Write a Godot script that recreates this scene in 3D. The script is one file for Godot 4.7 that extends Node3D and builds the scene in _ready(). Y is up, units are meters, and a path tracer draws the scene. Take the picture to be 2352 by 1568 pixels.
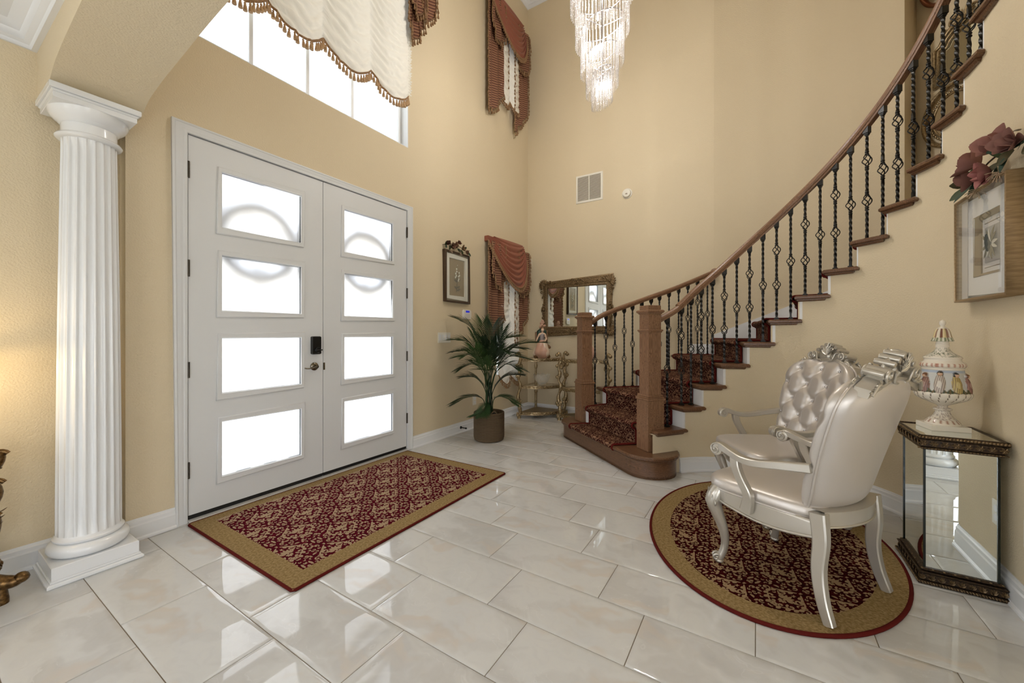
extends Node3D

# ---------------------------------------------------------------- mesh builder
class MB:
	var V := PackedVector3Array()
	var U := PackedVector2Array()
	var C := PackedColorArray()
	var I := PackedInt32Array()
	var weld := PackedInt32Array()
	var T := Transform3D.IDENTITY
	var col := Color.WHITE
	var colored := false
	var grain := Vector3.UP

	func pt(p: Vector3, uv: Vector2) -> int:
		V.append(T * p)
		U.append(uv)
		if colored: C.append(col)
		return V.size() - 1

	func tri(a: Vector3, b: Vector3, c: Vector3) -> void:
		var n := (b - a).cross(c - a).normalized()
		var g := grain if absf(n.dot(grain)) < 0.9 else Vector3(grain.y, grain.z, grain.x)
		var vd := (g - n * n.dot(g)).normalized()
		var ud := vd.cross(n)
		var i := pt(a, Vector2(a.dot(ud), a.dot(vd)))
		pt(b, Vector2(b.dot(ud), b.dot(vd)))
		pt(c, Vector2(c.dot(ud), c.dot(vd)))
		I.append_array([i, i + 1, i + 2])

	func quad(a: Vector3, b: Vector3, c: Vector3, d: Vector3) -> void:
		var n := (c - a).cross(d - b).normalized()
		var g := grain if absf(n.dot(grain)) < 0.9 else Vector3(grain.y, grain.z, grain.x)
		var vd := (g - n * n.dot(g)).normalized()
		var ud := vd.cross(n)
		var i := pt(a, Vector2(a.dot(ud), a.dot(vd)))
		pt(b, Vector2(b.dot(ud), b.dot(vd)))
		pt(c, Vector2(c.dot(ud), c.dot(vd)))
		pt(d, Vector2(d.dot(ud), d.dot(vd)))
		I.append_array([i, i + 1, i + 2, i, i + 2, i + 3])

	# rows of equal length; normal = d(row) x d(column); smooth; uv in metres unless given
	func grid(rows: Array, cu := false, cv := false, uvs: Array = []) -> void:
		var nr := rows.size()
		var nc: int = rows[0].size()
		var base := V.size()
		var vlen := 0.0
		for i in nr + (1 if cv else 0):
			var r: PackedVector3Array = rows[i % nr]
			var ulen := 0.0
			if i > 0: vlen += (r[0] - rows[i - 1][0]).length()
			for j in nc + (1 if cu else 0):
				var p := r[j % nc]
				if j > 0: ulen += (p - r[j - 1]).length()
				pt(p, uvs[i % nr][j % nc] if uvs.size() else Vector2(ulen, vlen))
		var w := nc + (1 if cu else 0)
		var hh := nr + (1 if cv else 0)
		for i in hh - 1:
			for j in w - 1:
				var a := base + i * w + j
				I.append_array([a, a + w, a + w + 1, a, a + w + 1, a + 1])
		if cu:
			for i in hh: weld.append_array([base + i * w, base + i * w + w - 1])
		if cv:
			for j in w: weld.append_array([base + j, base + (hh - 1) * w + j])

	func box(lo: Vector3, hi: Vector3, bev := 0.0) -> void:
		if bev <= 0.0:
			var p := [Vector3(lo.x, lo.y, lo.z), Vector3(hi.x, lo.y, lo.z), Vector3(hi.x, hi.y, lo.z), Vector3(lo.x, hi.y, lo.z), Vector3(lo.x, lo.y, hi.z), Vector3(hi.x, lo.y, hi.z), Vector3(hi.x, hi.y, hi.z), Vector3(lo.x, hi.y, hi.z)]
			for f in [[4, 5, 6, 7], [1, 0, 3, 2], [5, 1, 2, 6], [0, 4, 7, 3], [7, 6, 2, 3], [0, 1, 5, 4]]:
				quad(p[f[0]], p[f[1]], p[f[2]], p[f[3]])
			return
		slab([Vector2(lo.x, -lo.z), Vector2(hi.x, -lo.z), Vector2(hi.x, -hi.z), Vector2(lo.x, -hi.z)], lo.y, hi.y, bev)

	# flat horizontal slab over a polygon given as (x, -z), any turning sense, chamfered top and bottom
	func slab(poly: Array, y0: float, y1: float, bev := 0.0, bev_low := -1.0) -> void:
		var p := PackedVector2Array(poly)
		if Geometry2D.is_polygon_clockwise(p): p.reverse()
		var n := p.size()
		if bev_low < 0.0: bev_low = bev
		var rings := []
		var inn := inset(p, bev)
		var inl := inset(p, bev_low)
		if bev_low > 0.0: rings.append([inl, y0])
		rings.append([p, y0 + bev_low])
		rings.append([p, y1 - bev])
		if bev > 0.0: rings.append([inn, y1])
		for k in rings.size() - 1:
			var a: PackedVector2Array = rings[k][0]
			var b: PackedVector2Array = rings[k + 1][0]
			for i in n:
				var j := (i + 1) % n
				quad(Vector3(a[i].x, rings[k][1], -a[i].y), Vector3(a[j].x, rings[k][1], -a[j].y), Vector3(b[j].x, rings[k + 1][1], -b[j].y), Vector3(b[i].x, rings[k + 1][1], -b[i].y))
		var t := Geometry2D.triangulate_polygon(p)
		for i in range(0, t.size(), 3):
			tri(Vector3(inn[t[i]].x, y1, -inn[t[i]].y), Vector3(inn[t[i + 1]].x, y1, -inn[t[i + 1]].y), Vector3(inn[t[i + 2]].x, y1, -inn[t[i + 2]].y))
			tri(Vector3(inl[t[i]].x, y0, -inl[t[i]].y), Vector3(inl[t[i + 2]].x, y0, -inl[t[i + 2]].y), Vector3(inl[t[i + 1]].x, y0, -inl[t[i + 1]].y))

	func inset(p: PackedVector2Array, d: float) -> PackedVector2Array:
		if d == 0.0: return p
		var out := PackedVector2Array()
		var n := p.size()
		for i in n:
			var a := (p[i] - p[(i - 1 + n) % n]).normalized()
			var b := (p[(i + 1) % n] - p[i]).normalized()
			var na := Vector2(-a.y, a.x)
			var nb := Vector2(-b.y, b.x)
			var m := na + nb
			out.append(p[i] + m * (d / maxf(0.35, 1.0 + na.dot(nb))))
		return out

	# turned shape round the y axis; profile of Vector2(radius, height) going upwards
	func lathe(prof: Array, seg := 24, at := Vector3.ZERO, sharp := 0.75) -> void:
		var run := [prof[0]]
		for i in range(1, prof.size()):
			run.append(prof[i])
			var last := i == prof.size() - 1
			var brk := last
			if not last:
				var a: Vector2 = (prof[i] - prof[i - 1])
				var b: Vector2 = (prof[i + 1] - prof[i])
				brk = absf(a.angle_to(b)) > sharp
			if brk:
				var rows := []
				for q: Vector2 in run:
					var r := PackedVector3Array()
					for j in seg:
						var an := TAU * j / seg
						r.append(at + Vector3(q.x * cos(an), q.y, q.x * sin(an)))
					rows.append(r)
				grid(rows, true)
				run = [prof[i]]

	func frames(path: PackedVector3Array, closed := false) -> Array:
		var out := []
		var n := path.size()
		var prev := Vector3.ZERO
		for i in n:
			var t: Vector3
			if closed: t = (path[(i + 1) % n] - path[(i - 1 + n) % n])
			else: t = path[mini(i + 1, n - 1)] - path[maxi(i - 1, 0)]
			t = t.normalized() if t.length() > 1e-9 else Vector3.UP
			if i == 0: prev = t.cross(Vector3.UP if absf(t.y) < 0.95 else Vector3.RIGHT)
			var nn := (prev - t * prev.dot(t)).normalized()
			prev = nn
			out.append([t, nn, t.cross(nn)])
		return out

	func tube(path: PackedVector3Array, radius, seg := 8, cap := true, flat := 1.0, closed := false) -> void:
		var fr := frames(path, closed)
		var rows := []
		for i in path.size():
			var rad: float = radius if radius is float else radius[i]
			var r := PackedVector3Array()
			for j in seg:
				var an := TAU * j / seg
				r.append(path[i] + (fr[i][1] * cos(an) - fr[i][2] * sin(an) * flat) * rad)
			rows.append(r)
		grid(rows, true, closed)
		if cap and not closed:
			for e in [0, path.size() - 1]:
				var rr: PackedVector3Array = rows[e]
				for j in range(1, seg - 1):
					if e == 0: tri(rr[0], rr[j], rr[j + 1])
					else: tri(rr[0], rr[j + 1], rr[j])

	# profile (side, up) counterclockwise polygon swept along a path with a fixed up; sharp edges
	func sweep(path: PackedVector3Array, prof: Array, smooth := false, cap := true, up := Vector3.UP, closed := false) -> void:
		var n := path.size()
		var rings := []
		for i in n:
			var t: Vector3
			if closed: t = path[(i + 1) % n] - path[(i - 1 + n) % n]
			else: t = path[mini(i + 1, n - 1)] - path[maxi(i - 1, 0)]
			t = t.normalized()
			var s := t.cross(up).normalized()
			var u := up if absf(t.dot(up)) < 0.6 else s.cross(t)
			var k := 1.0
			if (closed or (i > 0 and i < n - 1)):
				var t1 := (path[i] - path[(i - 1 + n) % n]).normalized()
				k = 1.0 / maxf(0.3, absf(t1.dot(t)))
			var r := PackedVector3Array()
			for q: Vector2 in prof: r.append(path[i] + s * q.x * k + u * q.y)
			rings.append(r)
		var m := prof.size()
		if smooth:
			grid(rings, true, closed)
		else:
			for j in m:
				var rows := []
				for i in n: rows.append(PackedVector3Array([rings[i][j], rings[i][(j + 1) % m]]))
				var uv := []
				var l := 0.0
				for i in n:
					if i > 0: l += (path[i] - path[i - 1]).length()
					uv.append([Vector2(j * 0.13, l), Vector2(j * 0.13 + (prof[j] - prof[(j + 1) % m]).length(), l)])
				grid(rows, false, closed, uv)
		if cap and not closed:
			var t2 := Geometry2D.triangulate_polygon(PackedVector2Array(prof))
			for i in range(0, t2.size(), 3):
				tri(rings[0][t2[i]], rings[0][t2[i + 2]], rings[0][t2[i + 1]])
				tri(rings[n - 1][t2[i]], rings[n - 1][t2[i + 1]], rings[n - 1][t2[i + 2]])

	# outline in local xy, from z0 to z1 with an optional chamfer on the front (z1)
	func plate(poly: Array, z0: float, z1: float, bev := 0.0) -> void:
		var p := PackedVector2Array(poly)
		if Geometry2D.is_polygon_clockwise(p): p.reverse()
		var inn := inset(p, bev)
		var n := p.size()
		for i in n:
			var j := (i + 1) % n
			quad(Vector3(p[i].x, p[i].y, z0), Vector3(p[j].x, p[j].y, z0), Vector3(p[j].x, p[j].y, z1 - bev), Vector3(p[i].x, p[i].y, z1 - bev))
			if bev > 0.0:
				quad(Vector3(p[i].x, p[i].y, z1 - bev), Vector3(p[j].x, p[j].y, z1 - bev), Vector3(inn[j].x, inn[j].y, z1), Vector3(inn[i].x, inn[i].y, z1))
		var t := Geometry2D.triangulate_polygon(p)
		for i in range(0, t.size(), 3):
			tri(Vector3(inn[t[i]].x, inn[t[i]].y, z1), Vector3(inn[t[i + 1]].x, inn[t[i + 1]].y, z1), Vector3(inn[t[i + 2]].x, inn[t[i + 2]].y, z1))
			tri(Vector3(p[t[i]].x, p[t[i]].y, z0), Vector3(p[t[i + 2]].x, p[t[i + 2]].y, z0), Vector3(p[t[i + 1]].x, p[t[i + 1]].y, z0))

	func ball(at: Vector3, r: Vector3, seg := 10, rings := 6, b := Basis.IDENTITY) -> void:
		var rows := []
		for i in rings + 1:
			var th := PI * i / rings - PI / 2
			var row := PackedVector3Array()
			for j in seg:
				var a := TAU * j / seg
				row.append(at + b * Vector3(cos(th) * cos(a) * r.x, sin(th) * r.y, cos(th) * sin(a) * r.z))
			rows.append(row)
		grid(rows, true)

	# a pointed leaf: from a to b, bulging to both sides of dir side by w, cupped along n
	func leaf(a: Vector3, b: Vector3, side: Vector3, n: Vector3, w: float, cup := 0.2, droop := 0.0, seg := 5) -> void:
		var rows := []
		for i in seg + 1:
			var t := float(i) / seg
			var ww := w * pow(sin(PI * clampf(t * 0.92 + 0.06, 0.0, 1.0)), 0.8)
			var c := a.lerp(b, t) + n * droop * t * t
			rows.append(PackedVector3Array([c - side * ww + n * cup * ww, c - n * cup * ww * 0.4, c + side * ww + n * cup * ww]))
		grid(rows)

	func build() -> ArrayMesh:
		var N := PackedVector3Array()
		N.resize(V.size())
		for i in range(0, I.size(), 3):
			var a := I[i]
			var b := I[i + 1]
			var c := I[i + 2]
			var n := (V[b] - V[a]).cross(V[c] - V[a])
			N[a] += n
			N[b] += n
			N[c] += n
			I[i + 1] = c
			I[i + 2] = b
		for k in range(0, weld.size(), 2):
			var s := N[weld[k]] + N[weld[k + 1]]
			N[weld[k]] = s
			N[weld[k + 1]] = s
		for i in N.size(): N[i] = N[i].normalized() if N[i].length_squared() > 1e-20 else Vector3.UP
		var arr := []
		arr.resize(Mesh.ARRAY_MAX)
		arr[Mesh.ARRAY_VERTEX] = V
		arr[Mesh.ARRAY_NORMAL] = N
		arr[Mesh.ARRAY_TEX_UV] = U
		if colored: arr[Mesh.ARRAY_COLOR] = C
		arr[Mesh.ARRAY_INDEX] = I
		var m := ArrayMesh.new()
		if I.size(): m.add_surface_from_arrays(Mesh.PRIMITIVE_TRIANGLES, arr)
		return m

var M := {}
var taken := {}
var rng := RandomNumberGenerator.new()

func numbered(n: String) -> String:
	if not taken.has(n):
		taken[n] = 0
		return n
	taken[n] += 1
	return "%s_%03d" % [n, taken[n]]

func tag(o: Node, label: String, category: String, group := "") -> Node:
	o.set_meta("label", label)
	o.set_meta("category", category)
	if group: o.set_meta("group", group)
	return o

func thing(called: String, label: String, category: String, at := Vector3.ZERO, turn := 0.0, group := "") -> Node3D:
	var o := Node3D.new()
	o.name = numbered(called)
	add_child(o)
	o.position = at
	o.rotation.y = turn
	tag(o, label, category, group)
	return o

func put(mesh: Mesh, called: String, mat: Material, parent: Node, tr := Transform3D.IDENTITY) -> MeshInstance3D:
	var o := MeshInstance3D.new()
	o.name = called if parent != self else numbered(called)
	o.mesh = mesh
	o.material_override = mat
	o.transform = tr
	parent.add_child(o, true)
	return o

func part(mb: MB, called: String, mat: Material, parent: Node, tr := Transform3D.IDENTITY) -> MeshInstance3D:
	return put(mb.build(), called, mat, parent, tr)

func struct(mb: MB, called: String, mat: Material, parent: Node = self) -> MeshInstance3D:
	var o := part(mb, called, mat, parent)
	if parent == self: o.set_meta("kind", "structure")
	return o

func v3(a: Array) -> PackedVector3Array:
	return PackedVector3Array(a)

func crom(p: Array, n := 8) -> Array:
	var out := []
	for i in p.size() - 1:
		var p0 = p[maxi(i - 1, 0)]
		var p1 = p[i]
		var p2 = p[i + 1]
		var p3 = p[mini(i + 2, p.size() - 1)]
		for k in n:
			var t := float(k) / n
			out.append(((p1 * 2.0) + (p2 - p0) * t + (p0 * 2.0 - p1 * 5.0 + p2 * 4.0 - p3) * t * t + (p1 * 3.0 - p0 - p2 * 3.0 + p3) * t * t * t) * 0.5)
	out.append(p[-1])
	return out

# a flat spiral in the plane (ax, ay) about c: from angle a0 and radius r0 through turn to radius r1
func spiral(c: Vector3, ax: Vector3, ay: Vector3, a0: float, turn: float, r0: float, r1: float, n := 16) -> Array:
	var out := []
	for i in n + 1:
		var t := float(i) / n
		var a := a0 + turn * t
		var r := r0 + (r1 - r0) * t
		out.append(c + ax * cos(a) * r + ay * sin(a) * r)
	return out

# ---------------------------------------------------------------- materials
func mat(c: Color, rough := 0.6, metal := 0.0, spec := 0.5) -> StandardMaterial3D:
	var m := StandardMaterial3D.new()
	m.albedo_color = c
	m.roughness = rough
	m.metallic = metal
	m.metallic_specular = spec
	return m

func noise(freq: float, sd: int, oct := 3, type := FastNoiseLite.TYPE_SIMPLEX_SMOOTH) -> FastNoiseLite:
	var n := FastNoiseLite.new()
	n.seed = sd
	n.frequency = freq
	n.fractal_octaves = oct
	n.noise_type = type
	return n

func relief(freq: float, sd: int, strength: float, size := 256, oct := 3) -> ImageTexture:
	var im := noise(freq, sd, oct).get_seamless_image(size, size)
	im.convert(Image.FORMAT_RGBA8)
	im.bump_map_to_normal_map(strength)
	return ImageTexture.create_from_image(im)

func bumpy(m: StandardMaterial3D, tex: Texture2D, strength: float, scale: float) -> void:
	m.normal_enabled = true
	m.normal_texture = tex
	m.normal_scale = strength
	m.uv1_triplanar = true
	m.uv1_world_triplanar = true
	m.uv1_scale = Vector3.ONE * scale

func oak_texture(light: Color, dark: Color, sd: int) -> ImageTexture:
	var w := 256
	var h := 1024
	var im := Image.create(w, h, false, Image.FORMAT_RGB8)
	var n1 := noise(0.9, sd, 2)
	var n2 := noise(1.0, sd + 7, 3)
	var data := PackedByteArray()
	data.resize(w * h * 3)
	for y in h:
		var fy := float(y) / h
		for x in w:
			var fx := float(x) / w
			# make it tile: noise on two circles
			var cx := cos(TAU * fx) * 0.75
			var sx := sin(TAU * fx) * 0.75
			var cy := cos(TAU * fy) * 0.55
			var base := n1.get_noise_3d(cx, sx, cy + sin(TAU * fy) * 0.2)
			var ring := base * 9.0
			ring = ring - floorf(ring)
			var band := smoothstep(0.0, 0.72, ring) * (1.0 - smoothstep(0.86, 1.0, ring))
			var fine := n2.get_noise_3d(cx * 16.0, sx * 16.0, cy * 1.4)
			var t := clampf(0.12 + band * band * 0.5 + fine * 0.34 + 0.14, 0.0, 1.0)
			var c := light.lerp(dark, t)
			var i := (y * w + x) * 3
			data[i] = int(c.r * 255.0)
			data[i + 1] = int(c.g * 255.0)
			data[i + 2] = int(c.b * 255.0)
	im.set_data(w, h, false, Image.FORMAT_RGB8, data)
	return ImageTexture.create_from_image(im)

func wood(light: Color, dark: Color, sd: int, rough := 0.38) -> StandardMaterial3D:
	var m := mat(Color.WHITE, rough)
	m.albedo_texture = oak_texture(light, dark, sd)
	m.uv1_scale = Vector3(4.2, 1.15, 1)
	return m

func marble_texture(sd: int) -> ImageTexture:
	var w := 1024
	var im := Image.create(w, w, false, Image.FORMAT_RGB8)
	var data := PackedByteArray()
	data.resize(w * w * 3)
	var na := noise(0.0035, sd, 4)
	var nb := noise(0.006, sd + 3, 4)
	var nc := noise(0.004, sd + 9, 3)
	var nd := noise(0.02, sd + 5, 3)
	var base := Color(0.812, 0.812, 0.806)
	var grey := Color(0.735, 0.728, 0.718)
	var peach := Color(0.800, 0.762, 0.722)
	var white := Color(0.862, 0.862, 0.858)
	for y in w:
		for x in w:
			var wx := x + nb.get_noise_2d(x, y) * 90.0
			var wy := y * 1.6 + nb.get_noise_2d(x + 500, y) * 90.0
			var a := na.get_noise_2d(wx, wy)
			var g := smoothstep(-0.05, 0.5, a) * 0.6 + maxf(0.0, nd.get_noise_2d(wx, wy)) * 0.22
			var c := base.lerp(grey, clampf(g, 0.0, 1.0))
			var pch := smoothstep(0.22, 0.55, nc.get_noise_2d(wx + 900, wy)) * 0.6
			c = c.lerp(peach, pch)
			var vein := 1.0 - smoothstep(0.0, 0.02, absf(nb.get_noise_2d(wx * 0.8, wy * 0.8 + 300)))
			c = c.lerp(white, vein * 0.4 * smoothstep(-0.1, 0.2, nc.get_noise_2d(x, y)))
			var i := (y * w + x) * 3
			data[i] = int(c.r * 255.0)
			data[i + 1] = int(c.g * 255.0)
			data[i + 2] = int(c.b * 255.0)
	im.set_data(w, w, false, Image.FORMAT_RGB8, data)
	return ImageTexture.create_from_image(im)

# damask scrollwork as a mask: 0 ground, 255 motif; it repeats in both directions
const DS := 512
func dab(b: PackedByteArray, x: float, y: float, r: float, val := 255) -> void:
	var cx := x * DS
	var cy := y * DS
	var rr := r * DS
	for yy in range(int(cy - rr), int(cy + rr) + 2):
		for xx in range(int(cx - rr), int(cx + rr) + 2):
			if Vector2(xx - cx, yy - cy).length_squared() <= rr * rr:
				b[posmod(yy, DS) * DS + posmod(xx, DS)] = val

func petals(b: PackedByteArray, c: Vector2, n: int, a0: float, a1: float, r0: float, r1: float, w: float) -> void:
	for k in n:
		var a := lerpf(a0, a1, float(k) / maxi(1, n - 1))
		var long := r1 * (1.0 - 0.25 * absf(float(k) / maxi(1, n - 1) - 0.5) * 2.0)
		for i in 16:
			var t := i / 15.0
			var q := c + Vector2(cos(a), sin(a)) * lerpf(r0, long, t)
			dab(b, q.x, q.y, w * (0.35 + 0.9 * sin(PI * t)))

func arc_leaf(b: PackedByteArray, p: Vector2, ang: float, bend: float, l: float, w: float, s: float) -> void:
	# a plump pointed leaf that starts at p and bends
	var q := p
	for i in 22:
		var t := i / 21.0
		var a := ang + bend * t
		q += Vector2(cos(a) * s, sin(a)) * (l / 22.0)
		dab(b, q.x, q.y, w * (0.22 + 1.0 * pow(sin(PI * clampf(t * 0.94 + 0.06, 0.0, 1.0)), 0.9)))

func damask() -> PackedByteArray:
	var b := PackedByteArray()
	b.resize(DS * DS)
	for half in 2:
		var o := Vector2(0.5 * half, 0.5 * half)
		for s in [-1.0, 1.0]:
			# stems that weave into an ogee
			for i in 120:
				var t := i / 119.0
				var x: float = 0.5 + s * (0.035 + 0.215 * pow(sin(PI * t), 1.15))
				dab(b, o.x + x, o.y + t * 0.5, 0.0095 + 0.004 * sin(t * 25.0))
				if i % 17 == 8:
					arc_leaf(b, o + Vector2(x, t * 0.5), 0.9, 1.5, 0.075, 0.0155, s)
					arc_leaf(b, o + Vector2(x, t * 0.5), 2.2, -1.4, 0.07, 0.0145, s)
			# curls
			for q in [[0.125, 0.155, 0.060, 0.4, 5.2], [0.150, 0.345, 0.055, 2.6, -5.2], [0.315, 0.250, 0.058, 2.9, 5.4], [0.060, 0.420, 0.040, 0.8, 4.8], [0.390, 0.075, 0.045, 0.2, 5.0], [0.385, 0.425, 0.045, 1.4, -5.0]]:
				var c: Vector2 = o + Vector2(0.5 + s * q[0], q[1])
				for i in 60:
					var t := i / 59.0
					var a: float = q[3] + q[4] * t
					if s < 0: a = PI - a
					var r: float = q[2] * (1.0 - 0.84 * t)
					dab(b, c.x + cos(a) * r, c.y + sin(a) * r, 0.0075 + 0.0090 * t)
			for q in [[0.085, 0.055, 0.5, 1.0, 0.085], [0.225, 0.100, -0.4, 1.2, 0.080], [0.255, 0.395, 0.6, -1.2, 0.085], [0.215, 0.225, -1.2, 1.4, 0.075], [0.435, 0.205, 1.2, 1.0, 0.080], [0.430, 0.320, -1.2, -1.0, 0.080], [0.335, 0.150, -0.9, -1.1, 0.06], [0.335, 0.350, 0.9, 1.1, 0.06], [0.090, 0.245, -0.9, 0.8, 0.07], [0.085, 0.335, 0.7, 1.0, 0.06]]:
				arc_leaf(b, o + Vector2(0.5 + s * q[0], q[1]), q[2], q[3], q[4], 0.0150, s)
		# palmette
		petals(b, o + Vector2(0.5, 0.275), 7, PI * 1.06, PI * 1.94, 0.035, 0.135, 0.0165)
		petals(b, o + Vector2(0.5, 0.275), 4, PI * 1.22, PI * 1.78, 0.012, 0.070, 0.009)
		petals(b, o + Vector2(0.5, 0.300), 5, PI * 0.12, PI * 0.88, 0.02, 0.075, 0.0135)
		petals(b, o + Vector2(0.5, 0.470), 6, 0.0, TAU * 5.0 / 6.0, 0.014, 0.044, 0.0125)
		dab(b, o.x + 0.5, o.y + 0.285, 0.018)
	# small curls and leaves wherever the ground is still bare, mirrored and half-dropped like the rest
	var r2 := RandomNumberGenerator.new()
	r2.seed = 9
	for k in 800:
		var p := Vector2(r2.randf() * 0.5, r2.randf() * 0.5)
		var clear := 0.036
		var free := true
		for i in 12:
			var q := p + Vector2(cos(TAU * i / 12.0), sin(TAU * i / 12.0)) * clear
			var q2 := p + Vector2(cos(TAU * i / 12.0), sin(TAU * i / 12.0)) * clear * 0.5
			if b[posmod(int(q.y * DS), DS) * DS + posmod(int(q.x * DS), DS)] or b[posmod(int(q2.y * DS), DS) * DS + posmod(int(q2.x * DS), DS)]:
				free = false
				break
		if not free: continue
		var a0 := r2.randf() * TAU
		var long := r2.randf() < 0.6
		for half in 2:
			for s in [1.0, -1.0]:
				var c := Vector2(p.x * s + 0.5 * half, p.y + 0.5 * half)
				for i in 26:
					var t := i / 25.0
					if long:
						var d := Vector2(cos(a0 + t * 1.6) * s, sin(a0 + t * 1.6)) * clear * 0.8 * (t - 0.5) * 2.0
						dab(b, c.x + d.x, c.y + d.y, 0.003 + 0.009 * sin(PI * t))
					else:
						var d2 := Vector2(cos(a0 + t * 5.0) * s, sin(a0 + t * 5.0)) * clear * 0.72 * (1.0 - 0.8 * t)
						dab(b, c.x + d2.x, c.y + d2.y, 0.0055 + 0.005 * t)
	return b

func damask_texture(mask: PackedByteArray, ground: Color, ground2: Color, motif: Color, sd: int) -> ImageTexture:
	var im := Image.create(DS, DS, false, Image.FORMAT_RGB8)
	var data := PackedByteArray()
	data.resize(DS * DS * 3)
	var n := noise(0.25, sd, 2)
	var n2 := noise(0.02, sd + 4, 2)
	for y in DS:
		for x in DS:
			var k := n.get_noise_2d(x, y)
			var c: Color
			if mask[y * DS + x] > 0: c = motif.lerp(motif.darkened(0.3), clampf(0.35 + k * 0.7, 0.0, 1.0))
			else: c = ground.lerp(ground2, clampf(0.5 + k * 0.5 + n2.get_noise_2d(x, y) * 0.5, 0.0, 1.0))
			var i := (y * DS + x) * 3
			data[i] = int(c.r * 255.0)
			data[i + 1] = int(c.g * 255.0)
			data[i + 2] = int(c.b * 255.0)
	im.set_data(DS, DS, false, Image.FORMAT_RGB8, data)
	return ImageTexture.create_from_image(im)

func mottle(c0: Color, c1: Color, freq: float, sd: int, size := 256, oct := 3) -> ImageTexture:
	var src := noise(freq, sd, oct).get_seamless_image(size, size).get_data()
	var data := PackedByteArray()
	data.resize(size * size * 3)
	for i in size * size:
		var c := c0.lerp(c1, src[i] / 255.0)
		data[i * 3] = int(c.r * 255.0)
		data[i * 3 + 1] = int(c.g * 255.0)
		data[i * 3 + 2] = int(c.b * 255.0)
	return ImageTexture.create_from_image(Image.create_from_data(size, size, false, Image.FORMAT_RGB8, data))

func stripe_texture() -> ImageTexture:
	var w := 64
	var im := Image.create(w, w, false, Image.FORMAT_RGB8)
	var n := noise(0.15, 4, 2)
	for y in w:
		for x in w:
			var s := sin(TAU * (y / 32.0))
			var c := Color(0.42, 0.25, 0.185).lerp(Color(0.60, 0.44, 0.33), smoothstep(-0.25, 0.35, s))
			c = c.lerp(Color(0.30, 0.17, 0.13), smoothstep(0.75, 1.0, -s) * 0.7)
			im.set_pixel(x, y, c.darkened(0.12 * absf(n.get_noise_2d(x, y))))
	return ImageTexture.create_from_image(im)

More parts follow.
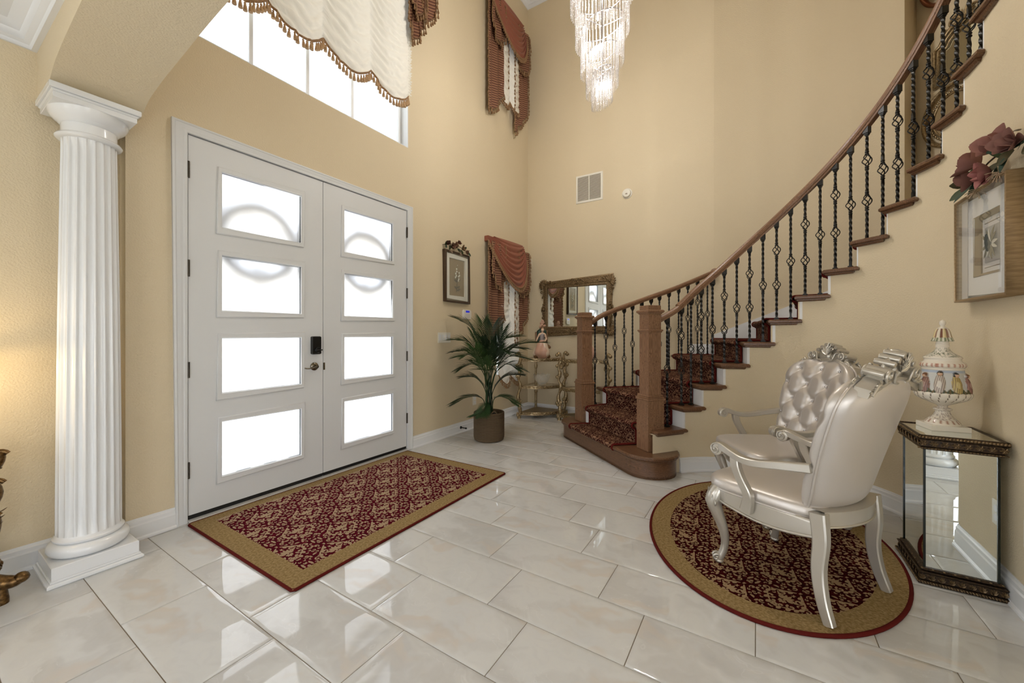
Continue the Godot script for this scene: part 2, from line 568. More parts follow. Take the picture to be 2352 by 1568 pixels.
func materials() -> void:
	var peel := relief(0.11, 3, 3.0)
	var wall := mat(Color(0.850, 0.792, 0.675), 0.72)
	bumpy(wall, peel, 0.42, 3.0)
	M.wall = wall
	var ceil := mat(Color(0.90, 0.885, 0.85), 0.8)
	M.ceiling = ceil
	M.white = mat(Color(0.895, 0.90, 0.905), 0.32)
	M.doorwhite = mat(Color(0.855, 0.865, 0.872), 0.42)
	M.column = mat(Color(0.90, 0.907, 0.912), 0.22)
	M.column.clearcoat_enabled = true
	M.column.clearcoat = 0.4
	M.column.clearcoat_roughness = 0.12
	var tile := mat(Color.WHITE, 0.012)
	tile.albedo_texture = marble_texture(11)
	tile.normal_enabled = true
	tile.normal_texture = relief(0.010, 21, 1.0, 256, 1)
	tile.normal_scale = 0.075
	tile.uv1_scale = Vector3(0.5, 0.5, 1)
	M.tile = tile
	M.grout = mat(Color(0.52, 0.475, 0.42), 0.9)
	M.oak = wood(Color(0.66, 0.51, 0.39), Color(0.35, 0.235, 0.16), 5)
	M.oak2 = wood(Color(0.525, 0.38, 0.275), Color(0.25, 0.16, 0.10), 15, 0.3)
	var mask := damask()
	M.rug = mat(Color.WHITE, 0.95, 0.0, 0.15)
	M.rug.albedo_texture = damask_texture(mask, Color(0.36, 0.035, 0.11), Color(0.22, 0.012, 0.055), Color(0.70, 0.60, 0.485), 1)
	M.rug.uv1_scale = Vector3(3.1, 2.7, 1)
	M.oval = mat(Color.WHITE, 0.95, 0.0, 0.15)
	M.oval.albedo_texture = damask_texture(mask, Color(0.26, 0.035, 0.045), Color(0.125, 0.010, 0.02), Color(0.66, 0.55, 0.42), 2)
	M.oval.uv1_scale = Vector3(3.4, 3.0, 1)
	M.runner = mat(Color.WHITE, 0.95, 0.0, 0.15)
	M.runner.albedo_texture = damask_texture(mask, Color(0.245, 0.062, 0.058), Color(0.085, 0.02, 0.025), Color(0.60, 0.455, 0.36), 3)
	M.runner.uv1_scale = Vector3(4.4, 4.2, 1)
	M.binding = mat(Color(0.335, 0.10, 0.085), 0.9, 0.0, 0.2)
	var border := mat(Color.WHITE, 0.95, 0.0, 0.15)
	border.albedo_texture = mottle(Color(0.47, 0.385, 0.245), Color(0.66, 0.565, 0.40), 0.05, 8)
	border.normal_enabled = true
	border.normal_texture = relief(0.3, 9, 3.0)
	border.normal_scale = 0.6
	border.uv1_scale = Vector3(5, 5, 1)
	M.rugborder = border
	M.iron = mat(Color(0.05, 0.052, 0.05), 0.4, 0.0)
	M.dark = mat(Color(0.03, 0.03, 0.03), 0.6)
	M.hinge = mat(Color(0.30, 0.285, 0.26), 0.35, 0.9)
	M.nickel = mat(Color(0.48, 0.45, 0.40), 0.25, 1.0)
	M.blackplastic = mat(Color(0.025, 0.028, 0.032), 0.25)
	M.plastic = mat(Color(0.90, 0.885, 0.84), 0.4)
	M.lcd = mat(Color(0.08, 0.12, 0.62), 0.3)
	M.lcd.emission_enabled = true
	M.lcd.emission = Color(0.06, 0.12, 0.75)
	M.lcd.emission_energy_multiplier = 0.6
	var frost := mat(Color(0.97, 0.98, 1.0), 0.35)
	frost.backlight_enabled = true
	frost.backlight = Color.WHITE
	M.frost = frost
	var glass := mat(Color(0.9, 0.97, 0.95, 0.10), 0.02)
	glass.transparency = BaseMaterial3D.TRANSPARENCY_ALPHA
	M.glass = glass
	var dimmed := mat(Color(0.86, 0.90, 0.885, 0.72), 0.02)  # pale opacity added to dim the sky seen through the pane
	dimmed.transparency = BaseMaterial3D.TRANSPARENCY_ALPHA
	M.dimglass = dimmed
	var sheer := mat(Color(0.93, 0.915, 0.875), 0.7)
	sheer.backlight_enabled = true
	sheer.backlight = Color(0.45, 0.45, 0.44)
	M.sheer = sheer
	var satin := mat(Color(0.545, 0.315, 0.245), 0.42)
	satin.rim_enabled = true
	satin.rim = 0.6
	satin.rim_tint = 0.7
	M.swag = satin
	M.stripe = mat(Color.WHITE, 0.75)
	M.stripe.albedo_texture = stripe_texture()
	M.stripe.uv1_scale = Vector3(16, 16, 1)
	M.fringe = mat(Color(0.56, 0.435, 0.31), 0.8)
	M.fringedark = mat(Color(0.475, 0.36, 0.26), 0.8)
	M.tasselgold = mat(Color(0.70, 0.57, 0.42), 0.7)
	var silver := mat(Color(0.76, 0.74, 0.70), 0.3, 0.6)
	M.silver = silver
	M.silverdark = mat(Color(0.62, 0.59, 0.535), 0.4, 0.5)
	var pearl := mat(Color(0.80, 0.775, 0.75), 0.36, 0.55)
	pearl.rim_enabled = true
	pearl.rim = 0.5
	pearl.normal_enabled = true
	pearl.normal_texture = relief(0.2, 31, 2.0)
	pearl.normal_scale = 0.06
	pearl.uv1_scale = Vector3(6, 6, 1)
	M.pearl = pearl
	var gilt := mat(Color.WHITE, 0.38, 0.75)
	gilt.albedo_texture = mottle(Color(0.42, 0.345, 0.235), Color(0.86, 0.78, 0.63), 0.045, 41)
	gilt.uv1_triplanar = true
	gilt.uv1_scale = Vector3.ONE * 4.0
	M.gilt = gilt
	var bronze := mat(Color.WHITE, 0.42, 0.6)
	bronze.albedo_texture = mottle(Color(0.27, 0.21, 0.14), Color(0.68, 0.575, 0.42), 0.05, 43)
	bronze.uv1_triplanar = true
	bronze.uv1_scale = Vector3.ONE * 5.0
	M.bronze = bronze
	var brown := mat(Color.WHITE, 0.45, 0.5)
	brown.albedo_texture = mottle(Color(0.085, 0.055, 0.03), Color(0.36, 0.27, 0.17), 0.05, 47)
	brown.uv1_triplanar = true
	brown.uv1_scale = Vector3.ONE * 6.0
	M.brown = brown
	M.darkgold = mat(Color(0.32, 0.225, 0.115), 0.3, 0.85)
	M.mirror = mat(Color(0.93, 0.95, 0.94), 0.012, 1.0)
	M.glassedge = mat(Color(0.05, 0.085, 0.06), 0.15)
	var crystal := mat(Color(0.97, 0.98, 1.0, 0.0), 0.0)
	crystal.refraction_enabled = true
	crystal.refraction_scale = 0.05
	M.crystal = crystal

# ---------------------------------------------------------------- main
func _ready() -> void:
	rng.seed = 77
	var cam := Camera3D.new()
	cam.name = "camera"
	cam.projection = Camera3D.PROJECTION_FRUSTUM
	cam.near = 0.05
	cam.far = 60.0
	cam.size = 0.05 * 1568.0 / 896.4
	cam.frustum_offset = Vector2(0.0, -0.05 * 17.64 / 896.4)
	cam.position = Vector3(0, 1.185, 0)
	cam.rotation_degrees = Vector3(0, 32.096, 0)
	add_child(cam)
	cam.current = true
	var env := Environment.new()
	env.background_mode = Environment.BG_SKY
	var sky := Sky.new()
	var sm := ProceduralSkyMaterial.new()
	sm.sky_top_color = Color(0.90, 0.94, 1.0)
	sm.sky_horizon_color = Color(0.97, 0.98, 1.0)
	sm.ground_bottom_color = Color(0.86, 0.86, 0.85)
	sm.ground_horizon_color = Color(0.95, 0.96, 0.97)
	sky.sky_material = sm
	env.sky = sky
	env.background_energy_multiplier = SKY
	env.tonemap_mode = Environment.TONE_MAPPER_LINEAR
	env.tonemap_exposure = EXPOSURE
	env.sdfgi_enabled = true
	env.ssao_enabled = true
	env.ssil_enabled = true
	var we := WorldEnvironment.new()
	we.name = "surroundings"
	we.environment = env
	add_child(we)
	materials()
	shell()
	stairs()
	entry_door()
	windows()
	furniture()

const SKY := 7.0
const EXPOSURE := 1.0
const CHAND := 0.52
const LAMP := 0.10

# ---------------------------------------------------------------- the setting
const DW := -3.025      # face of the wall with the entry door
const FW := -5.283      # face of the far wall
const CEIL := 6.36
const LOWCEIL := 2.755

func cells(mb: MB, axis: String, face: float, back: float, a0: float, a1: float, y0: float, y1: float, holes: Array) -> void:
	var av := [a0, a1]
	var yv := [y0, y1]
	for h in holes:
		av.append_array([h[0], h[1]])
		yv.append_array([h[2], h[3]])
	av.sort()
	yv.sort()
	for i in av.size() - 1:
		for j in yv.size() - 1:
			if av[i + 1] - av[i] < 1e-5 or yv[j + 1] - yv[j] < 1e-5: continue
			var ca: float = (av[i] + av[i + 1]) / 2
			var cy: float = (yv[j] + yv[j + 1]) / 2
			var open := false
			for h in holes:
				if ca > h[0] and ca < h[1] and cy > h[2] and cy < h[3]: open = true
			if open: continue
			if axis == "x": mb.box(Vector3(minf(face, back), yv[j], av[i]), Vector3(maxf(face, back), yv[j + 1], av[i + 1]))
			else: mb.box(Vector3(av[i], yv[j], minf(face, back)), Vector3(av[i + 1], yv[j + 1], maxf(face, back)))

const INNER := [Vector2(-0.735, -3.375), Vector2(-0.66, -3.47), Vector2(-0.563, -3.598), Vector2(-0.44, -3.71), Vector2(-0.28, -3.80), Vector2(-0.10, -3.86), Vector2(0.10, -3.89), Vector2(0.30, -3.875), Vector2(0.48, -3.82), Vector2(0.63, -3.73), Vector2(0.74, -3.62), Vector2(0.83, -3.48), Vector2(0.905, -3.30), Vector2(0.945, -3.1), Vector2(0.958, -2.9), Vector2(0.958, -2.5), Vector2(0.958, -2.08)]
const OUTERWALL := [Vector2(-0.437, -5.283), Vector2(-0.1, -5.335), Vector2(0.3, -5.335), Vector2(0.75, -5.24), Vector2(1.17, -5.04)]
const BASEPROF := [Vector2(0, 0), Vector2(0.027, 0), Vector2(0.026, 0.010), Vector2(0.018, 0.019), Vector2(0.016, 0.082), Vector2(0.012, 0.090), Vector2(0.0115, 0.106), Vector2(0.006, 0.112), Vector2(0.004, 0.122), Vector2(0, 0.122)]

func curved_wall(called: String, path: Array, y0: float, tops: Callable, thick: float) -> void:
	# path of Vector2(x, z); the room lies to the right hand of its direction; one continuous face
	var mb := MB.new()
	var n := path.size()
	var lo := PackedVector3Array()
	var hi := PackedVector3Array()
	var bl := PackedVector3Array()
	var bh := PackedVector3Array()
	for i in n:
		var d: Vector2 = (path[mini(i + 1, n - 1)] - path[maxi(i - 1, 0)]).normalized()
		var out := Vector2(d.y, -d.x) * thick
		var t: float = tops.call(path[i], i)
		lo.append(Vector3(path[i].x, y0, path[i].y))
		hi.append(Vector3(path[i].x, t, path[i].y))
		bl.append(Vector3(path[i].x + out.x, y0, path[i].y + out.y))
		bh.append(Vector3(path[i].x + out.x, t, path[i].y + out.y))
	mb.grid([hi, lo])
	mb.grid([bl, bh])
	mb.grid([bh, hi])
	mb.grid([lo, bl])
	mb.quad(lo[0], hi[0], bh[0], bl[0])
	mb.quad(lo[n - 1], bl[n - 1], bh[n - 1], hi[n - 1])
	struct(mb, called, M.wall)

func tile_mesh(w: float, d: float, uo: Vector2) -> ArrayMesh:
	var mb := MB.new()
	var g := 0.0012
	var xs := [g, g + 0.0012, 0.02, 0.07, w / 2, w - 0.07, w - 0.02, w - g - 0.0012, w - g]
	var zs := [g, g + 0.0012, 0.02, 0.06, d - 0.06, d - 0.02, d - g - 0.0012, d - g]
	var rows := []
	var uvs := []
	for i in zs.size():
		var r := PackedVector3Array()
		var u := []
		for j in xs.size():
			var ex := minf(xs[j] - g, w - g - xs[j])
			var ez := minf(zs[i] - g, d - g - zs[i])
			var e := minf(ex, ez)
			var y := 0.0
			if e < 0.0005: y = -0.004
			elif e < 0.015: y = -0.00042
			elif e < 0.05: y = -0.00012
			r.append(Vector3(xs[j], y, zs[i]))
			u.append(Vector2(xs[j] + uo.x, zs[i] + uo.y))
		rows.append(r)
		uvs.append(u)
	mb.grid(rows, false, false, uvs)
	return mb.build()

func shell() -> void:
	# ---- floor: a slab, and on it every tile of the part in view
	var mb := MB.new()
	mb.box(Vector3(-3.4, -0.2, -6.6), Vector3(4.7, -0.0028, 4.4))
	var floor_ := struct(mb, "floor", M.grout)
	var variants := []
	for k in 8: variants.append(tile_mesh(0.6, 0.298, Vector2(rng.randf() * 1.4, rng.randf() * 1.6)))
	for k in range(-7, 14):
		var z1 := -1.393 - 0.298 * k
		var off := fposmod(-1.002 - 0.2025 * k, 0.6)
		var x := -3.6 + off
		while x < 1.35:
			if x + 0.6 > -3.13 and not (x > 0.95 and z1 < -2.2) and not (z1 < -3.95 and x > -0.5):
				var t := Transform3D(Basis(Vector3.RIGHT, rng.randf_range(-0.0012, 0.0012)) * Basis(Vector3.FORWARD, rng.randf_range(-0.0008, 0.0008)), Vector3(x, 0, z1 - 0.298))
				if rng.randf() < 0.5: t = t * Transform3D(Basis(Vector3.UP, PI), Vector3(0.6, 0, 0.298))
				put(variants[rng.randi() % 8], "tile", M.tile, floor_, t)
			x += 0.6
	mb = MB.new()
	for r in [[-3.12, 0.7, 4.5, 4.2], [1.36, -2.05, 4.5, 0.7]]:
		mb.box(Vector3(r[0], -0.0027, r[1]), Vector3(r[2], -0.0006, r[3]))
	part(mb, "tile_field", M.tile, floor_)
	# ---- walls
	mb = MB.new()
	cells(mb, "x", DW, DW - 0.2, -5.5, -0.708, 0.0, CEIL + 0.3, [[-2.815, -0.985, -0.1, 2.452], [-2.82, -0.98, 3.087, 5.25], [-4.98, -4.42, 4.45, 5.75], [-4.98, -4.42, 0.62, 2.40]])
	struct(mb, "wall_entry", M.wall)
	mb = MB.new()
	cells(mb, "x", -3.12, -3.32, -0.708, 4.4, 0.0, LOWCEIL + 0.1, [[1.1, 3.5, 0.5, 2.3]])
	mb.box(Vector3(-3.32, LOWCEIL, -0.73), Vector3(-3.12, CEIL + 0.3, -0.40))
	struct(mb, "wall_left", M.wall)
	mb = MB.new()
	cells(mb, "z", FW, FW - 0.2, -3.225, -0.437, 0.0, CEIL + 0.3, [])
	struct(mb, "wall_far", M.wall)
	curved_wall("wall_stairwell", crom(OUTERWALL, 8), 0.0, func(_p, _i): return CEIL + 0.3, 0.2)
	mb = MB.new()
	var A := Vector3(1.17, 0, -5.04)
	var B := Vector3(1.335, 0, -5.38)
	var Cc := Vector3(2.40, 0, -3.676)
	var D := Vector3(2.40, 0, -0.73)
	var up := Vector3.UP * (CEIL + 0.3)
	mb.quad(A, B, B + up, A + up)
	mb.quad(A + Vector3(-0.15, 0, -0.12), A, A + up, A + up + Vector3(-0.15, 0, -0.12))
	mb.quad(B, Cc, Cc + up, B + up)
	mb.quad(Cc, Vector3(2.4, 0, -2.0), Vector3(2.4, CEIL, -2.0), Cc + up)
	mb.box(Vector3(2.4, LOWCEIL, -2.0), Vector3(2.6, CEIL + 0.3, -0.4))
	# outer skins so that the shell is thick
	var o := Vector3(0.25, 0, -0.16)
	mb.quad(Cc + o, B + o, B + o + up, Cc + o + up)
	mb.quad(Vector3(2.65, 0, -2.0), Cc + o, Cc + o + up, Vector3(2.65, CEIL + 0.3, -2.0))
	mb.box(Vector3(0.964, 0, -2.16), Vector3(2.65, LOWCEIL, -2.082))
	struct(mb, "wall_right", M.wall)
	# far room: back and right walls with openings added to let daylight in
	mb = MB.new()
	cells(mb, "z", 4.2, 4.4, -3.32, 4.7, 0.0, LOWCEIL + 0.1, [[-2.2, -0.6, 0.6, 2.2], [1.2, 3.6, 0.02, 2.3]])
	cells(mb, "x", 4.5, 4.7, -2.16, 4.4, 0.0, LOWCEIL + 0.1, [[0.6, 2.6, 0.02, 2.3]])
	struct(mb, "wall_back", M.wall)
	# wall over the arch
	mb = MB.new()
	var half := [Vector2(-3.12, 2.362), Vector2(-2.835, 2.362)]
	half.append_array(crom([Vector2(-2.825, 2.377), Vector2(-2.72, 2.425), Vector2(-2.54, 2.458), Vector2(-2.384, 2.477), Vector2(-2.229, 2.494), Vector2(-2.08, 2.511), Vector2(-1.93, 2.525), Vector2(-1.6, 2.548), Vector2(-1.2, 2.567), Vector2(-0.83, 2.573)], 3))
	var outline := half.duplicate()
	for i in range(half.size() - 2, -1, -1): outline.append(Vector2(-1.66 - half[i].x, half[i].y))
	outline.append_array([Vector2(1.46, 0), Vector2(4.5, 0), Vector2(4.5, CEIL + 0.3), Vector2(-3.12, CEIL + 0.3)])
	mb.plate(outline, -0.73, -0.40)
	struct(mb, "wall_arch", M.wall)
	# ---- ceilings
	mb = MB.new()
	mb.box(Vector3(-3.3, CEIL, -6.4), Vector3(2.8, CEIL + 0.2, -0.3))
	struct(mb, "ceiling", M.ceiling)
	mb = MB.new()
	mb.box(Vector3(-3.3, LOWCEIL, -0.40), Vector3(4.7, LOWCEIL + 0.2, 4.4))
	mb.box(Vector3(2.4, LOWCEIL, -2.16), Vector3(4.7, LOWCEIL + 0.2, -0.40))
	mb.box(Vector3(0.958, LOWCEIL, -2.08), Vector3(2.4, LOWCEIL + 0.2, -0.73))
	struct(mb, "ceiling", M.ceiling)
	# ---- crown mouldings
	var crown := [Vector2(0, 0), Vector2(0, -0.135), Vector2(0.012, -0.135), Vector2(0.016, -0.118), Vector2(0.028, -0.105), Vector2(0.036, -0.075), Vector2(0.06, -0.045), Vector2(0.092, -0.032), Vector2(0.100, -0.018), Vector2(0.122, -0.014), Vector2(0.135, 0)]
	mb = MB.new()
	mb.sweep(v3([Vector3(DW, CEIL, -0.73), Vector3(DW, CEIL, FW), Vector3(-0.437, CEIL, FW)]), crown)
	struct(mb, "trim_1", M.white)
	mb = MB.new()
	mb.sweep(v3([Vector3(-3.12, LOWCEIL, 4.2), Vector3(-3.12, LOWCEIL, -0.40), Vector3(4.5, LOWCEIL, -0.40)]), crown)
	struct(mb, "trim_2", M.white)
	# ---- baseboards
	var bases := {"baseboard_entry": [[Vector3(DW, 0, -0.705), Vector3(DW, 0, -0.932)], [Vector3(DW, 0, -2.868), Vector3(DW, 0, FW), Vector3(-1.62, 0, FW)]], "baseboard_left": [[Vector3(-3.12, 0, 4.2), Vector3(-3.12, 0, -0.706), Vector3(-3.03, 0, -0.706)]]}
	for key in bases:
		mb = MB.new()
		for p in bases[key]: mb.sweep(v3(p), BASEPROF)
		struct(mb, key, M.white)
	mb = MB.new()
	var ring := []
	for p in crom(INNER.slice(2), 8): ring.append(Vector3(p.x, 0, p.y))
	mb.sweep(v3(ring), BASEPROF)
	mb.sweep(v3([Vector3(0.958, 0, -2.081), Vector3(0.985, 0, -2.081), Vector3(2.4, 0, -2.081)]), BASEPROF)
	struct(mb, "baseboard_stair", M.white)
	# ---- unseen windows of the far room, added to bring in fill daylight
	for w in [[4, "z", -2.2, -0.6, 0.6, 2.2], [5, "z", 1.2, 3.6, 0.02, 2.3], [6, "x", 0.6, 2.6, 0.02, 2.3], [7, "l", 1.1, 3.5, 0.5, 2.3]]:
		var fr := MB.new()
		var q := func(a: float, y: float, d: float) -> Vector3:
			return Vector3(a, y, 4.28 + d) if w[1] == "z" else (Vector3(4.58 + d, y, a) if w[1] == "x" else Vector3(-3.20 + d, y, a))
		for i in 3:
			var a: float = lerpf(w[2], w[3], i / 2.0)
			fr.box(q.call(a - 0.04, w[4], -0.04), q.call(a + 0.04, w[5], 0.04))
		for y in [w[4], w[5]]: fr.box(q.call(w[2], y - 0.04, -0.039), q.call(w[3], y + 0.04, 0.039))
		var win := struct(fr, "window_%d" % w[0], M.white)
		mb = MB.new()
		mb.quad(q.call(w[2], w[4], 0), q.call(w[3], w[4], 0), q.call(w[3], w[5], 0), q.call(w[2], w[5], 0))
		part(mb, "pane", M.glass, win)
	column(Vector3(-2.925, 0, -0.55), "white fluted column under the arch beside the double door", "fluted_column")
	column(Vector3(1.265, 0, -0.55), "white fluted column mirrored in the glass pedestal", "fluted_column")

func column(at: Vector3, label: String, called: String) -> void:
	var t := thing(called, label, "column", at)
	var mb := MB.new()
	mb.box(Vector3(-0.168, 0, -0.168), Vector3(0.168, 0.022, 0.168), 0.006)
	mb.box(Vector3(-0.158, 0.02, -0.158), Vector3(0.158, 0.032, 0.158), 0.004)
	mb.box(Vector3(-0.152, 0.03, -0.152), Vector3(0.152, 0.092, 0.152), 0.003)
	part(mb, "plinth", M.column, t)
	mb = MB.new()
	var prof := []
	for i in 13:
		var a := -PI / 2 + PI * i / 12.0
		prof.append(Vector2(0.118 + 0.032 * cos(a), 0.124 + 0.033 * sin(a)))
	prof.append_array([Vector2(0.124, 0.158), Vector2(0.130, 0.165), Vector2(0.130, 0.172), Vector2(0.122, 0.18), Vector2(0.1185, 0.192)])
	mb.lathe([Vector2(0.05, 0.091)] + prof, 48)
	part(mb, "base", M.column, t)
	mb = MB.new()
	var rows := []
	var nf := 20
	for i in 41:
		var k := i / 40.0
		var y := 0.19 + k * (2.16 - 0.19)
		var r := lerpf(0.119, 0.100, pow(k, 1.5))
		var row := PackedVector3Array()
		var depth := 0.0105 * smoothstep(0.0, 0.012, k - 0.012) * smoothstep(0.0, 0.010, 0.985 - k)
		for j in nf * 10:
			var ph := fmod(j / 10.0, 1.0)
			var e := absf(ph - 0.5) / 0.40
			var f := sqrt(maxf(0.0, 1.0 - e * e)) if e < 1.0 else 0.0
			var an := TAU * j / (nf * 10.0)
			var rr := r - depth * f
			row.append(Vector3(cos(an) * rr, y, sin(an) * rr))
		rows.append(row)
	# extra rows so that the flutes end round
	mb.grid(rows, true)
	part(mb, "shaft", M.column, t)
	mb = MB.new()
	mb.lathe([Vector2(0.09, 2.157), Vector2(0.108, 2.158), Vector2(0.118, 2.163), Vector2(0.122, 2.171), Vector2(0.118, 2.179), Vector2(0.106, 2.184), Vector2(0.101, 2.190), Vector2(0.101, 2.232), Vector2(0.108, 2.236), Vector2(0.112, 2.243), Vector2(0.118, 2.248), Vector2(0.133, 2.262), Vector2(0.143, 2.282), Vector2(0.146, 2.296), Vector2(0.05, 2.298)], 48)
	mb.box(Vector3(-0.146, 2.296, -0.146), Vector3(0.146, 2.322, 0.146), 0.002)
	mb.box(Vector3(-0.152, 2.322, -0.152), Vector3(0.152, 2.336, 0.152), 0.006)
	mb.box(Vector3(-0.160, 2.334, -0.160), Vector3(0.160, 2.362, 0.160), 0.003)
	part(mb, "capital", M.column, t)

# ---------------------------------------------------------------- staircase
const R := 0.186
const IK := [Vector2.ZERO, Vector2.ZERO, Vector2(-0.70, -3.41), Vector2(-0.535, -3.628), Vector2(-0.403, -3.735), Vector2(-0.246, -3.814), Vector2(-0.071, -3.867), Vector2(0.11, -3.89), Vector2(0.29, -3.877), Vector2(0.463, -3.827), Vector2(0.617, -3.74), Vector2(0.75, -3.607), Vector2(0.851, -3.438), Vector2(0.916, -3.261), Vector2(0.947, -3.081), Vector2(0.958, -2.90), Vector2(0.959, -2.735), Vector2(0.959, -2.56)]
const OK := [Vector2.ZERO, Vector2.ZERO, Vector2(-1.744, -4.268), Vector2(-1.57, -4.47), Vector2(-1.235, -4.78), Vector2(-0.85, -5.08), Vector2(-0.44, -5.26), Vector2(0.0, -5.31), Vector2(0.42, -5.29), Vector2(0.83, -5.18), Vector2(1.25, -5.10), Vector2(1.58, -4.92), Vector2(1.80, -4.57), Vector2(2.02, -4.22), Vector2(2.24, -3.87), Vector2(2.36, -3.45), Vector2(2.37, -3.05), Vector2(2.37, -2.7)]
const NEWR := Vector2(-0.784, -3.506)
const NEWL := Vector2(-1.682, -4.256)
const SU := Vector2(0.768, 0.641)     # from the left newel to the right one
const SW := Vector2(0.641, -0.768)    # way up at the first steps

func w3(p: Vector2, y: float) -> Vector3:
	return Vector3(p.x, y, p.y)

func sl(p: Vector2) -> Vector2:
	return Vector2(p.x, -p.y)

func stairs() -> void:
	var mid := (NEWR + NEWL) / 2
	var st := thing("staircase", "curving oak staircase with white risers beside the curved wall", "staircase")
	# bottom step with two round ends
	var foot := []
	var nose := []
	var top2 := []
	for e in [[0.60, -PI / 2, 1.0], [-0.60, PI / 2, 1.0]]:
		for i in 13:
			var a: float = e[1] + PI * i / 12.0
			var q := Vector2(cos(a), sin(a))
			foot.append(mid + SU * (e[0] + q.x * 0.215) + SW * (-0.02 + q.y * 0.215))
			nose.append(mid + SU * (e[0] + q.x * 0.242) + SW * (-0.02 + q.y * 0.242))
			top2.append(mid + SU * (e[0] + q.x * 0.228) + SW * (-0.02 + q.y * 0.228))
	var mb := MB.new()
	var rows := [PackedVector3Array(), PackedVector3Array()]
	for p in foot:
		rows[0].append(w3(p, 0.0))
		rows[1].append(w3(p, R - 0.03))
	var uv := []
	for y in [0.0, R - 0.03]:
		var r := []
		var l := 0.0
		for i in foot.size():
			if i: l += (foot[i] - foot[i - 1]).length()
			r.append(Vector2(y, l))
		uv.append(r)
	mb.grid([rows[1], rows[0]], true, false, [uv[1], uv[0]])
	part(mb, "riser", M.oak2, st)
	mb = MB.new()
	mb.grain = w3(SU, 0)
	mb.slab(nose.map(sl), R - 0.034, R, 0.010)
	mb.slab(top2.map(sl), R - 0.048, R - 0.032, 0.006)
	part(mb, "tread", M.oak2, st)
	mb = MB.new()
	var base := []
	for p in foot: base.append(w3(p, 0.0))
	mb.sweep(v3(base), [Vector2(-0.014, 0), Vector2(0, 0), Vector2(0, 0.022), Vector2(-0.005, 0.019), Vector2(-0.013, 0.008)], false, false, Vector3.UP, true)
	part(mb, "shoe_moulding", M.oak, st)
	# the other steps
	for k in range(2, 17):
		var f: Vector2 = (OK[k] - IK[k]).normalized()
		var fb: Vector2 = (OK[k + 1] - IK[k + 1]).normalized()
		var fw := Vector2(-f.y, f.x)        # across the step
		if fw.dot(IK[k + 1] - IK[k]) > 0: fw = -fw
		var over_in := 0.035
		var over_out := 0.035 if k <= 5 else 0.0
		var i0: Vector2 = IK[k] - f * over_in + fw * 0.032
		var o0: Vector2 = OK[k] + f * over_out + fw * 0.032
		if k == 2: o0 = OK[2] + f * -0.03 + fw * 0.032
		var ib: Vector2 = IK[k + 1] - fb * over_in + (IK[k + 1] - IK[k]).normalized() * 0.018
		var ob: Vector2 = OK[k + 1] + fb * over_out
		var poly := [i0, ib, ob, o0]
		if k == 5: poly = [i0, ib, OK[6], Vector2(-0.44, -5.275), Vector2(-0.705, -5.275), o0]
		mb = MB.new()
		mb.grain = w3(f, 0)
		var y := k * R
		mb.slab(poly.map(sl), y - 0.030, y, 0.010, 0.006)
		var cove: Array = poly.duplicate()
		cove[0] += -fw * 0.014 + f * 0.014
		cove[1] += fb * 0.014 - (IK[k + 1] - IK[k]).normalized() * 0.03
		cove[-1] += -fw * 0.014 - f * 0.014
		mb.slab(cove.map(sl), y - 0.046, y - 0.029, 0.0, 0.008)
		part(mb, "tread", M.oak2, st)
		mb = MB.new()
		var a: Vector2 = IK[k] - f * 0.002
		if k == 2: a = NEWR
		var b: Vector2 = OK[k] + f * (0.002 if k <= 5 else 0.0)
		mb.slab([a, b, b - fw * 0.02, a - fw * 0.02].map(sl), (k - 1) * R, y - 0.030)
		part(mb, "riser", M.white, st)
	# curtain walls below the steps
	var dense := crom(INNER, 10)
	var marks := []
	for k in range(2, 18):
		var best := 0
		for i in dense.size():
			if (dense[i] - IK[k]).length() < (dense[best] - IK[k]).length(): best = i
		marks.append(best)
	marks[0] = 0
	mb = MB.new()
	for k in range(2, 17):
		var lo := PackedVector3Array()
		var hi := PackedVector3Array()
		var bk := PackedVector3Array()
		for i in range(marks[k - 2], marks[k - 1] + 1):
			lo.append(w3(dense[i], 0))
			hi.append(w3(dense[i], k * R - 0.03))
			var d: Vector2 = (dense[mini(i + 1, dense.size() - 1)] - dense[maxi(i - 1, 0)]).normalized()
			bk.append(w3(dense[i] + Vector2(d.y, -d.x) * 0.06, k * R - 0.03))
		if lo.size() < 2: continue
		mb.grid([hi, lo])
		mb.grid([bk, hi])
	var e := dense.size() - 1
	var tall := [PackedVector3Array(), PackedVector3Array()]
	for i in range(marks[15], e + 1):
		tall[0].append(w3(dense[i], 17 * R + 0.05))
		tall[1].append(w3(dense[i], 0))
	mb.grid(tall)
	struct(mb, "wall_stair", M.wall)
	mb = MB.new()
	for k in range(2, 6):
		var f2: Vector2 = (OK[k] - IK[k]).normalized()
		mb.slab([OK[k] , OK[k + 1], OK[k + 1] - f2 * 0.05, OK[k] - f2 * 0.05].map(sl), 0.0, k * R - 0.032)
	mb.slab([Vector2(-0.85, -5.08), Vector2(-0.705, -5.275), Vector2(-0.44, -5.275), Vector2(-0.44, -5.1)].map(sl), 0.0, 5 * R - 0.032)
	struct(mb, "wall_stair", M.wall)
	# skirting up the curved wall, and the short level piece where it starts
	mb = MB.new()
	var sk := crom(OUTERWALL, 8)
	var lo2 := PackedVector3Array()
	var hi2 := PackedVector3Array()
	var hb := PackedVector3Array()
	var len := 0.0
	for i in sk.size():
		if i: len += (sk[i] - sk[i - 1]).length()
		var d2: Vector2 = (sk[mini(i + 1, sk.size() - 1)] - sk[maxi(i - 1, 0)]).normalized()
		var q: Vector2 = sk[i] + Vector2(-d2.y, d2.x) * 0.016
		var hh := 1.178 + 0.425 * len
		lo2.append(w3(q, 0.8))
		hi2.append(w3(q, hh))
		hb.append(w3(sk[i], hh))
	mb.grid([hi2, lo2])
	mb.grid([hb, hi2])
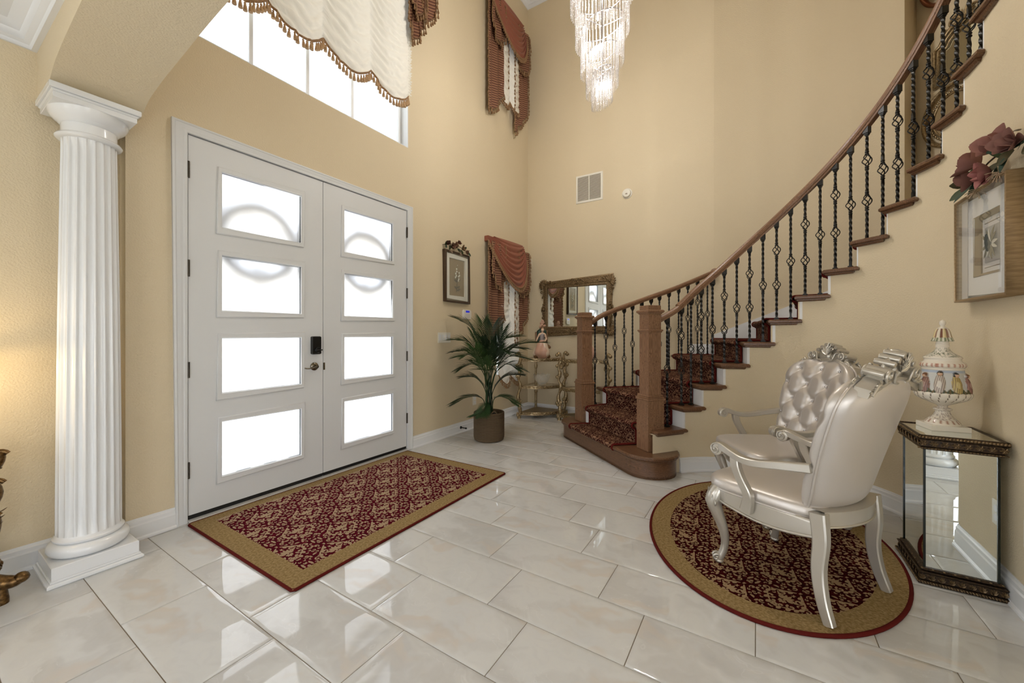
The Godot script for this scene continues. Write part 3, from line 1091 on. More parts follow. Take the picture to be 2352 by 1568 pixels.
	mb.quad(lo2[0], hi2[0], hb[0], Vector3(hb[0].x, 0.8, hb[0].z))
	struct(mb, "trim_3", M.white)
	mb = MB.new()
	mb.T = Transform3D(Basis.IDENTITY, Vector3(0, 5 * R, 0))
	mb.sweep(v3([Vector3(-0.705, 0, FW + 0.0), Vector3(-0.437, 0, FW + 0.0)]), [Vector2(0, 0), Vector2(0.016, 0), Vector2(0.016, 0.092), Vector2(0.011, 0.1), Vector2(0.010, 0.118), Vector2(0.004, 0.128), Vector2(0, 0.13)])
	struct(mb, "trim_4", M.white)
	runner()
	railing(false)
	railing(true)

# carpet runner: over each tread, round its nosing and down the riser
func runner() -> void:
	var mb := MB.new()
	var bind := MB.new()
	var mid := (NEWR + NEWL) / 2
	var fronts := []   # each: inner point, outer point at the face of the riser, forward direction
	fronts.append([mid + SU * 0.40 - SW * 0.235, mid - SU * 0.44 - SW * 0.235, -SW])
	for k in range(2, 17):
		var f: Vector2 = (OK[k] - IK[k]).normalized()
		var fw := Vector2(-f.y, f.x)
		if fw.dot(IK[k + 1] - IK[k]) > 0: fw = -fw
		var a := 0.135
		var b := 0.135
		if k == 2:
			a = 0.28
			b = 0.24
		elif k == 3: b = 0.16
		elif k >= 6: b = 0.16
		fronts.append([IK[k] + f * a, OK[k] - f * b, fw])
	var th := 0.011
	var nx := 14
	var rows := []
	var uvs := []
	var run := 0.0
	var prev := Vector3.ZERO
	for k in range(1, 16):
		var A: Array = fronts[k - 1]
		var B: Array = fronts[k]
		var y := k * R
		# outline from the top of the riser, round the nose, back over the tread
		var over := 0.032 if k > 1 else 0.008
		var sect := []     # [amount along to the next riser, out, y]
		if k > 1:
			sect.append([0.0, th, (k - 1) * R + th])
			sect.append([0.0, th, y - 0.055])
			sect.append([0.0, th + 0.012, y - 0.044])
		for i in 7:
			var an := -PI * 0.5 + PI * i / 6.0
			sect.append([0.0, over + cos(an) * 0.024 + 0.0, y - 0.012 + sin(an) * 0.024])
		sect.append([0.5, 0.0, y + th])
		sect.append([1.0, 0.0, y + th])
		for s in sect:
			var row := PackedVector3Array()
			var ur := []
			for j in nx + 1:
				var t := float(j) / nx
				var pa: Vector2 = (A[0] as Vector2).lerp(A[1], t) + A[2] * s[1]
				var pb: Vector2 = (B[0] as Vector2).lerp(B[1], t) + B[2] * th
				var q: Vector2 = pa if s[0] == 0.0 else ((A[0] as Vector2).lerp(A[1], t) + A[2] * over).lerp(pb, s[0])
				row.append(w3(q, s[2]))
			if rows.size(): run += (row[nx / 2] - prev).length()
			prev = row[nx / 2]
			for j in nx + 1: ur.append(Vector2((float(j) / nx - 0.5) * 0.86, run))
			rows.append(row)
			uvs.append(ur)
	mb.grid(rows, false, false, uvs)
	var t := thing("stair_runner", "dark red scroll-patterned carpet runner laid up the oak stairs", "runner")
	part(mb, "carpet", M.runner, t)
	for side in 2:
		var pth := PackedVector3Array()
		for r in rows: pth.append(r[0] if side == 0 else r[nx])
		bind.tube(pth, 0.0095, 6)
	part(bind, "bound_edge", M.binding, t)

func newel(t: Node3D, at: Vector2) -> void:
	var n := Node3D.new()
	n.name = "newel_post"
	t.add_child(n, true)
	n.position = w3(at, R)
	n.rotation.y = -atan2(SU.y, SU.x)
	var mb := MB.new()
	mb.box(Vector3(-0.08, 0, -0.08), Vector3(0.08, 0.43, 0.08), 0.003)
	part(mb, "lower_block", M.oak, n)
	mb = MB.new()
	for q in [[0.43, 0.446, 0.088], [0.446, 0.458, 0.081], [0.458, 0.476, 0.076]]:
		mb.box(Vector3(-q[2], q[0], -q[2]), Vector3(q[2], q[1], q[2]), 0.004)
	part(mb, "collar", M.oak, n)
	mb = MB.new()
	mb.box(Vector3(-0.076, 1.020, -0.076), Vector3(0.076, 1.036, 0.076), 0.005)
	mb.box(Vector3(-0.069, 1.010, -0.069), Vector3(0.069, 1.021, 0.069), 0.002)
	part(mb, "neck_band", M.oak, n)
	mb = MB.new()
	mb.box(Vector3(-0.063, 0.475, -0.063), Vector3(0.063, 1.19, 0.063), 0.002)
	part(mb, "shaft", M.oak, n)
	mb = MB.new()
	mb.box(Vector3(-0.070, 1.168, -0.070), Vector3(0.070, 1.180, 0.070), 0.003)
	mb.box(Vector3(-0.083, 1.178, -0.083), Vector3(0.083, 1.205, 0.083), 0.008)
	mb.box(Vector3(-0.062, 1.204, -0.062), Vector3(0.062, 1.243, 0.062), 0.004)
	part(mb, "cap", M.oak, n)

var basket_mesh: ArrayMesh
var knuckle_mesh: ArrayMesh
var shoe_mesh: ArrayMesh
var topcollar_mesh: ArrayMesh

func baluster(t: Node3D, at: Vector3, length: float, double: bool, turn: float) -> void:
	if basket_mesh == null:
		var k := MB.new()
		for i in 4:
			var pth := []
			for j in 13:
				var s := j / 12.0
				var a := TAU * i / 4.0 + s * 2.6
				var r := 0.004 + 0.0235 * pow(sin(PI * s), 0.85)
				pth.append(Vector3(cos(a) * r, lerpf(-0.042, 0.042, s), sin(a) * r))
			k.tube(v3(pth), 0.0036, 5, false)
		basket_mesh = k.build()
		k = MB.new()
		k.lathe([Vector2(0.006, -0.017), Vector2(0.0125, -0.015), Vector2(0.0125, -0.009), Vector2(0.009, -0.006), Vector2(0.009, -0.002), Vector2(0.0125, 0.001), Vector2(0.0125, 0.006), Vector2(0.009, 0.010), Vector2(0.006, 0.014)], 10)
		knuckle_mesh = k.build()
		k = MB.new()
		k.box(Vector3(-0.018, 0, -0.018), Vector3(0.018, 0.010, 0.018), 0.002)
		k.box(Vector3(-0.013, 0.009, -0.013), Vector3(0.013, 0.022, 0.013), 0.003)
		shoe_mesh = k.build()
		k = MB.new()
		k.box(Vector3(-0.010, -0.052, -0.010), Vector3(0.010, -0.045, 0.010), 0.002)
		k.box(Vector3(-0.013, -0.045, -0.013), Vector3(0.013, -0.034, 0.013), 0.003)
		k.box(Vector3(-0.017, -0.035, -0.017), Vector3(0.017, 0.012, 0.017), 0.002)
		topcollar_mesh = k.build()
	var mb := MB.new()
	var mids := [0.36, 0.72] if double else [0.53]
	var holes := []
	for m in mids: holes.append(m * length)
	var rows := []
	var hw := 0.0072
	var segs := []
	var y0 := 0.0
	for hy in holes:
		segs.append([y0, hy - 0.042])
		y0 = hy + 0.042
	segs.append([y0, length])
	for s in segs:
		rows = []
		var l: float = s[1] - s[0]
		var n := maxi(3, int(l / 0.012))
		for i in n + 1:
			var y: float = s[0] + l * i / n
			var tw := 0.0
			# a twisted length in the middle of each run of bar
			tw = 9.0 * (clampf((float(i) / n - 0.12) / 0.76, 0.0, 1.0)) * l / 0.3 if l > 0.12 else 0.0
			var r := PackedVector3Array()
			for j in 4:
				var a := PI / 4 + TAU * j / 4.0 + tw
				r.append(Vector3(cos(a), 0, sin(a)) * hw * 1.414 + Vector3(0, y, 0))
			rows.append(r)
		for j in 4:
			var strip := []
			for r in rows: strip.append(PackedVector3Array([r[j], r[(j + 1) % 4]]))
			mb.grid(strip)
	var b := part(mb, "baluster", M.iron, t, Transform3D(Basis(Vector3.UP, turn), at))
	put(shoe_mesh, "shoe", M.iron, b)
	put(topcollar_mesh, "top_collar", M.iron, b, Transform3D(Basis.IDENTITY, Vector3(0, length, 0)))
	for hy in holes:
		put(basket_mesh, "basket", M.iron, b, Transform3D(Basis.IDENTITY, Vector3(0, hy, 0)))
		put(knuckle_mesh, "knuckle", M.iron, b, Transform3D(Basis.IDENTITY, Vector3(0, hy - 0.055, 0)))
		put(knuckle_mesh, "knuckle", M.iron, b, Transform3D(Basis.IDENTITY, Vector3(0, hy + 0.055, 0)))

func railing(outer: bool) -> void:
	var t := thing("stair_railing", "oak handrail and iron balusters on the outer stair side by the mirror" if outer else "long oak handrail and iron balusters sweeping up the inner stair side", "railing")
	var S: Array = OK if outer else IK
	var Q: Array = IK if outer else OK
	var last := 6 if outer else 17
	var line := []     # Vector3 of the rail's underside
	var newp := NEWL if outer else NEWR
	var side := func(k: int) -> Vector2:
		return S[k] + (Q[k] - S[k]).normalized() * (0.068 if not outer or k < 6 else 0.05)
	line.append(w3(newp + SW * 0.06, 1.265))
	for k in range(3, last + 1):
		var p: Vector2 = side.call(k)
		line.append(w3(p, k * R + 0.775 + (0.045 if k == 3 else (0.02 if k == 4 else 0.0))))
	var dense := v3(crom(line, 8))
	var mb := MB.new()
	var prof := [Vector2(-0.020, 0.0), Vector2(0.020, 0.0), Vector2(0.022, 0.012), Vector2(0.027, 0.016), Vector2(0.031, 0.030), Vector2(0.029, 0.044), Vector2(0.018, 0.055), Vector2(0, 0.059), Vector2(-0.018, 0.055), Vector2(-0.029, 0.044), Vector2(-0.031, 0.030), Vector2(-0.027, 0.016), Vector2(-0.022, 0.012)]
	mb.sweep(dense, prof)
	part(mb, "handrail", M.oak, t)
	newel(t, newp)
	if outer:
		mb = MB.new()
		var endp := dense[dense.size() - 1]
		mb.T = Transform3D(Basis(Vector3.RIGHT, PI / 2), Vector3(endp.x, endp.y + 0.03, FW + 0.001))
		mb.lathe([Vector2(0.052, 0), Vector2(0.052, 0.008), Vector2(0.046, 0.014), Vector2(0.03, 0.017), Vector2(0.0, 0.017)], 20)
		part(mb, "rosette", M.oak, t)
	# balusters
	var spots := []
	if not outer:
		spots.append([2, 0.62])
		for k in range(3, 17):
			spots.append([k, 0.20])
			spots.append([k, 0.70])
	else:
		spots.append([2, 0.55])
		for k in range(3, 6):
			var n := 4 if k < 5 else 4
			for i in n: spots.append([k, (i + 0.32) / n])
	var idx := 0
	for s in spots:
		var k: int = s[0]
		var a: Vector2 = side.call(k)
		var b: Vector2 = side.call(k + 1)
		if k == 2: a = newp
		var p := a.lerp(b, s[1])
		# follow the curve of the rail
		var best := dense[0]
		for i in dense.size() - 1:
			for h in 4:
				var c := dense[i].lerp(dense[i + 1], h / 4.0)
				if Vector2(c.x, c.z).distance_to(p) < Vector2(best.x, best.z).distance_to(p): best = c
		var q := Vector2(best.x, best.z)
		var dir := (b - a).angle()
		baluster(t, w3(q, k * R), best.y - k * R, idx % 2 == 1, -dir)
		idx += 1

# ---------------------------------------------------------------- entry door
func entry_door() -> void:
	var X := -3.030
	var casing := MB.new()
	casing.sweep(v3([Vector3(DW, 0.0, -2.808), Vector3(DW, 2.443, -2.808), Vector3(DW, 2.443, -0.992), Vector3(DW, 0.0, -0.992)]), [Vector2(0, 0), Vector2(0.062, 0), Vector2(0.062, 0.019), Vector2(0.052, 0.021), Vector2(0.047, 0.016), Vector2(0.030, 0.013), Vector2(0.020, 0.010), Vector2(0.014, 0.012), Vector2(0.003, 0.010), Vector2(0, 0.006)], false, true, Vector3.RIGHT)
	struct(casing, "trim_5", M.doorwhite)
	var jamb := MB.new()
	for s in [[-0.993, -0.985], [-2.815, -2.807]]: jamb.box(Vector3(-3.225, 0, s[0]), Vector3(DW, 2.452, s[1]))
	jamb.box(Vector3(-3.225, 2.443, -2.807), Vector3(DW, 2.452, -0.993))
	for s in [[-1.03, -0.993], [-2.807, -2.77]]: jamb.box(Vector3(-3.12, 0.012, s[0]), Vector3(-3.081, 2.443, s[1]))  # unseen stops behind the leaves, added to keep sky light out of gaps
	jamb.box(Vector3(-3.12, 2.40, -2.77), Vector3(-3.081, 2.443, -1.03))
	struct(jamb, "trim_6", M.doorwhite)
	var sill := MB.new()
	sill.box(Vector3(-3.225, -0.002, -2.807), Vector3(-2.995, 0.012, -0.993), 0.004)
	struct(sill, "trim_7", M.tile)
	var ys := [[1.863, 2.294], [1.309, 1.740], [0.759, 1.187], [0.205, 0.630]]
	for leaf in 2:
		var z1 := -0.998 if leaf == 0 else -1.9005
		var z0 := -1.8955 if leaf == 0 else -2.801
		var f1 := -1.146 if leaf == 0 else -2.058
		var f0 := -1.745 if leaf == 0 else -2.652
		var mb := MB.new()
		var holes := []
		for y in ys: holes.append([f0 + 0.034, f1 - 0.034, y[0] + 0.034, y[1] - 0.034])
		cells(mb, "x", X, X - 0.046, z0, z1, 0.040, 2.437, holes)
		var d := struct(mb, "door_%d" % (leaf + 1), M.doorwhite)
		tag(d, "left leaf of the white double door, with keypad lock and lever" if leaf == 0 else "right leaf of the white double door, without a lock", "door")
		for y in ys:
			mb = MB.new()
			mb.sweep(v3([Vector3(X, y[0] + 0.034, f0 + 0.034), Vector3(X, y[1] - 0.034, f0 + 0.034), Vector3(X, y[1] - 0.034, f1 - 0.034), Vector3(X, y[0] + 0.034, f1 - 0.034)]), [Vector2(0, -0.012), Vector2(0.034, 0), Vector2(0.034, 0.005), Vector2(0.029, 0.0115), Vector2(0.010, 0.010), Vector2(0.005, 0.012), Vector2(0, 0.004)], false, false, Vector3.RIGHT, true)
			part(mb, "moulding", M.doorwhite, d)
			mb = MB.new()
			mb.quad(Vector3(X - 0.034, y[0] + 0.034, f1 - 0.034), Vector3(X - 0.034, y[0] + 0.034, f0 + 0.034), Vector3(X - 0.034, y[1] - 0.034, f0 + 0.034), Vector3(X - 0.034, y[1] - 0.034, f1 - 0.034))
			part(mb, "pane", M.frost, d)
		mb = MB.new()
		mb.box(Vector3(X - 0.04, 0.0125, z0), Vector3(X - 0.004, 0.041, z1), 0.003)
		part(mb, "door_sweep", M.dark, d)
		var zh := -0.9955 if leaf == 0 else -2.804
		var hi := [[2.165, 2.269], [1.545, 1.650], [0.908, 1.008], [0.275, 0.378]]
		for q in hi:
			mb = MB.new()
			mb.lathe([Vector2(0, q[0]), Vector2(0.008, q[0]), Vector2(0.008, q[1]), Vector2(0, q[1])], 10, Vector3(X + 0.008, 0, zh))
			for k in 4:
				var yy: float = lerpf(q[0], q[1], (k + 1) / 5.0)
				mb.lathe([Vector2(0.0079, yy - 0.001), Vector2(0.0088, yy), Vector2(0.0079, yy + 0.001)], 10, Vector3(X + 0.008, 0, zh))
			part(mb, "hinge", M.hinge, d)
		if leaf == 0:
			mb = MB.new()
			mb.box(Vector3(X, 1.02, -1.862), Vector3(X + 0.034, 1.165, -1.792), 0.006)
			var lock := part(mb, "keypad_lock", M.blackplastic, d)
			mb = MB.new()
			mb.T = Transform3D(Basis(Vector3.FORWARD, PI / 2), Vector3(X + 0.034, 1.055, -1.832))
			mb.lathe([Vector2(0.024, 0), Vector2(0.024, 0.006), Vector2(0.019, 0.012), Vector2(0, 0.013)], 20)
			mb.box(Vector3(-0.005, 0.01, -0.028), Vector3(0.005, 0.026, 0.024), 0.003)
			part(mb, "thumb_turn", M.blackplastic, lock)
			mb = MB.new()
			mb.T = Transform3D(Basis(Vector3.FORWARD, PI / 2), Vector3(X, 0.922, -1.822))
			mb.lathe([Vector2(0.033, 0), Vector2(0.033, 0.006), Vector2(0.028, 0.012), Vector2(0.014, 0.016), Vector2(0.011, 0.03), Vector2(0.013, 0.045), Vector2(0, 0.047)], 24)
			var hnd := part(mb, "lever_handle", M.nickel, d)
			mb = MB.new()
			mb.tube(v3(crom([Vector3(X + 0.042, 0.922, -1.822), Vector3(X + 0.046, 0.920, -1.80), Vector3(X + 0.046, 0.913, -1.775), Vector3(X + 0.044, 0.912, -1.745), Vector3(X + 0.040, 0.916, -1.722)], 5)), 0.0075, 10, true, 0.7)
			part(mb, "lever", M.nickel, hnd)
		else:
			mb = MB.new()
			mb.box(Vector3(X - 0.056, 0.04, -1.93), Vector3(X - 0.047, 2.437, -1.87))  # strip behind the leaves, added to block daylight in the gap between them
			part(mb, "light_seal_strip", M.doorwhite, d)
			mb = MB.new()
			mb.box(Vector3(X, 0.888, -1.914), Vector3(X + 0.003, 0.948, -1.9), 0.001)
			part(mb, "strike_plate", M.nickel, d)
	wreath(Vector3(-3.122, 1.845, -1.43), "leafy wreath hung outside the left door leaf, blurred by frosted glass")
	wreath(Vector3(-3.122, 1.845, -2.35), "leafy wreath hung outside the right door leaf, blurred by frosted glass")

func wreath(at: Vector3, label: String) -> void:
	var t := thing("wreath", label, "wreath", at, 0.0, "wreaths outside the door")
	var mb := MB.new()
	var ring := PackedVector3Array()
	for i in 40:
		var a := TAU * i / 40.0
		ring.append(Vector3(0, sin(a) * 0.255, cos(a) * 0.255))
	mb.tube(ring, 0.050, 8, false, 1.0, true)
	part(mb, "ring", mat(Color(0.16, 0.14, 0.10), 0.9), t)
	mb = MB.new()
	for i in 220:
		var a := rng.randf() * TAU
		var c := Vector3(rng.randf_range(-0.03, 0.01), sin(a) * 0.255, cos(a) * 0.255)
		var rad := Vector3(0, sin(a), cos(a))
		var tan := Vector3(0, cos(a), -sin(a))
		var dir := (rad * rng.randf_range(-0.7, 1.1) + tan * rng.randf_range(-0.2, 1.2) + Vector3(rng.randf_range(-0.35, 0.12), 0, 0)).normalized()
		var l := rng.randf_range(0.06, 0.12)
		mb.leaf(c, c + dir * l, dir.cross(Vector3.RIGHT).normalized(), Vector3.RIGHT, rng.randf_range(0.014, 0.024))
	part(mb, "foliage", mat(Color(0.20, 0.24, 0.17), 0.8), t)

# ---------------------------------------------------------------- windows and drapery
var tassel_mesh: ArrayMesh
var big_tassel_mesh: ArrayMesh

func make_tassels() -> void:
	for k in 2:
		var mb := MB.new()
		var s := 1.0 if k == 0 else 1.25
		mb.lathe([Vector2(0, -0.062 * s), Vector2(0.0115 * s, -0.061 * s), Vector2(0.0105 * s, -0.048 * s), Vector2(0.0068 * s, -0.030 * s), Vector2(0.0045 * s, -0.0265 * s), Vector2(0.0065 * s, -0.023 * s), Vector2(0.0062 * s, -0.018 * s), Vector2(0.0025 * s, -0.013 * s), Vector2(0.0022, 0.0)], 8)
		if k == 0: tassel_mesh = mb.build()
		else: big_tassel_mesh = mb.build()

func fringe_along(t: Node3D, path: Array, spacing: float, mesh: ArrayMesh, m: Material, out := Vector3(0.006, 0, 0)) -> void:
	var acc := spacing * 0.5
	for i in range(1, path.size()):
		var a: Vector3 = path[i - 1]
		var b: Vector3 = path[i]
		var l := a.distance_to(b)
		while acc < l:
			var p := a.lerp(b, acc / l)
			put(mesh, "tassel", m, t, Transform3D(Basis(Vector3.UP, rng.randf() * TAU) * Basis(Vector3.RIGHT, rng.randf_range(-0.12, 0.12)), p + out))
			acc += spacing
		acc -= l

func braid(t: Node3D, path: Array, r: float, m: Material) -> void:
	var mb := MB.new()
	mb.tube(v3(path), r, 6, true)
	part(mb, "braid", m, t)

# ruched shade: swags hang between gathered lines z[i]; returns the hem
func balloon(t: Node3D, X: float, zs: Array, ytop: float, ybase: float, drop: float, fold: float, amp: float) -> Array:
	var n := noise(1.6, 5, 3)
	var per := 18
	var cols := (zs.size() - 1) * per
	var nr := 120
	var rows := []
	for i in nr + 1:
		var v := float(i) / nr
		var r := PackedVector3Array()
		for j in cols + 1:
			var s: int = mini(j / per, zs.size() - 2)
			var f := float(j - s * per) / per
			var z: float = lerpf(zs[s], zs[s + 1], f)
			var sag := 4.0 * f * (1.0 - f)
			var yb := ybase - drop * sag
			var y := lerpf(ytop, yb, v)
			var ph := (y + sag * drop * 1.05) / fold + n.get_noise_2d(z * 1.4, y * 0.8) * 1.2 + s * 0.37
			var fr := ph - floorf(ph)
			var rid := absf(fr - 0.4) / 0.6
			var env := 0.30 + 0.70 * sag
			var x := X + 0.045 * sag + amp * (1.0 - rid) * env + n.get_noise_2d(z * 9.0, y * 14.0) * 0.010
			x += 0.004 * sin(y * 260.0 + z * 40.0) * (1.0 - sag)
			r.append(Vector3(x, y + 0.012 * n.get_noise_2d(z * 6.0 + 9.0, y * 6.0) * sag, z))
		rows.append(r)
	var mb := MB.new()
	mb.grid(rows)
	part(mb, "cloth", M.sheer, t)
	return Array(rows[nr])

func window_unit(n: int, z0: float, z1: float, y0: float, y1: float, mullions: Array) -> void:
	var mb := MB.new()
	var xa := -3.165
	var xb := -3.115
	for q in [[z0, z0 + 0.045, y0, y1], [z1 - 0.045, z1, y0, y1], [z0, z1, y0, y0 + 0.045], [z0, z1, y1 - 0.045, y1]]:
		mb.box(Vector3(xa, q[2], q[0]), Vector3(xb, q[3], q[1]), 0.004)
	# white lining of the opening
	for q in [[z0 - 0.001, z0 + 0.006, y0, y1], [z1 - 0.006, z1 + 0.001, y0, y1], [z0, z1, y0 - 0.001, y0 + 0.006], [z0, z1, y1 - 0.006, y1 + 0.001]]:
		mb.box(Vector3(-3.2, q[2], q[0]), Vector3(DW + 0.0005, q[3], q[1]))
	for m in mullions: mb.box(Vector3(xa + 0.005, y0, m - 0.013), Vector3(xb - 0.012, y1, m + 0.013), 0.003)
	var w := struct(mb, "window_%d" % n, M.white)
	mb = MB.new()
	mb.quad(Vector3(-3.142, y0, z1), Vector3(-3.142, y0, z0), Vector3(-3.142, y1, z0), Vector3(-3.142, y1, z1))
	part(mb, "pane", M.dimglass, w)

func windows() -> void:
	make_tassels()
	window_unit(1, -2.82, -0.98, 3.087, 5.25, [-1.402, -1.826, -2.246])
	window_unit(2, -4.98, -4.42, 4.45, 5.75, [])
	window_unit(3, -4.98, -4.42, 0.62, 2.40, [])
	# big shade over the door
	var t := thing("balloon_shade", "wide cream ruched shade with tan tassel fringe above the double door", "window shade")
	var zs := [-0.985, -1.445, -1.875, -2.336, -2.79]
	var hem := balloon(t, -2.995, zs, 5.15, 3.588, 0.145, 0.082, 0.034)
	braid(t, hem, 0.0095, M.fringe)
	fringe_along(t, hem, 0.0345, big_tassel_mesh, M.tasselgold)
	var mb := MB.new()
	var rows := [PackedVector3Array(), PackedVector3Array(), PackedVector3Array()]
	for i in 181:
		var y := lerpf(5.15, 3.60, i / 180.0)
		rows[0].append(Vector3(-2.995, y, -2.785))
		rows[1].append(Vector3(-2.985 + 0.008 * sin(i * 1.9), y, -2.80))
		rows[2].append(Vector3(-2.985 + 0.016 * sin(i * 1.9), y, -2.822 - 0.006 * sin(i * 0.7)))
	mb.grid(rows)
	part(mb, "ruffle", M.sheer, t)
	# end of the cascade that hangs beside it
	t = thing("drapery_cascade", "brown striped pleated cascade with tasselled hem hanging beside the cream shade", "drapery")
	jabot(t, -2.93, -2.74, -2.94, 5.2, [4.30, 4.16, 4.20, 4.34], 2.0)
	jabot(t, -2.905, -2.90, -3.10, 5.2, [4.52, 4.45, 4.60], 1.5)
	jabot(t, -2.895, -2.755, -2.93, 5.2, [4.47, 4.40, 4.52], 1.5)
	drape_set(0.0, 0.0, "lower")
	drape_set(3.28, 0.24, "upper")

func hemline(b: Array, f: float) -> float:
	var x := f * (b.size() - 1)
	var i := mini(int(x), b.size() - 2)
	return lerpf(b[i], b[i + 1], smoothstep(0.0, 1.0, x - i))

func jabot(t: Node3D, X: float, za: float, zb: float, ytop: float, hem: Array, pleats: float) -> void:
	var nc := int(pleats * 10)
	var nr := 14
	var rows := []
	var uvs := []
	var bottom := []
	for i in nr + 1:
		var v := float(i) / nr
		var r := PackedVector3Array()
		var u := []
		for j in nc + 1:
			var f := float(j) / nc
			var ph := TAU * pleats * f
			var y := lerpf(ytop, hemline(hem, f), v)
			var z := lerpf(za, zb, f) - 0.012 * sin(ph * 2.0) * signf(za - zb)
			var x := X + 0.026 * sin(ph) * (0.6 + 0.4 * v) + 0.004 * sin(y * 23.0 + f * 9.0)
			r.append(Vector3(x, y, z))
			u.append(Vector2(f * absf(za - zb) * 1.7, y))
		rows.append(r)
		uvs.append(u)
	var mb := MB.new()
	mb.grid(rows, false, false, uvs)
	part(mb, "cascade", M.stripe, t)
	for j in nc + 1: bottom.append(rows[nr][j])
	braid(t, bottom, 0.008, M.fringedark)
	fringe_along(t, bottom, 0.03, tassel_mesh, M.fringe)
	for e in [0, nc]:
		var ed := []
		for i in nr + 1: ed.append(rows[i][e] + Vector3(0.006, 0, 0))
		braid(t, ed, 0.006, M.fringedark)
		fringe_along(t, ed, 0.052, tassel_mesh, M.fringe, Vector3(0.012, 0.012, 0.012 * (1 if (e == 0) == (za > zb) else -1)))

func drape_set(dy: float, more: float, which: String) -> void:
	var t := thing("balloon_shade", "narrow white ruched shade in the %s side window" % which, "window shade")
	var hem := balloon(t, -2.998, [-4.42, -4.70, -4.955], 2.40 + dy, 0.62 + dy + (0.60 if dy > 0 else 0.0), 0.13, 0.10, 0.022)
	braid(t, hem, 0.008, M.fringe)
	fringe_along(t, hem, 0.032, tassel_mesh, M.fringe)
	t = thing("swag_drapery", "terracotta satin swag with striped tasselled side cascades around the %s side window" % which, "drapery")
	var rows := []
	var n := 64
	var nc := 36
	for i in n + 1:
		var v := float(i) / n
		var a := Vector2(-4.25, 2.475).lerp(Vector2(-4.10, 2.40), smoothstep(0.0, 1.0, v))
		var b := Vector2(-4.99, 2.495).lerp(Vector2(-5.065, 2.28), v)
		var ctrl := Vector2(-4.70, 2.48).lerp(Vector2(-4.86, 1.33), pow(v, 0.9))
		var r := PackedVector3Array()
		for j in nc + 1:
			var s := float(j) / nc
			var p := a.lerp(ctrl, s).lerp(ctrl.lerp(b, s), s)
			var w := pow(sin(PI * clampf(s * 0.98 + 0.01, 0.0, 1.0)), 0.6)
			var ph := v * 8.0 + 0.35 * sin(s * 2.0)
			var fr := ph - floorf(ph)
			var fold := (1.0 - absf(fr - 0.35) / 0.65)
			var x := -2.955 + 0.075 * w * (0.35 + 0.65 * v) + 0.034 * fold * (0.45 + 0.55 * smoothstep(0.1, 0.7, s)) * smoothstep(0.0, 0.06, v)
			r.append(Vector3(x, p.y + dy, p.x))
		rows.append(r)
	var mb := MB.new()
	mb.grid(rows)
	part(mb, "swag", M.swag, t)
	# back of the mounting board that carries it
	mb = MB.new()
	mb.box(Vector3(DW + 0.001, 2.40 + dy, -5.05), Vector3(-2.96, 2.47 + dy, -4.14), 0.004)
	part(mb, "mounting_board", M.swag, t)
	var edge := Array(rows[n])
	braid(t, edge, 0.011, M.fringe)
	fringe_along(t, edge, 0.030, tassel_mesh, M.fringe)
	jabot(t, -2.965, -4.14, -4.60, 2.40 + dy, [1.10 + dy - more, 1.13 + dy - more, 1.22 + dy - more, 1.42 + dy - more, 1.60 + dy - more], 3.0)
	jabot(t, -2.925, -4.17, -4.47, 2.40 + dy, [1.98 + dy, 1.86 + dy, 1.80 + dy, 1.90 + dy], 2.0)
	jabot(t, -2.965, -5.17, -4.79, 2.40 + dy, [1.50 + dy - more, 1.32 + dy - more, 1.20 + dy - more, 1.06 + dy - more], 2.5)
	jabot(t, -2.925, -5.15, -4.84, 2.40 + dy, [1.92 + dy, 1.80 + dy, 1.76 + dy, 1.90 + dy], 2.0)

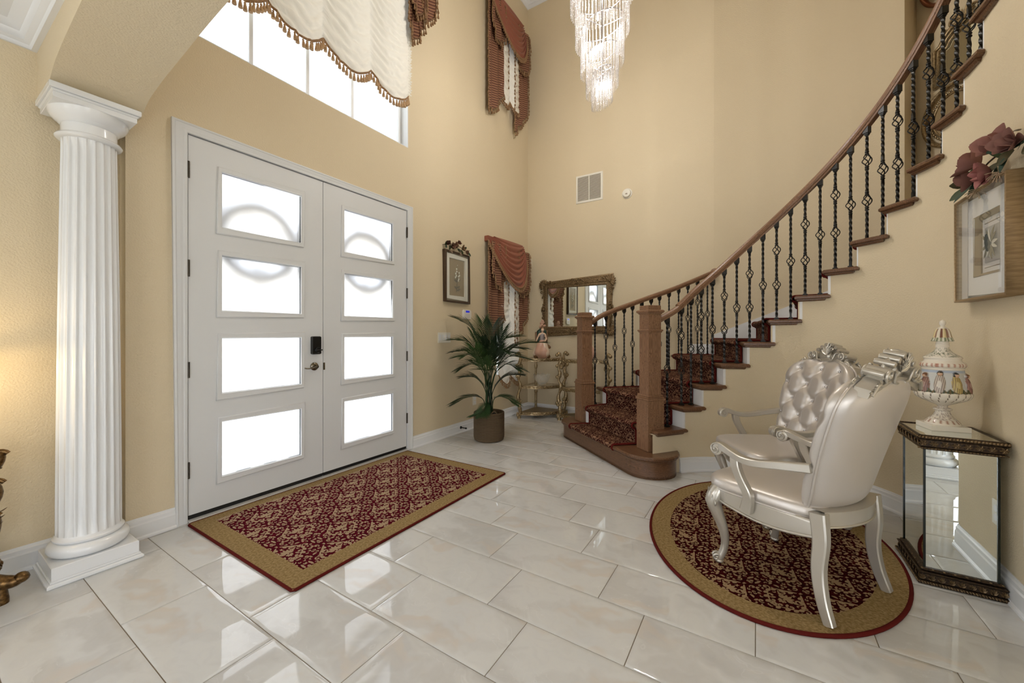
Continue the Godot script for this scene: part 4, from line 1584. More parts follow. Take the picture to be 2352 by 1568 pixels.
# ---------------------------------------------------------------- rugs
func rugs() -> void:
	var t := thing("entry_rug", "rectangular burgundy scroll-patterned rug with tan border at the double door", "rug")
	var x0 := -2.975
	var x1 := -1.80
	var z0 := -2.765
	var z1 := -0.98
	var b := 0.113
	var top := 0.012
	var mb := MB.new()
	var a := [Vector3(x0 + b * 0.75, top, z0 + b), Vector3(x0 + b * 0.75, top, z1 - b), Vector3(x1 - b, top, z1 - b), Vector3(x1 - b, top, z0 + b)]
	var uvs := []
	for r in [[a[0], a[3]], [a[1], a[2]]]: uvs.append([Vector2(-r[0].z, r[0].x), Vector2(-r[1].z, r[1].x)])
	mb.grid([v3([a[0], a[3]]), v3([a[1], a[2]])], false, false, uvs)
	part(mb, "field", M.rug, t)
	mb = MB.new()
	var o := [Vector3(x0, top, z0), Vector3(x0, top, z1), Vector3(x1, top, z1), Vector3(x1, top, z0)]
	for i in 4:
		var j := (i + 1) % 4
		mb.quad(o[i], o[j], a[j] + Vector3.UP * 0.0004, a[i] + Vector3.UP * 0.0004)
	part(mb, "border", M.rugborder, t)
	mb = MB.new()
	mb.tube(v3([o[0], (o[0] + o[1]) / 2, o[1] - Vector3(0, 0, 0.012), o[1] + Vector3(0.012, 0, 0), (o[1] + o[2]) / 2, o[2] - Vector3(0.012, 0, 0), o[2] - Vector3(0, 0, 0.012), (o[2] + o[3]) / 2, o[3] + Vector3(0, 0, 0.01), o[3] - Vector3(0.012, 0, 0), (o[3] + o[0]) / 2, o[0] + Vector3(0.01, 0, 0)].map(func(p): return p - Vector3(0, 0.0055, 0))), 0.0075, 8, false, 1.0, true)
	part(mb, "binding", M.binding, t)

	t = thing("oval_rug", "oval dark red scroll-patterned rug with tan border under the armchairs", "rug")
	var c := Vector3(0.024, top, -2.745)
	var ring := func(k: float) -> PackedVector3Array:
		var r := PackedVector3Array()
		for i in 96:
			var an := TAU * i / 96.0
			r.append(c + Vector3(cos(an) * (0.604 - k), 0, sin(an) * (0.856 - k)))
		return r
	mb = MB.new()
	var rows := []
	uvs = []
	var inner: PackedVector3Array = ring.call(0.113)
	for q in [0.0, 0.5, 1.0]:
		var r := PackedVector3Array()
		var u := []
		for p in inner:
			var pp := c.lerp(p, q)
			r.append(pp)
			u.append(Vector2(pp.x * 0.8 + pp.z * 0.6, pp.z * 0.8 - pp.x * 0.6))
		rows.append(r)
		uvs.append(u)
	rows.reverse()
	uvs.reverse()
	mb.grid(rows, true, false, uvs)
	part(mb, "field", M.oval, t)
	mb = MB.new()
	uvs = []
	rows = [ring.call(0.0), inner]
	for r in rows:
		var u := []
		for p in r: u.append(Vector2(p.x, p.z))
		uvs.append(u)
	mb.grid(rows, true, false, uvs)
	part(mb, "border", M.rugborder, t)
	mb = MB.new()
	var edge := PackedVector3Array()
	for p in rows[0]: edge.append(p - Vector3(0, 0.0045, 0))
	mb.tube(edge, 0.0085, 8, false, 1.0, true)
	part(mb, "binding", M.binding, t)

# ---------------------------------------------------------------- armchairs
func square_bar(mb: MB, path: Array, hw: Array, hd: Array, ax: Vector3) -> void:
	# a four-sided bar; hw along ax, hd across it
	var n := path.size()
	var rings := []
	for i in n:
		var t: Vector3 = (path[mini(i + 1, n - 1)] - path[maxi(i - 1, 0)]).normalized()
		var s := (ax - t * ax.dot(t)).normalized()
		var u := s.cross(t)
		var c := 0.22
		var r := PackedVector3Array()
		for q in [[1 - c, -1], [1, -1 + c], [1, 1 - c], [1 - c, 1], [-1 + c, 1], [-1, 1 - c], [-1, -1 + c], [-1 + c, -1]]:
			r.append(path[i] + s * hw[i] * q[0] + u * hd[i] * q[1])
		rings.append(r)
	for j in 8:
		var strip := []
		for r in rings: strip.append(PackedVector3Array([r[j], r[(j + 1) % 8]]))
		mb.grid(strip)
	for e in [0, n - 1]:
		for j in range(1, 7):
			if e == 0: mb.tri(rings[0][0], rings[0][j + 1], rings[0][j])
			else: mb.tri(rings[e][0], rings[e][j], rings[e][j + 1])

func armchair() -> Node3D:
	var t := thing("armchair", "pearl satin armchair with carved silver crest, its back to the mirrored pedestal", "armchair", Vector3(0.154, 0.0125, -2.347), atan2(-0.851, -0.526), "silver armchairs on the oval rug")
	var mb: MB
	# --- seat
	mb = MB.new()
	var outline := []
	for i in 64:
		var an := TAU * i / 64.0
		var cx := signf(cos(an)) * pow(absf(cos(an)), 0.42)
		var cz := signf(sin(an)) * pow(absf(sin(an)), 0.42)
		var z := 0.035 + cz * 0.262 + 0.016 * (1.0 - cx * cx) * maxf(0.0, cz)
		var hw := lerpf(0.232, 0.288, clampf((z + 0.22) / 0.5, 0.0, 1.0))
		outline.append(Vector3(cx * hw, 0, z))
	var rows := []
	for k in 15:
		var s := k / 14.0
		var r := PackedVector3Array()
		var y: float
		var f: float
		if s < 0.3:
			var a := PI * (s / 0.3) * 0.5
			f = 0.955 + 0.045 * sin(a) + 0.012 * sin(a * 2)
			y = 0.388 + 0.026 * (s / 0.3)
		else:
			var q := (s - 0.3) / 0.7
			f = cos(q * PI / 2) * 1.0
			y = 0.414 + 0.052 * pow(sin(q * PI / 2), 0.55)
		for p in outline: r.append(Vector3(p.x * f, y, 0.035 + (p.z - 0.035) * f))
		rows.append(r)
	mb.grid(rows, true)
	var seat := part(mb, "seat", M.pearl, t)
	mb = MB.new()
	var pip := PackedVector3Array()
	for p in outline: pip.append(Vector3(p.x * 0.975, 0.389, 0.035 + (p.z - 0.035) * 0.975))
	mb.tube(pip, 0.0055, 6, false, 1.0, true)
	part(mb, "piping", M.pearl, seat)
	# --- apron
	mb = MB.new()
	var ap := []
	for i in 41:
		var s := i / 40.0
		var p: Vector3
		if s < 0.35: p = Vector3(-0.236, 0, -0.215).lerp(Vector3(-0.268, 0, 0.20), s / 0.35)
		elif s > 0.65: p = Vector3(0.268, 0, 0.20).lerp(Vector3(0.236, 0, -0.215), (s - 0.65) / 0.35)
		else:
			var q := (s - 0.35) / 0.3
			p = Vector3(lerpf(-0.268, 0.268, q), 0, 0.20 + 0.075 * pow(maxf(0.0, sin(PI * q)), 0.5))
		var dip := absf(sin(TAU * (s / 0.35 * 0.5))) if s < 0.35 else (absf(sin(TAU * ((1 - s) / 0.35 * 0.5))) if s > 0.65 else absf(sin(PI * (s - 0.35) / 0.3)))
		ap.append([p, 0.330 - 0.030 * dip])
	var r0 := PackedVector3Array()
	var r1 := PackedVector3Array()
	var r2 := PackedVector3Array()
	var bead := PackedVector3Array()
	for q in ap:
		var p: Vector3 = q[0]
		r0.append(p * 0.96 + Vector3(0, 0.392, 0))
		r1.append(p + Vector3(0, 0.380, 0))
		r2.append(p * 0.985 + Vector3(0, q[1], 0))
		bead.append(p * 0.99 + Vector3(0, q[1], 0))
	var r3 := PackedVector3Array()
	var r4 := PackedVector3Array()
	for i in r2.size():
		r3.append(r2[i] * Vector3(0.9, 1, 0.9))
		r4.append(r0[i] * Vector3(0.9, 1, 0.9))
	mb.grid([r4, r0])
	mb.grid([r0, r1, r2])
	mb.grid([r2, r3])
	mb.tube(bead, 0.007, 6)
	part(mb, "apron", M.silver, t)
	# --- front cabriole legs
	for sx in [-1.0, 1.0]:
		mb = MB.new()
		var d := Vector3(sx * 0.707, 0, 0.707)
		var c := Vector3(sx * 0.216, 0, 0.206)
		var line := []
		var rad := []
		for q in [[0.392, 0.018, 0.034], [0.36, 0.040, 0.040], [0.325, 0.053, 0.040], [0.29, 0.050, 0.034], [0.24, 0.033, 0.028], [0.18, 0.012, 0.0225], [0.12, 0.002, 0.018], [0.08, 0.006, 0.0165], [0.05, 0.016, 0.017], [0.03, 0.026, 0.018], [0.012, 0.030, 0.017]]:
			line.append(c + d * q[1] + Vector3(0, q[0], 0))
			rad.append(Vector3(q[2], 0, 0))
		var dense := crom(line, 4)
		var rd := crom(rad, 4).map(func(v): return v.x)
		mb.tube(v3(dense), rd, 12)
		var leg := part(mb, "leg", M.silver, t)
		mb = MB.new()
		var sd := Vector3(-d.z, 0, d.x)
		for off in [-0.55, 0.0, 0.55]:
			var rib := []
			var rr := []
			for i in range(8, dense.size() - 6):
				var n2: Vector3 = (d + sd * off).normalized()
				rib.append(dense[i] + n2 * (rd[i] * 0.97))
				rr.append(0.0035)
			mb.tube(v3(rib), rr, 5)
		part(mb, "reeding", M.silver, leg)
		mb = MB.new()
		# scroll foot
		for s2 in [-1.0, 1.0]:
			mb.T = Transform3D(Basis(Vector3.UP, atan2(d.x, d.z)), c + d * 0.044 + Vector3(0, 0.030, 0) + sd * 0.012 * s2)
			mb.tube(v3(spiral(Vector3.ZERO, Vector3(0, 0, 1), Vector3(0, 1, 0), 2.6, -7.5, 0.018, 0.003, 22)), 0.0062, 6)
		mb.T = Transform3D.IDENTITY
		mb.ball(c + d * 0.030 + Vector3(0, 0.013, 0), Vector3(0.021, 0.013, 0.021), 12, 6)
		part(mb, "scroll_foot", M.silver, leg)
		mb = MB.new()
		# acanthus on the knee
		for k in 7:
			var off := (k - 3) / 3.0
			var a := c + d * 0.088 + Vector3(0, 0.315, 0) + sd * off * 0.02 - d * absf(off) * 0.012
			var b := c + d * (0.080 - 0.012 * absf(off)) + Vector3(0, 0.385 - 0.028 * absf(off), 0) + sd * off * 0.038
			mb.leaf(b, a - Vector3(0, 0.045 * (1.0 - absf(off)), 0) - d * 0.012, sd, d, 0.0085, 0.5, 0.0, 5)
		for s2 in [-1.0, 1.0]:
			mb.tube(v3(spiral(c + d * 0.055 + sd * s2 * 0.036 + Vector3(0, 0.315, 0), sd * s2, Vector3.UP, 1.2, -6.5, 0.016, 0.003, 16)), 0.0045, 5)
		part(mb, "knee_carving", M.silver, leg)
	# --- rear sabre legs
	for sx in [-1.0, 1.0]:
		mb = MB.new()
		var line := crom([Vector3(sx * 0.222, 0.43, -0.212), Vector3(sx * 0.224, 0.32, -0.222), Vector3(sx * 0.229, 0.20, -0.216), Vector3(sx * 0.236, 0.09, -0.232), Vector3(sx * 0.243, 0.0, -0.262)], 4)
		var hw := []
		var hd := []
		for i in line.size():
			var q := float(i) / (line.size() - 1)
			hw.append(lerpf(0.022, 0.016, q))
			hd.append(lerpf(0.030, 0.018, q))
		square_bar(mb, line, hw, hd, Vector3.RIGHT)
		part(mb, "leg", M.silver, t)
	mb = MB.new()
	r0 = PackedVector3Array()
	r1 = PackedVector3Array()
	r2 = PackedVector3Array()
	r3 = PackedVector3Array()
	bead = PackedVector3Array()
	for i in 17:
		var u := i / 8.0 - 1.0
		var z := -0.212 - 0.055 * (1.0 - u * u)
		r0.append(Vector3(u * 0.215, 0.437, z + 0.03))
		r1.append(Vector3(u * 0.215, 0.437, z - 0.018))
		r2.append(Vector3(u * 0.215, 0.372, z - 0.012))
		r3.append(Vector3(u * 0.215, 0.372, z + 0.03))
		bead.append(Vector3(u * 0.215, 0.373, z - 0.013))
	mb.grid([r1, r0])
	mb.grid([r2, r1])
	mb.grid([r3, r2])
	mb.tube(bead, 0.005, 6)
	part(mb, "back_rail", M.silver, t)
	# --- back
	var buttons := []
	for q in [[0.935, [-0.16, 0.0, 0.16]], [0.83, [-0.235, -0.08, 0.08, 0.235]], [0.725, [-0.16, 0.0, 0.16]], [0.62, [-0.225, -0.08, 0.08, 0.225]], [0.53, [-0.15, 0.0, 0.15]]]:
		for x in q[1]: buttons.append(Vector2(x, q[0]))
	var creases := []
	for i in buttons.size():
		for j in range(i + 1, buttons.size()):
			var dx := absf(buttons[i].x - buttons[j].x)
			var dyy := absf(buttons[i].y - buttons[j].y)
			if dyy > 0.05 and dyy < 0.13 and dx < 0.12: creases.append([buttons[i], buttons[j]])
	creases.append([Vector2(0, 0.935), Vector2(0.03, 1.02)])
	creases.append([Vector2(0, 0.935), Vector2(-0.03, 1.02)])
	creases.append([Vector2(0.16, 0.935), Vector2(0.13, 1.02)])
	creases.append([Vector2(-0.16, 0.935), Vector2(-0.13, 1.02)])
	creases.append([Vector2(0, 0.53), Vector2(0.0, 0.42)])
	var halfw := func(v: float) -> float:
		var w := 0.212 + 0.062 * sin(clampf(v / 0.8, 0.0, 1.0) * PI * 0.5)
		if v > 0.74:
			var e := (v - 0.74) / 0.26
			w *= pow(maxf(0.0, 1.0 - pow(e, 2.6)), 0.5) * 0.72 + 0.28
		return w
	var mid_y := func(v: float) -> float: return 0.425 + 0.575 * v
	var mid_z := func(v: float) -> float: return -0.205 - 0.155 * pow(v, 1.2)
	rows = []
	var nv := 74
	var nf := 58
	var nb := 18
	var seam := [[], []]
	for i in nv + 1:
		var v := i / float(nv)
		var w: float = halfw.call(v)
		var y: float = mid_y.call(v)
		var zc: float = mid_z.call(v)
		var th := pow(maxf(0.0, 1.0 - pow(absf(v - 0.5) / 0.5, 9.0)), 0.5)
		var r := PackedVector3Array()
		for j in nf:
			var u := -1.0 + 2.0 * j / (nf - 1.0)
			var x := w * u
			var puff := pow(maxf(0.0, 1.0 - pow(absf(u), 5.0)), 0.5)
			var dep := 0.0
			for b in buttons:
				var dd: float = (b - Vector2(x, y)).length_squared()
				if dd < 0.01: dep += 0.024 * exp(-dd / 0.0011)
			for cr in creases:
				var cp := Geometry2D.get_closest_point_to_segment(Vector2(x, y), cr[0], cr[1])
				var dc := cp.distance_squared_to(Vector2(x, y))
				if dc < 0.002: dep += 0.0075 * exp(-dc / 0.00016)
			r.append(Vector3(x, y + 0.02 * (1 - th) * 0.0, zc + 0.052 * u * u + (0.058 * puff - minf(dep, 0.03)) * th))
		for j in range(1, nb):
			var u := 1.0 - 2.0 * j / float(nb)
			var puff := pow(maxf(0.0, 1.0 - pow(absf(u), 7.0)), 0.5)
			r.append(Vector3(w * u, y, zc + 0.052 * u * u - 0.046 * puff * th - 0.012 * (1.0 - u * u) * th))
		rows.append(r)
		if v > 0.0 and v < 0.99:
			for sgn in 2:
				var us := -0.985 if sgn == 0 else 0.985
				seam[sgn].append(Vector3(w * us, y, zc + 0.052 * us * us - 0.020 * th))
	mb = MB.new()
	mb.grid(rows, true)
	var back := part(mb, "backrest", M.pearl, t)
	# close the top
	mb = MB.new()
	seam[1].reverse()
	mb.tube(v3(seam[0]), 0.0058, 6)
	mb.tube(v3(seam[1]), 0.0058, 6)
	part(mb, "piping", M.pearl, back)
	mb = MB.new()
	mb.ball(Vector3.ZERO, Vector3(0.0075, 0.0075, 0.006), 10, 6)
	var bm := mb.build()
	for b in buttons:
		var v: float = (b.y - 0.425) / 0.575
		var w: float = halfw.call(v)
		var u: float = b.x / w
		if absf(u) > 0.93: continue
		put(bm, "button", M.nickel_bright, back, Transform3D(Basis.IDENTITY, Vector3(b.x, b.y, mid_z.call(v) + 0.052 * u * u + 0.058 * pow(1.0 - pow(absf(u), 5.0), 0.5) - 0.019)))
	# --- arms
	for sx in [-1.0, 1.0]:
		mb = MB.new()
		var line := crom([Vector3(sx * 0.255, 0.615, -0.20), Vector3(sx * 0.272, 0.600, -0.10), Vector3(sx * 0.285, 0.582, 0.0), Vector3(sx * 0.290, 0.582, 0.07), Vector3(sx * 0.287, 0.598, 0.13), Vector3(sx * 0.282, 0.612, 0.175), Vector3(sx * 0.279, 0.612, 0.20)], 4)
		var hw := []
		var hd := []
		for i in line.size():
			var q := float(i) / (line.size() - 1)
			hw.append(0.016 + 0.006 * sin(q * PI))
			hd.append(0.019 - 0.004 * sin(q * PI))
		square_bar(mb, line, hw, hd, Vector3.RIGHT)
		var arm := part(mb, "arm", M.silver, t)
		mb = MB.new()
		mb.T = Transform3D(Basis(Vector3.FORWARD, PI / 2), Vector3(sx * 0.279 - 0.019, 0.596, 0.204))
		mb.lathe([Vector2(0, 0), Vector2(0.026, 0.0), Vector2(0.031, 0.004), Vector2(0.031, 0.034), Vector2(0.026, 0.038), Vector2(0, 0.038)], 22)
		mb.T = Transform3D.IDENTITY
		for fx in [-0.021, 0.021]:
			mb.tube(v3(spiral(Vector3(sx * 0.279 + fx, 0.596, 0.204), Vector3(0, 0, 1), Vector3(0, 1, 0), 1.8, -9.0, 0.027, 0.004, 28)), 0.0042, 5)
		part(mb, "scroll", M.silver, arm)
		mb = MB.new()
		line = crom([Vector3(sx * 0.288, 0.590, 0.105), Vector3(sx * 0.292, 0.545, 0.100), Vector3(sx * 0.294, 0.49, 0.075), Vector3(sx * 0.288, 0.43, 0.045), Vector3(sx * 0.278, 0.385, 0.050), Vector3(sx * 0.272, 0.34, 0.062)], 4)
		hw = []
		hd = []
		for i in line.size():
			var q := float(i) / (line.size() - 1)
			hw.append(0.017)
			hd.append(0.023 - 0.006 * sin(q * PI) + 0.004 * q)
		square_bar(mb, line, hw, hd, Vector3.RIGHT)
		part(mb, "arm_support", M.silver, arm)
	# --- carved crest, in the plane of the back
	var crest := Node3D.new()
	crest.name = "crest"
	t.add_child(crest, true)
	crest.transform = Transform3D(Basis(Vector3.RIGHT, -0.24), Vector3(0, 0.975, -0.352))
	mb = MB.new()
	var outl := []
	for q in [[-0.215, -0.045], [-0.205, -0.012], [-0.165, 0.012], [-0.135, 0.03], [-0.10, 0.03], [-0.07, 0.026], [-0.03, 0.03], [0.0, 0.034], [0.03, 0.03], [0.07, 0.026], [0.10, 0.03], [0.135, 0.03], [0.165, 0.012], [0.205, -0.012], [0.215, -0.045], [0.15, -0.02], [0.08, 0.0], [0.0, 0.006], [-0.08, 0.0], [-0.15, -0.02]]: outl.append(Vector2(q[0], q[1]))
	mb.plate(outl, -0.030, 0.030, 0.006)
	part(mb, "base_scroll", M.silver, crest)
	for sx in [-1.0, 1.0]:
		mb = MB.new()
		mb.T = Transform3D(Basis(Vector3.RIGHT, PI / 2), Vector3(sx * 0.118, 0.046, -0.036))
		mb.lathe([Vector2(0, 0), Vector2(0.022, 0), Vector2(0.026, 0.004), Vector2(0.026, 0.068), Vector2(0.022, 0.072), Vector2(0, 0.072)], 20)
		mb.T = Transform3D.IDENTITY
		for fz in [-0.038, 0.038]:
			mb.tube(v3(spiral(Vector3(sx * 0.118, 0.046, fz), Vector3(sx, 0, 0), Vector3(0, 1, 0), -2.2, 9.0, 0.030, 0.004, 30)), 0.0055, 6)
			mb.tube(v3(crom([Vector3(sx * 0.100, 0.070, fz), Vector3(sx * 0.075, 0.060, fz), Vector3(sx * 0.06, 0.020, fz), Vector3(sx * 0.03, 0.012, fz)], 5)), 0.0055, 6)
			mb.tube(v3(crom([Vector3(sx * 0.118, 0.016, fz), Vector3(sx * 0.15, 0.006, fz), Vector3(sx * 0.18, 0.010, fz), Vector3(sx * 0.21, -0.03, fz)], 5)), 0.0065, 6)
		part(mb, "volute", M.silver, crest)
		# ring with an opening
		mb = MB.new()
		var ring := []
		for i in 24:
			var an := TAU * i / 24.0
			ring.append(Vector3(sx * 0.046 + cos(an) * 0.027, 0.060 + sin(an) * 0.024, 0))
		mb.tube(v3(ring), 0.011, 8, false, 2.6, true)
		part(mb, "pierced_ring", M.silver, crest)
		for fz in [-0.034, 0.034]:
			mb = MB.new()
			for k in 5:
				var bx := 0.150 + k * 0.013
				mb.leaf(Vector3(sx * bx, 0.012 - k * 0.006, fz), Vector3(sx * (bx + 0.028), 0.030 - k * 0.012, fz), Vector3(0.4 * sx, -1, 0).normalized(), Vector3(0, 0, signf(fz)), 0.0065, 0.7)
			part(mb, "leaf_carving", M.silver, crest)
		# ridges over the top, running through the depth
		mb = MB.new()
		for q in [[0.083, 0.086, 0.013], [0.055, 0.104, 0.013], [0.026, 0.121, 0.012], [0.150, 0.048, 0.012]]:
			mb.T = Transform3D(Basis(Vector3.RIGHT, PI / 2), Vector3(sx * q[0], q[1], -0.033))
			mb.lathe([Vector2(0, 0), Vector2(q[2] * 0.8, 0), Vector2(q[2], 0.003), Vector2(q[2], 0.063), Vector2(q[2] * 0.8, 0.066), Vector2(0, 0.066)], 12)
		part(mb, "ridge", M.silver, crest)
	mb = MB.new()
	for fz in [-0.026, 0.026]:
		for k in 7:
			var an := PI * (0.5 + (k - 3) * 0.11)
			var l := 0.075 - 0.007 * absf(k - 3)
			mb.leaf(Vector3(0, 0.055, fz), Vector3(cos(an) * l, 0.055 + sin(an) * l * 1.12, fz + signf(fz) * 0.006), Vector3(-sin(an), cos(an), 0), Vector3(0, 0, signf(fz)), 0.0095, 0.7)
	mb.ball(Vector3(0, 0.126, 0), Vector3(0.017, 0.013, 0.032), 12, 6)
	mb.ball(Vector3(0, 0.05, 0), Vector3(0.02, 0.035, 0.030), 12, 6)
	part(mb, "palmette", M.silver, crest)
	return t

func chairs() -> void:
	M.nickel_bright = mat(Color(0.8, 0.8, 0.82), 0.12, 1.0)
	var a := armchair()
	var b: Node3D = a.duplicate()
	b.name = numbered("armchair")
	add_child(b)
	b.position = Vector3(0.112, 0.0125, -3.125)
	b.rotation.y = atan2(-0.84, 0.545)
	b.set_meta("label", "pearl satin armchair with tufted buttoned back against the curved stair wall")

# ---------------------------------------------------------------- pedestal and urn
func beads_along(mb: MB, a: Vector3, b: Vector3, n: int, r: Vector3, slant: float, normal: Vector3) -> void:
	var d := (b - a).normalized()
	var basis := Basis(d, normal.cross(d), normal)
	for i in n:
		var p := a.lerp(b, (i + 0.5) / n)
		mb.ball(p, r, 6, 4, basis * Basis(Vector3.BACK, slant))

func pedestal() -> void:
	var t := thing("mirrored_pedestal", "mirrored glass pedestal with carved bronze top and base against the right wall", "pedestal", Vector3(0.797, 0, -2.782))
	var hx := 0.146
	var hz := 0.180
	var mb := MB.new()
	mb.box(Vector3(-hx, 0.0, -hz), Vector3(hx, 0.016, hz), 0.004)
	mb.box(Vector3(-hx + 0.010, 0.016, -hz + 0.010), Vector3(hx - 0.010, 0.050, hz - 0.010), 0.003)
	mb.box(Vector3(-hx + 0.004, 0.050, -hz + 0.004), Vector3(hx - 0.004, 0.058, hz - 0.004), 0.003)
	mb.box(Vector3(-hx + 0.014, 0.058, -hz + 0.014), Vector3(hx - 0.014, 0.072, hz - 0.014), 0.006)
	var base := part(mb, "base", M.brown, t)
	mb = MB.new()
	var sides := [[Vector3(-hx, 0, hz), Vector3(hx, 0, hz), Vector3.BACK, 30], [Vector3(-hx, 0, -hz), Vector3(-hx, 0, hz), Vector3.LEFT, 36]]
	for s in sides:
		beads_along(mb, s[0] + Vector3(0, 0.010, 0), s[1] + Vector3(0, 0.010, 0), s[3], Vector3(0.0042, 0.0062, 0.004), 0.5, s[2])
		beads_along(mb, s[0] + Vector3(0, 0.068, 0) - s[2] * 0.018, s[1] + Vector3(0, 0.068, 0) - s[2] * 0.018, 8, Vector3(0.006, 0.004, 0.003), 0.0, s[2])
		for i in 9:
			var p: Vector3 = (s[0] as Vector3).lerp(s[1], (i + 0.5) / 9.0) + Vector3(0, 0.034, 0) - s[2] * 0.010
			var d: Vector3 = (s[1] - s[0]).normalized()
			for k in 5:
				var an := PI * (0.15 + 0.175 * k)
				mb.leaf(p - Vector3(0, 0.012, 0), p + d * cos(an) * 0.015 + Vector3(0, sin(an) * 0.022 - 0.010, 0), (d * -sin(an) + Vector3.UP * cos(an)), s[2], 0.0042, 0.8)
	part(mb, "carving", M.bronze, base)
	var gx := 0.118
	var gz := 0.152
	for f in [[Vector3(-gx, 0.072, gz), Vector3(gx, 0.072, gz)], [Vector3(gx, 0.072, gz), Vector3(gx, 0.072, -gz)], [Vector3(gx, 0.072, -gz), Vector3(-gx, 0.072, -gz)], [Vector3(-gx, 0.072, -gz), Vector3(-gx, 0.072, gz)]]:
		mb = MB.new()
		mb.quad(f[0], f[1], f[1] + Vector3(0, 0.568, 0), f[0] + Vector3(0, 0.568, 0))
		part(mb, "mirror_panel", M.mirror, t)
	for s in [[-1, 1], [1, 1], [-1, -1], [1, -1]]:
		mb = MB.new()
		mb.box(Vector3(s[0] * gx - 0.004, 0.072, s[1] * gz - 0.004), Vector3(s[0] * gx + 0.004, 0.640, s[1] * gz + 0.004), 0.001)
		part(mb, "glass_edge", M.glassedge, t)
	mb = MB.new()
	mb.box(Vector3(-hx + 0.012, 0.636, -hz + 0.012), Vector3(hx - 0.012, 0.650, hz - 0.012), 0.004)
	mb.box(Vector3(-hx + 0.008, 0.650, -hz + 0.008), Vector3(hx - 0.008, 0.686, hz - 0.008), 0.003)
	for q in [[-hx, hx, -hz, -hz + 0.016], [-hx, hx, hz - 0.016, hz], [-hx, -hx + 0.016, -hz, hz], [hx - 0.016, hx, -hz, hz]]:
		mb.box(Vector3(q[0], 0.686, q[2]), Vector3(q[1], 0.706, q[3]), 0.004)
	var top := part(mb, "top_frame", M.brown, t)
	mb = MB.new()
	for s in sides:
		beads_along(mb, s[0] + Vector3(0, 0.697, 0), s[1] + Vector3(0, 0.697, 0), 26, Vector3(0.0075, 0.005, 0.0045), 0.75, s[2])
		beads_along(mb, s[0] + Vector3(0, 0.643, 0) - s[2] * 0.012, s[1] + Vector3(0, 0.643, 0) - s[2] * 0.012, 26, Vector3(0.0052, 0.0035, 0.003), 0.0, s[2])
		for i in 8:
			var p: Vector3 = (s[0] as Vector3).lerp(s[1], (i + 0.5) / 8.0) + Vector3(0, 0.668, 0) - s[2] * 0.008
			var d: Vector3 = (s[1] - s[0]).normalized()
			for k in 6:
				var an := TAU * k / 6.0
				mb.leaf(p, p + d * cos(an) * 0.016 + Vector3(0, sin(an) * 0.014, 0), (d * -sin(an) + Vector3.UP * cos(an)), s[2], 0.0045, 0.9)
	part(mb, "carving", M.bronze, top)
	mb = MB.new()
	mb.box(Vector3(-hx + 0.015, 0.690, -hz + 0.015), Vector3(hx - 0.015, 0.702, hz - 0.015))
	part(mb, "mirror_top", M.mirror, t)
	urn(Vector3(0.80, 0.702, -2.845))

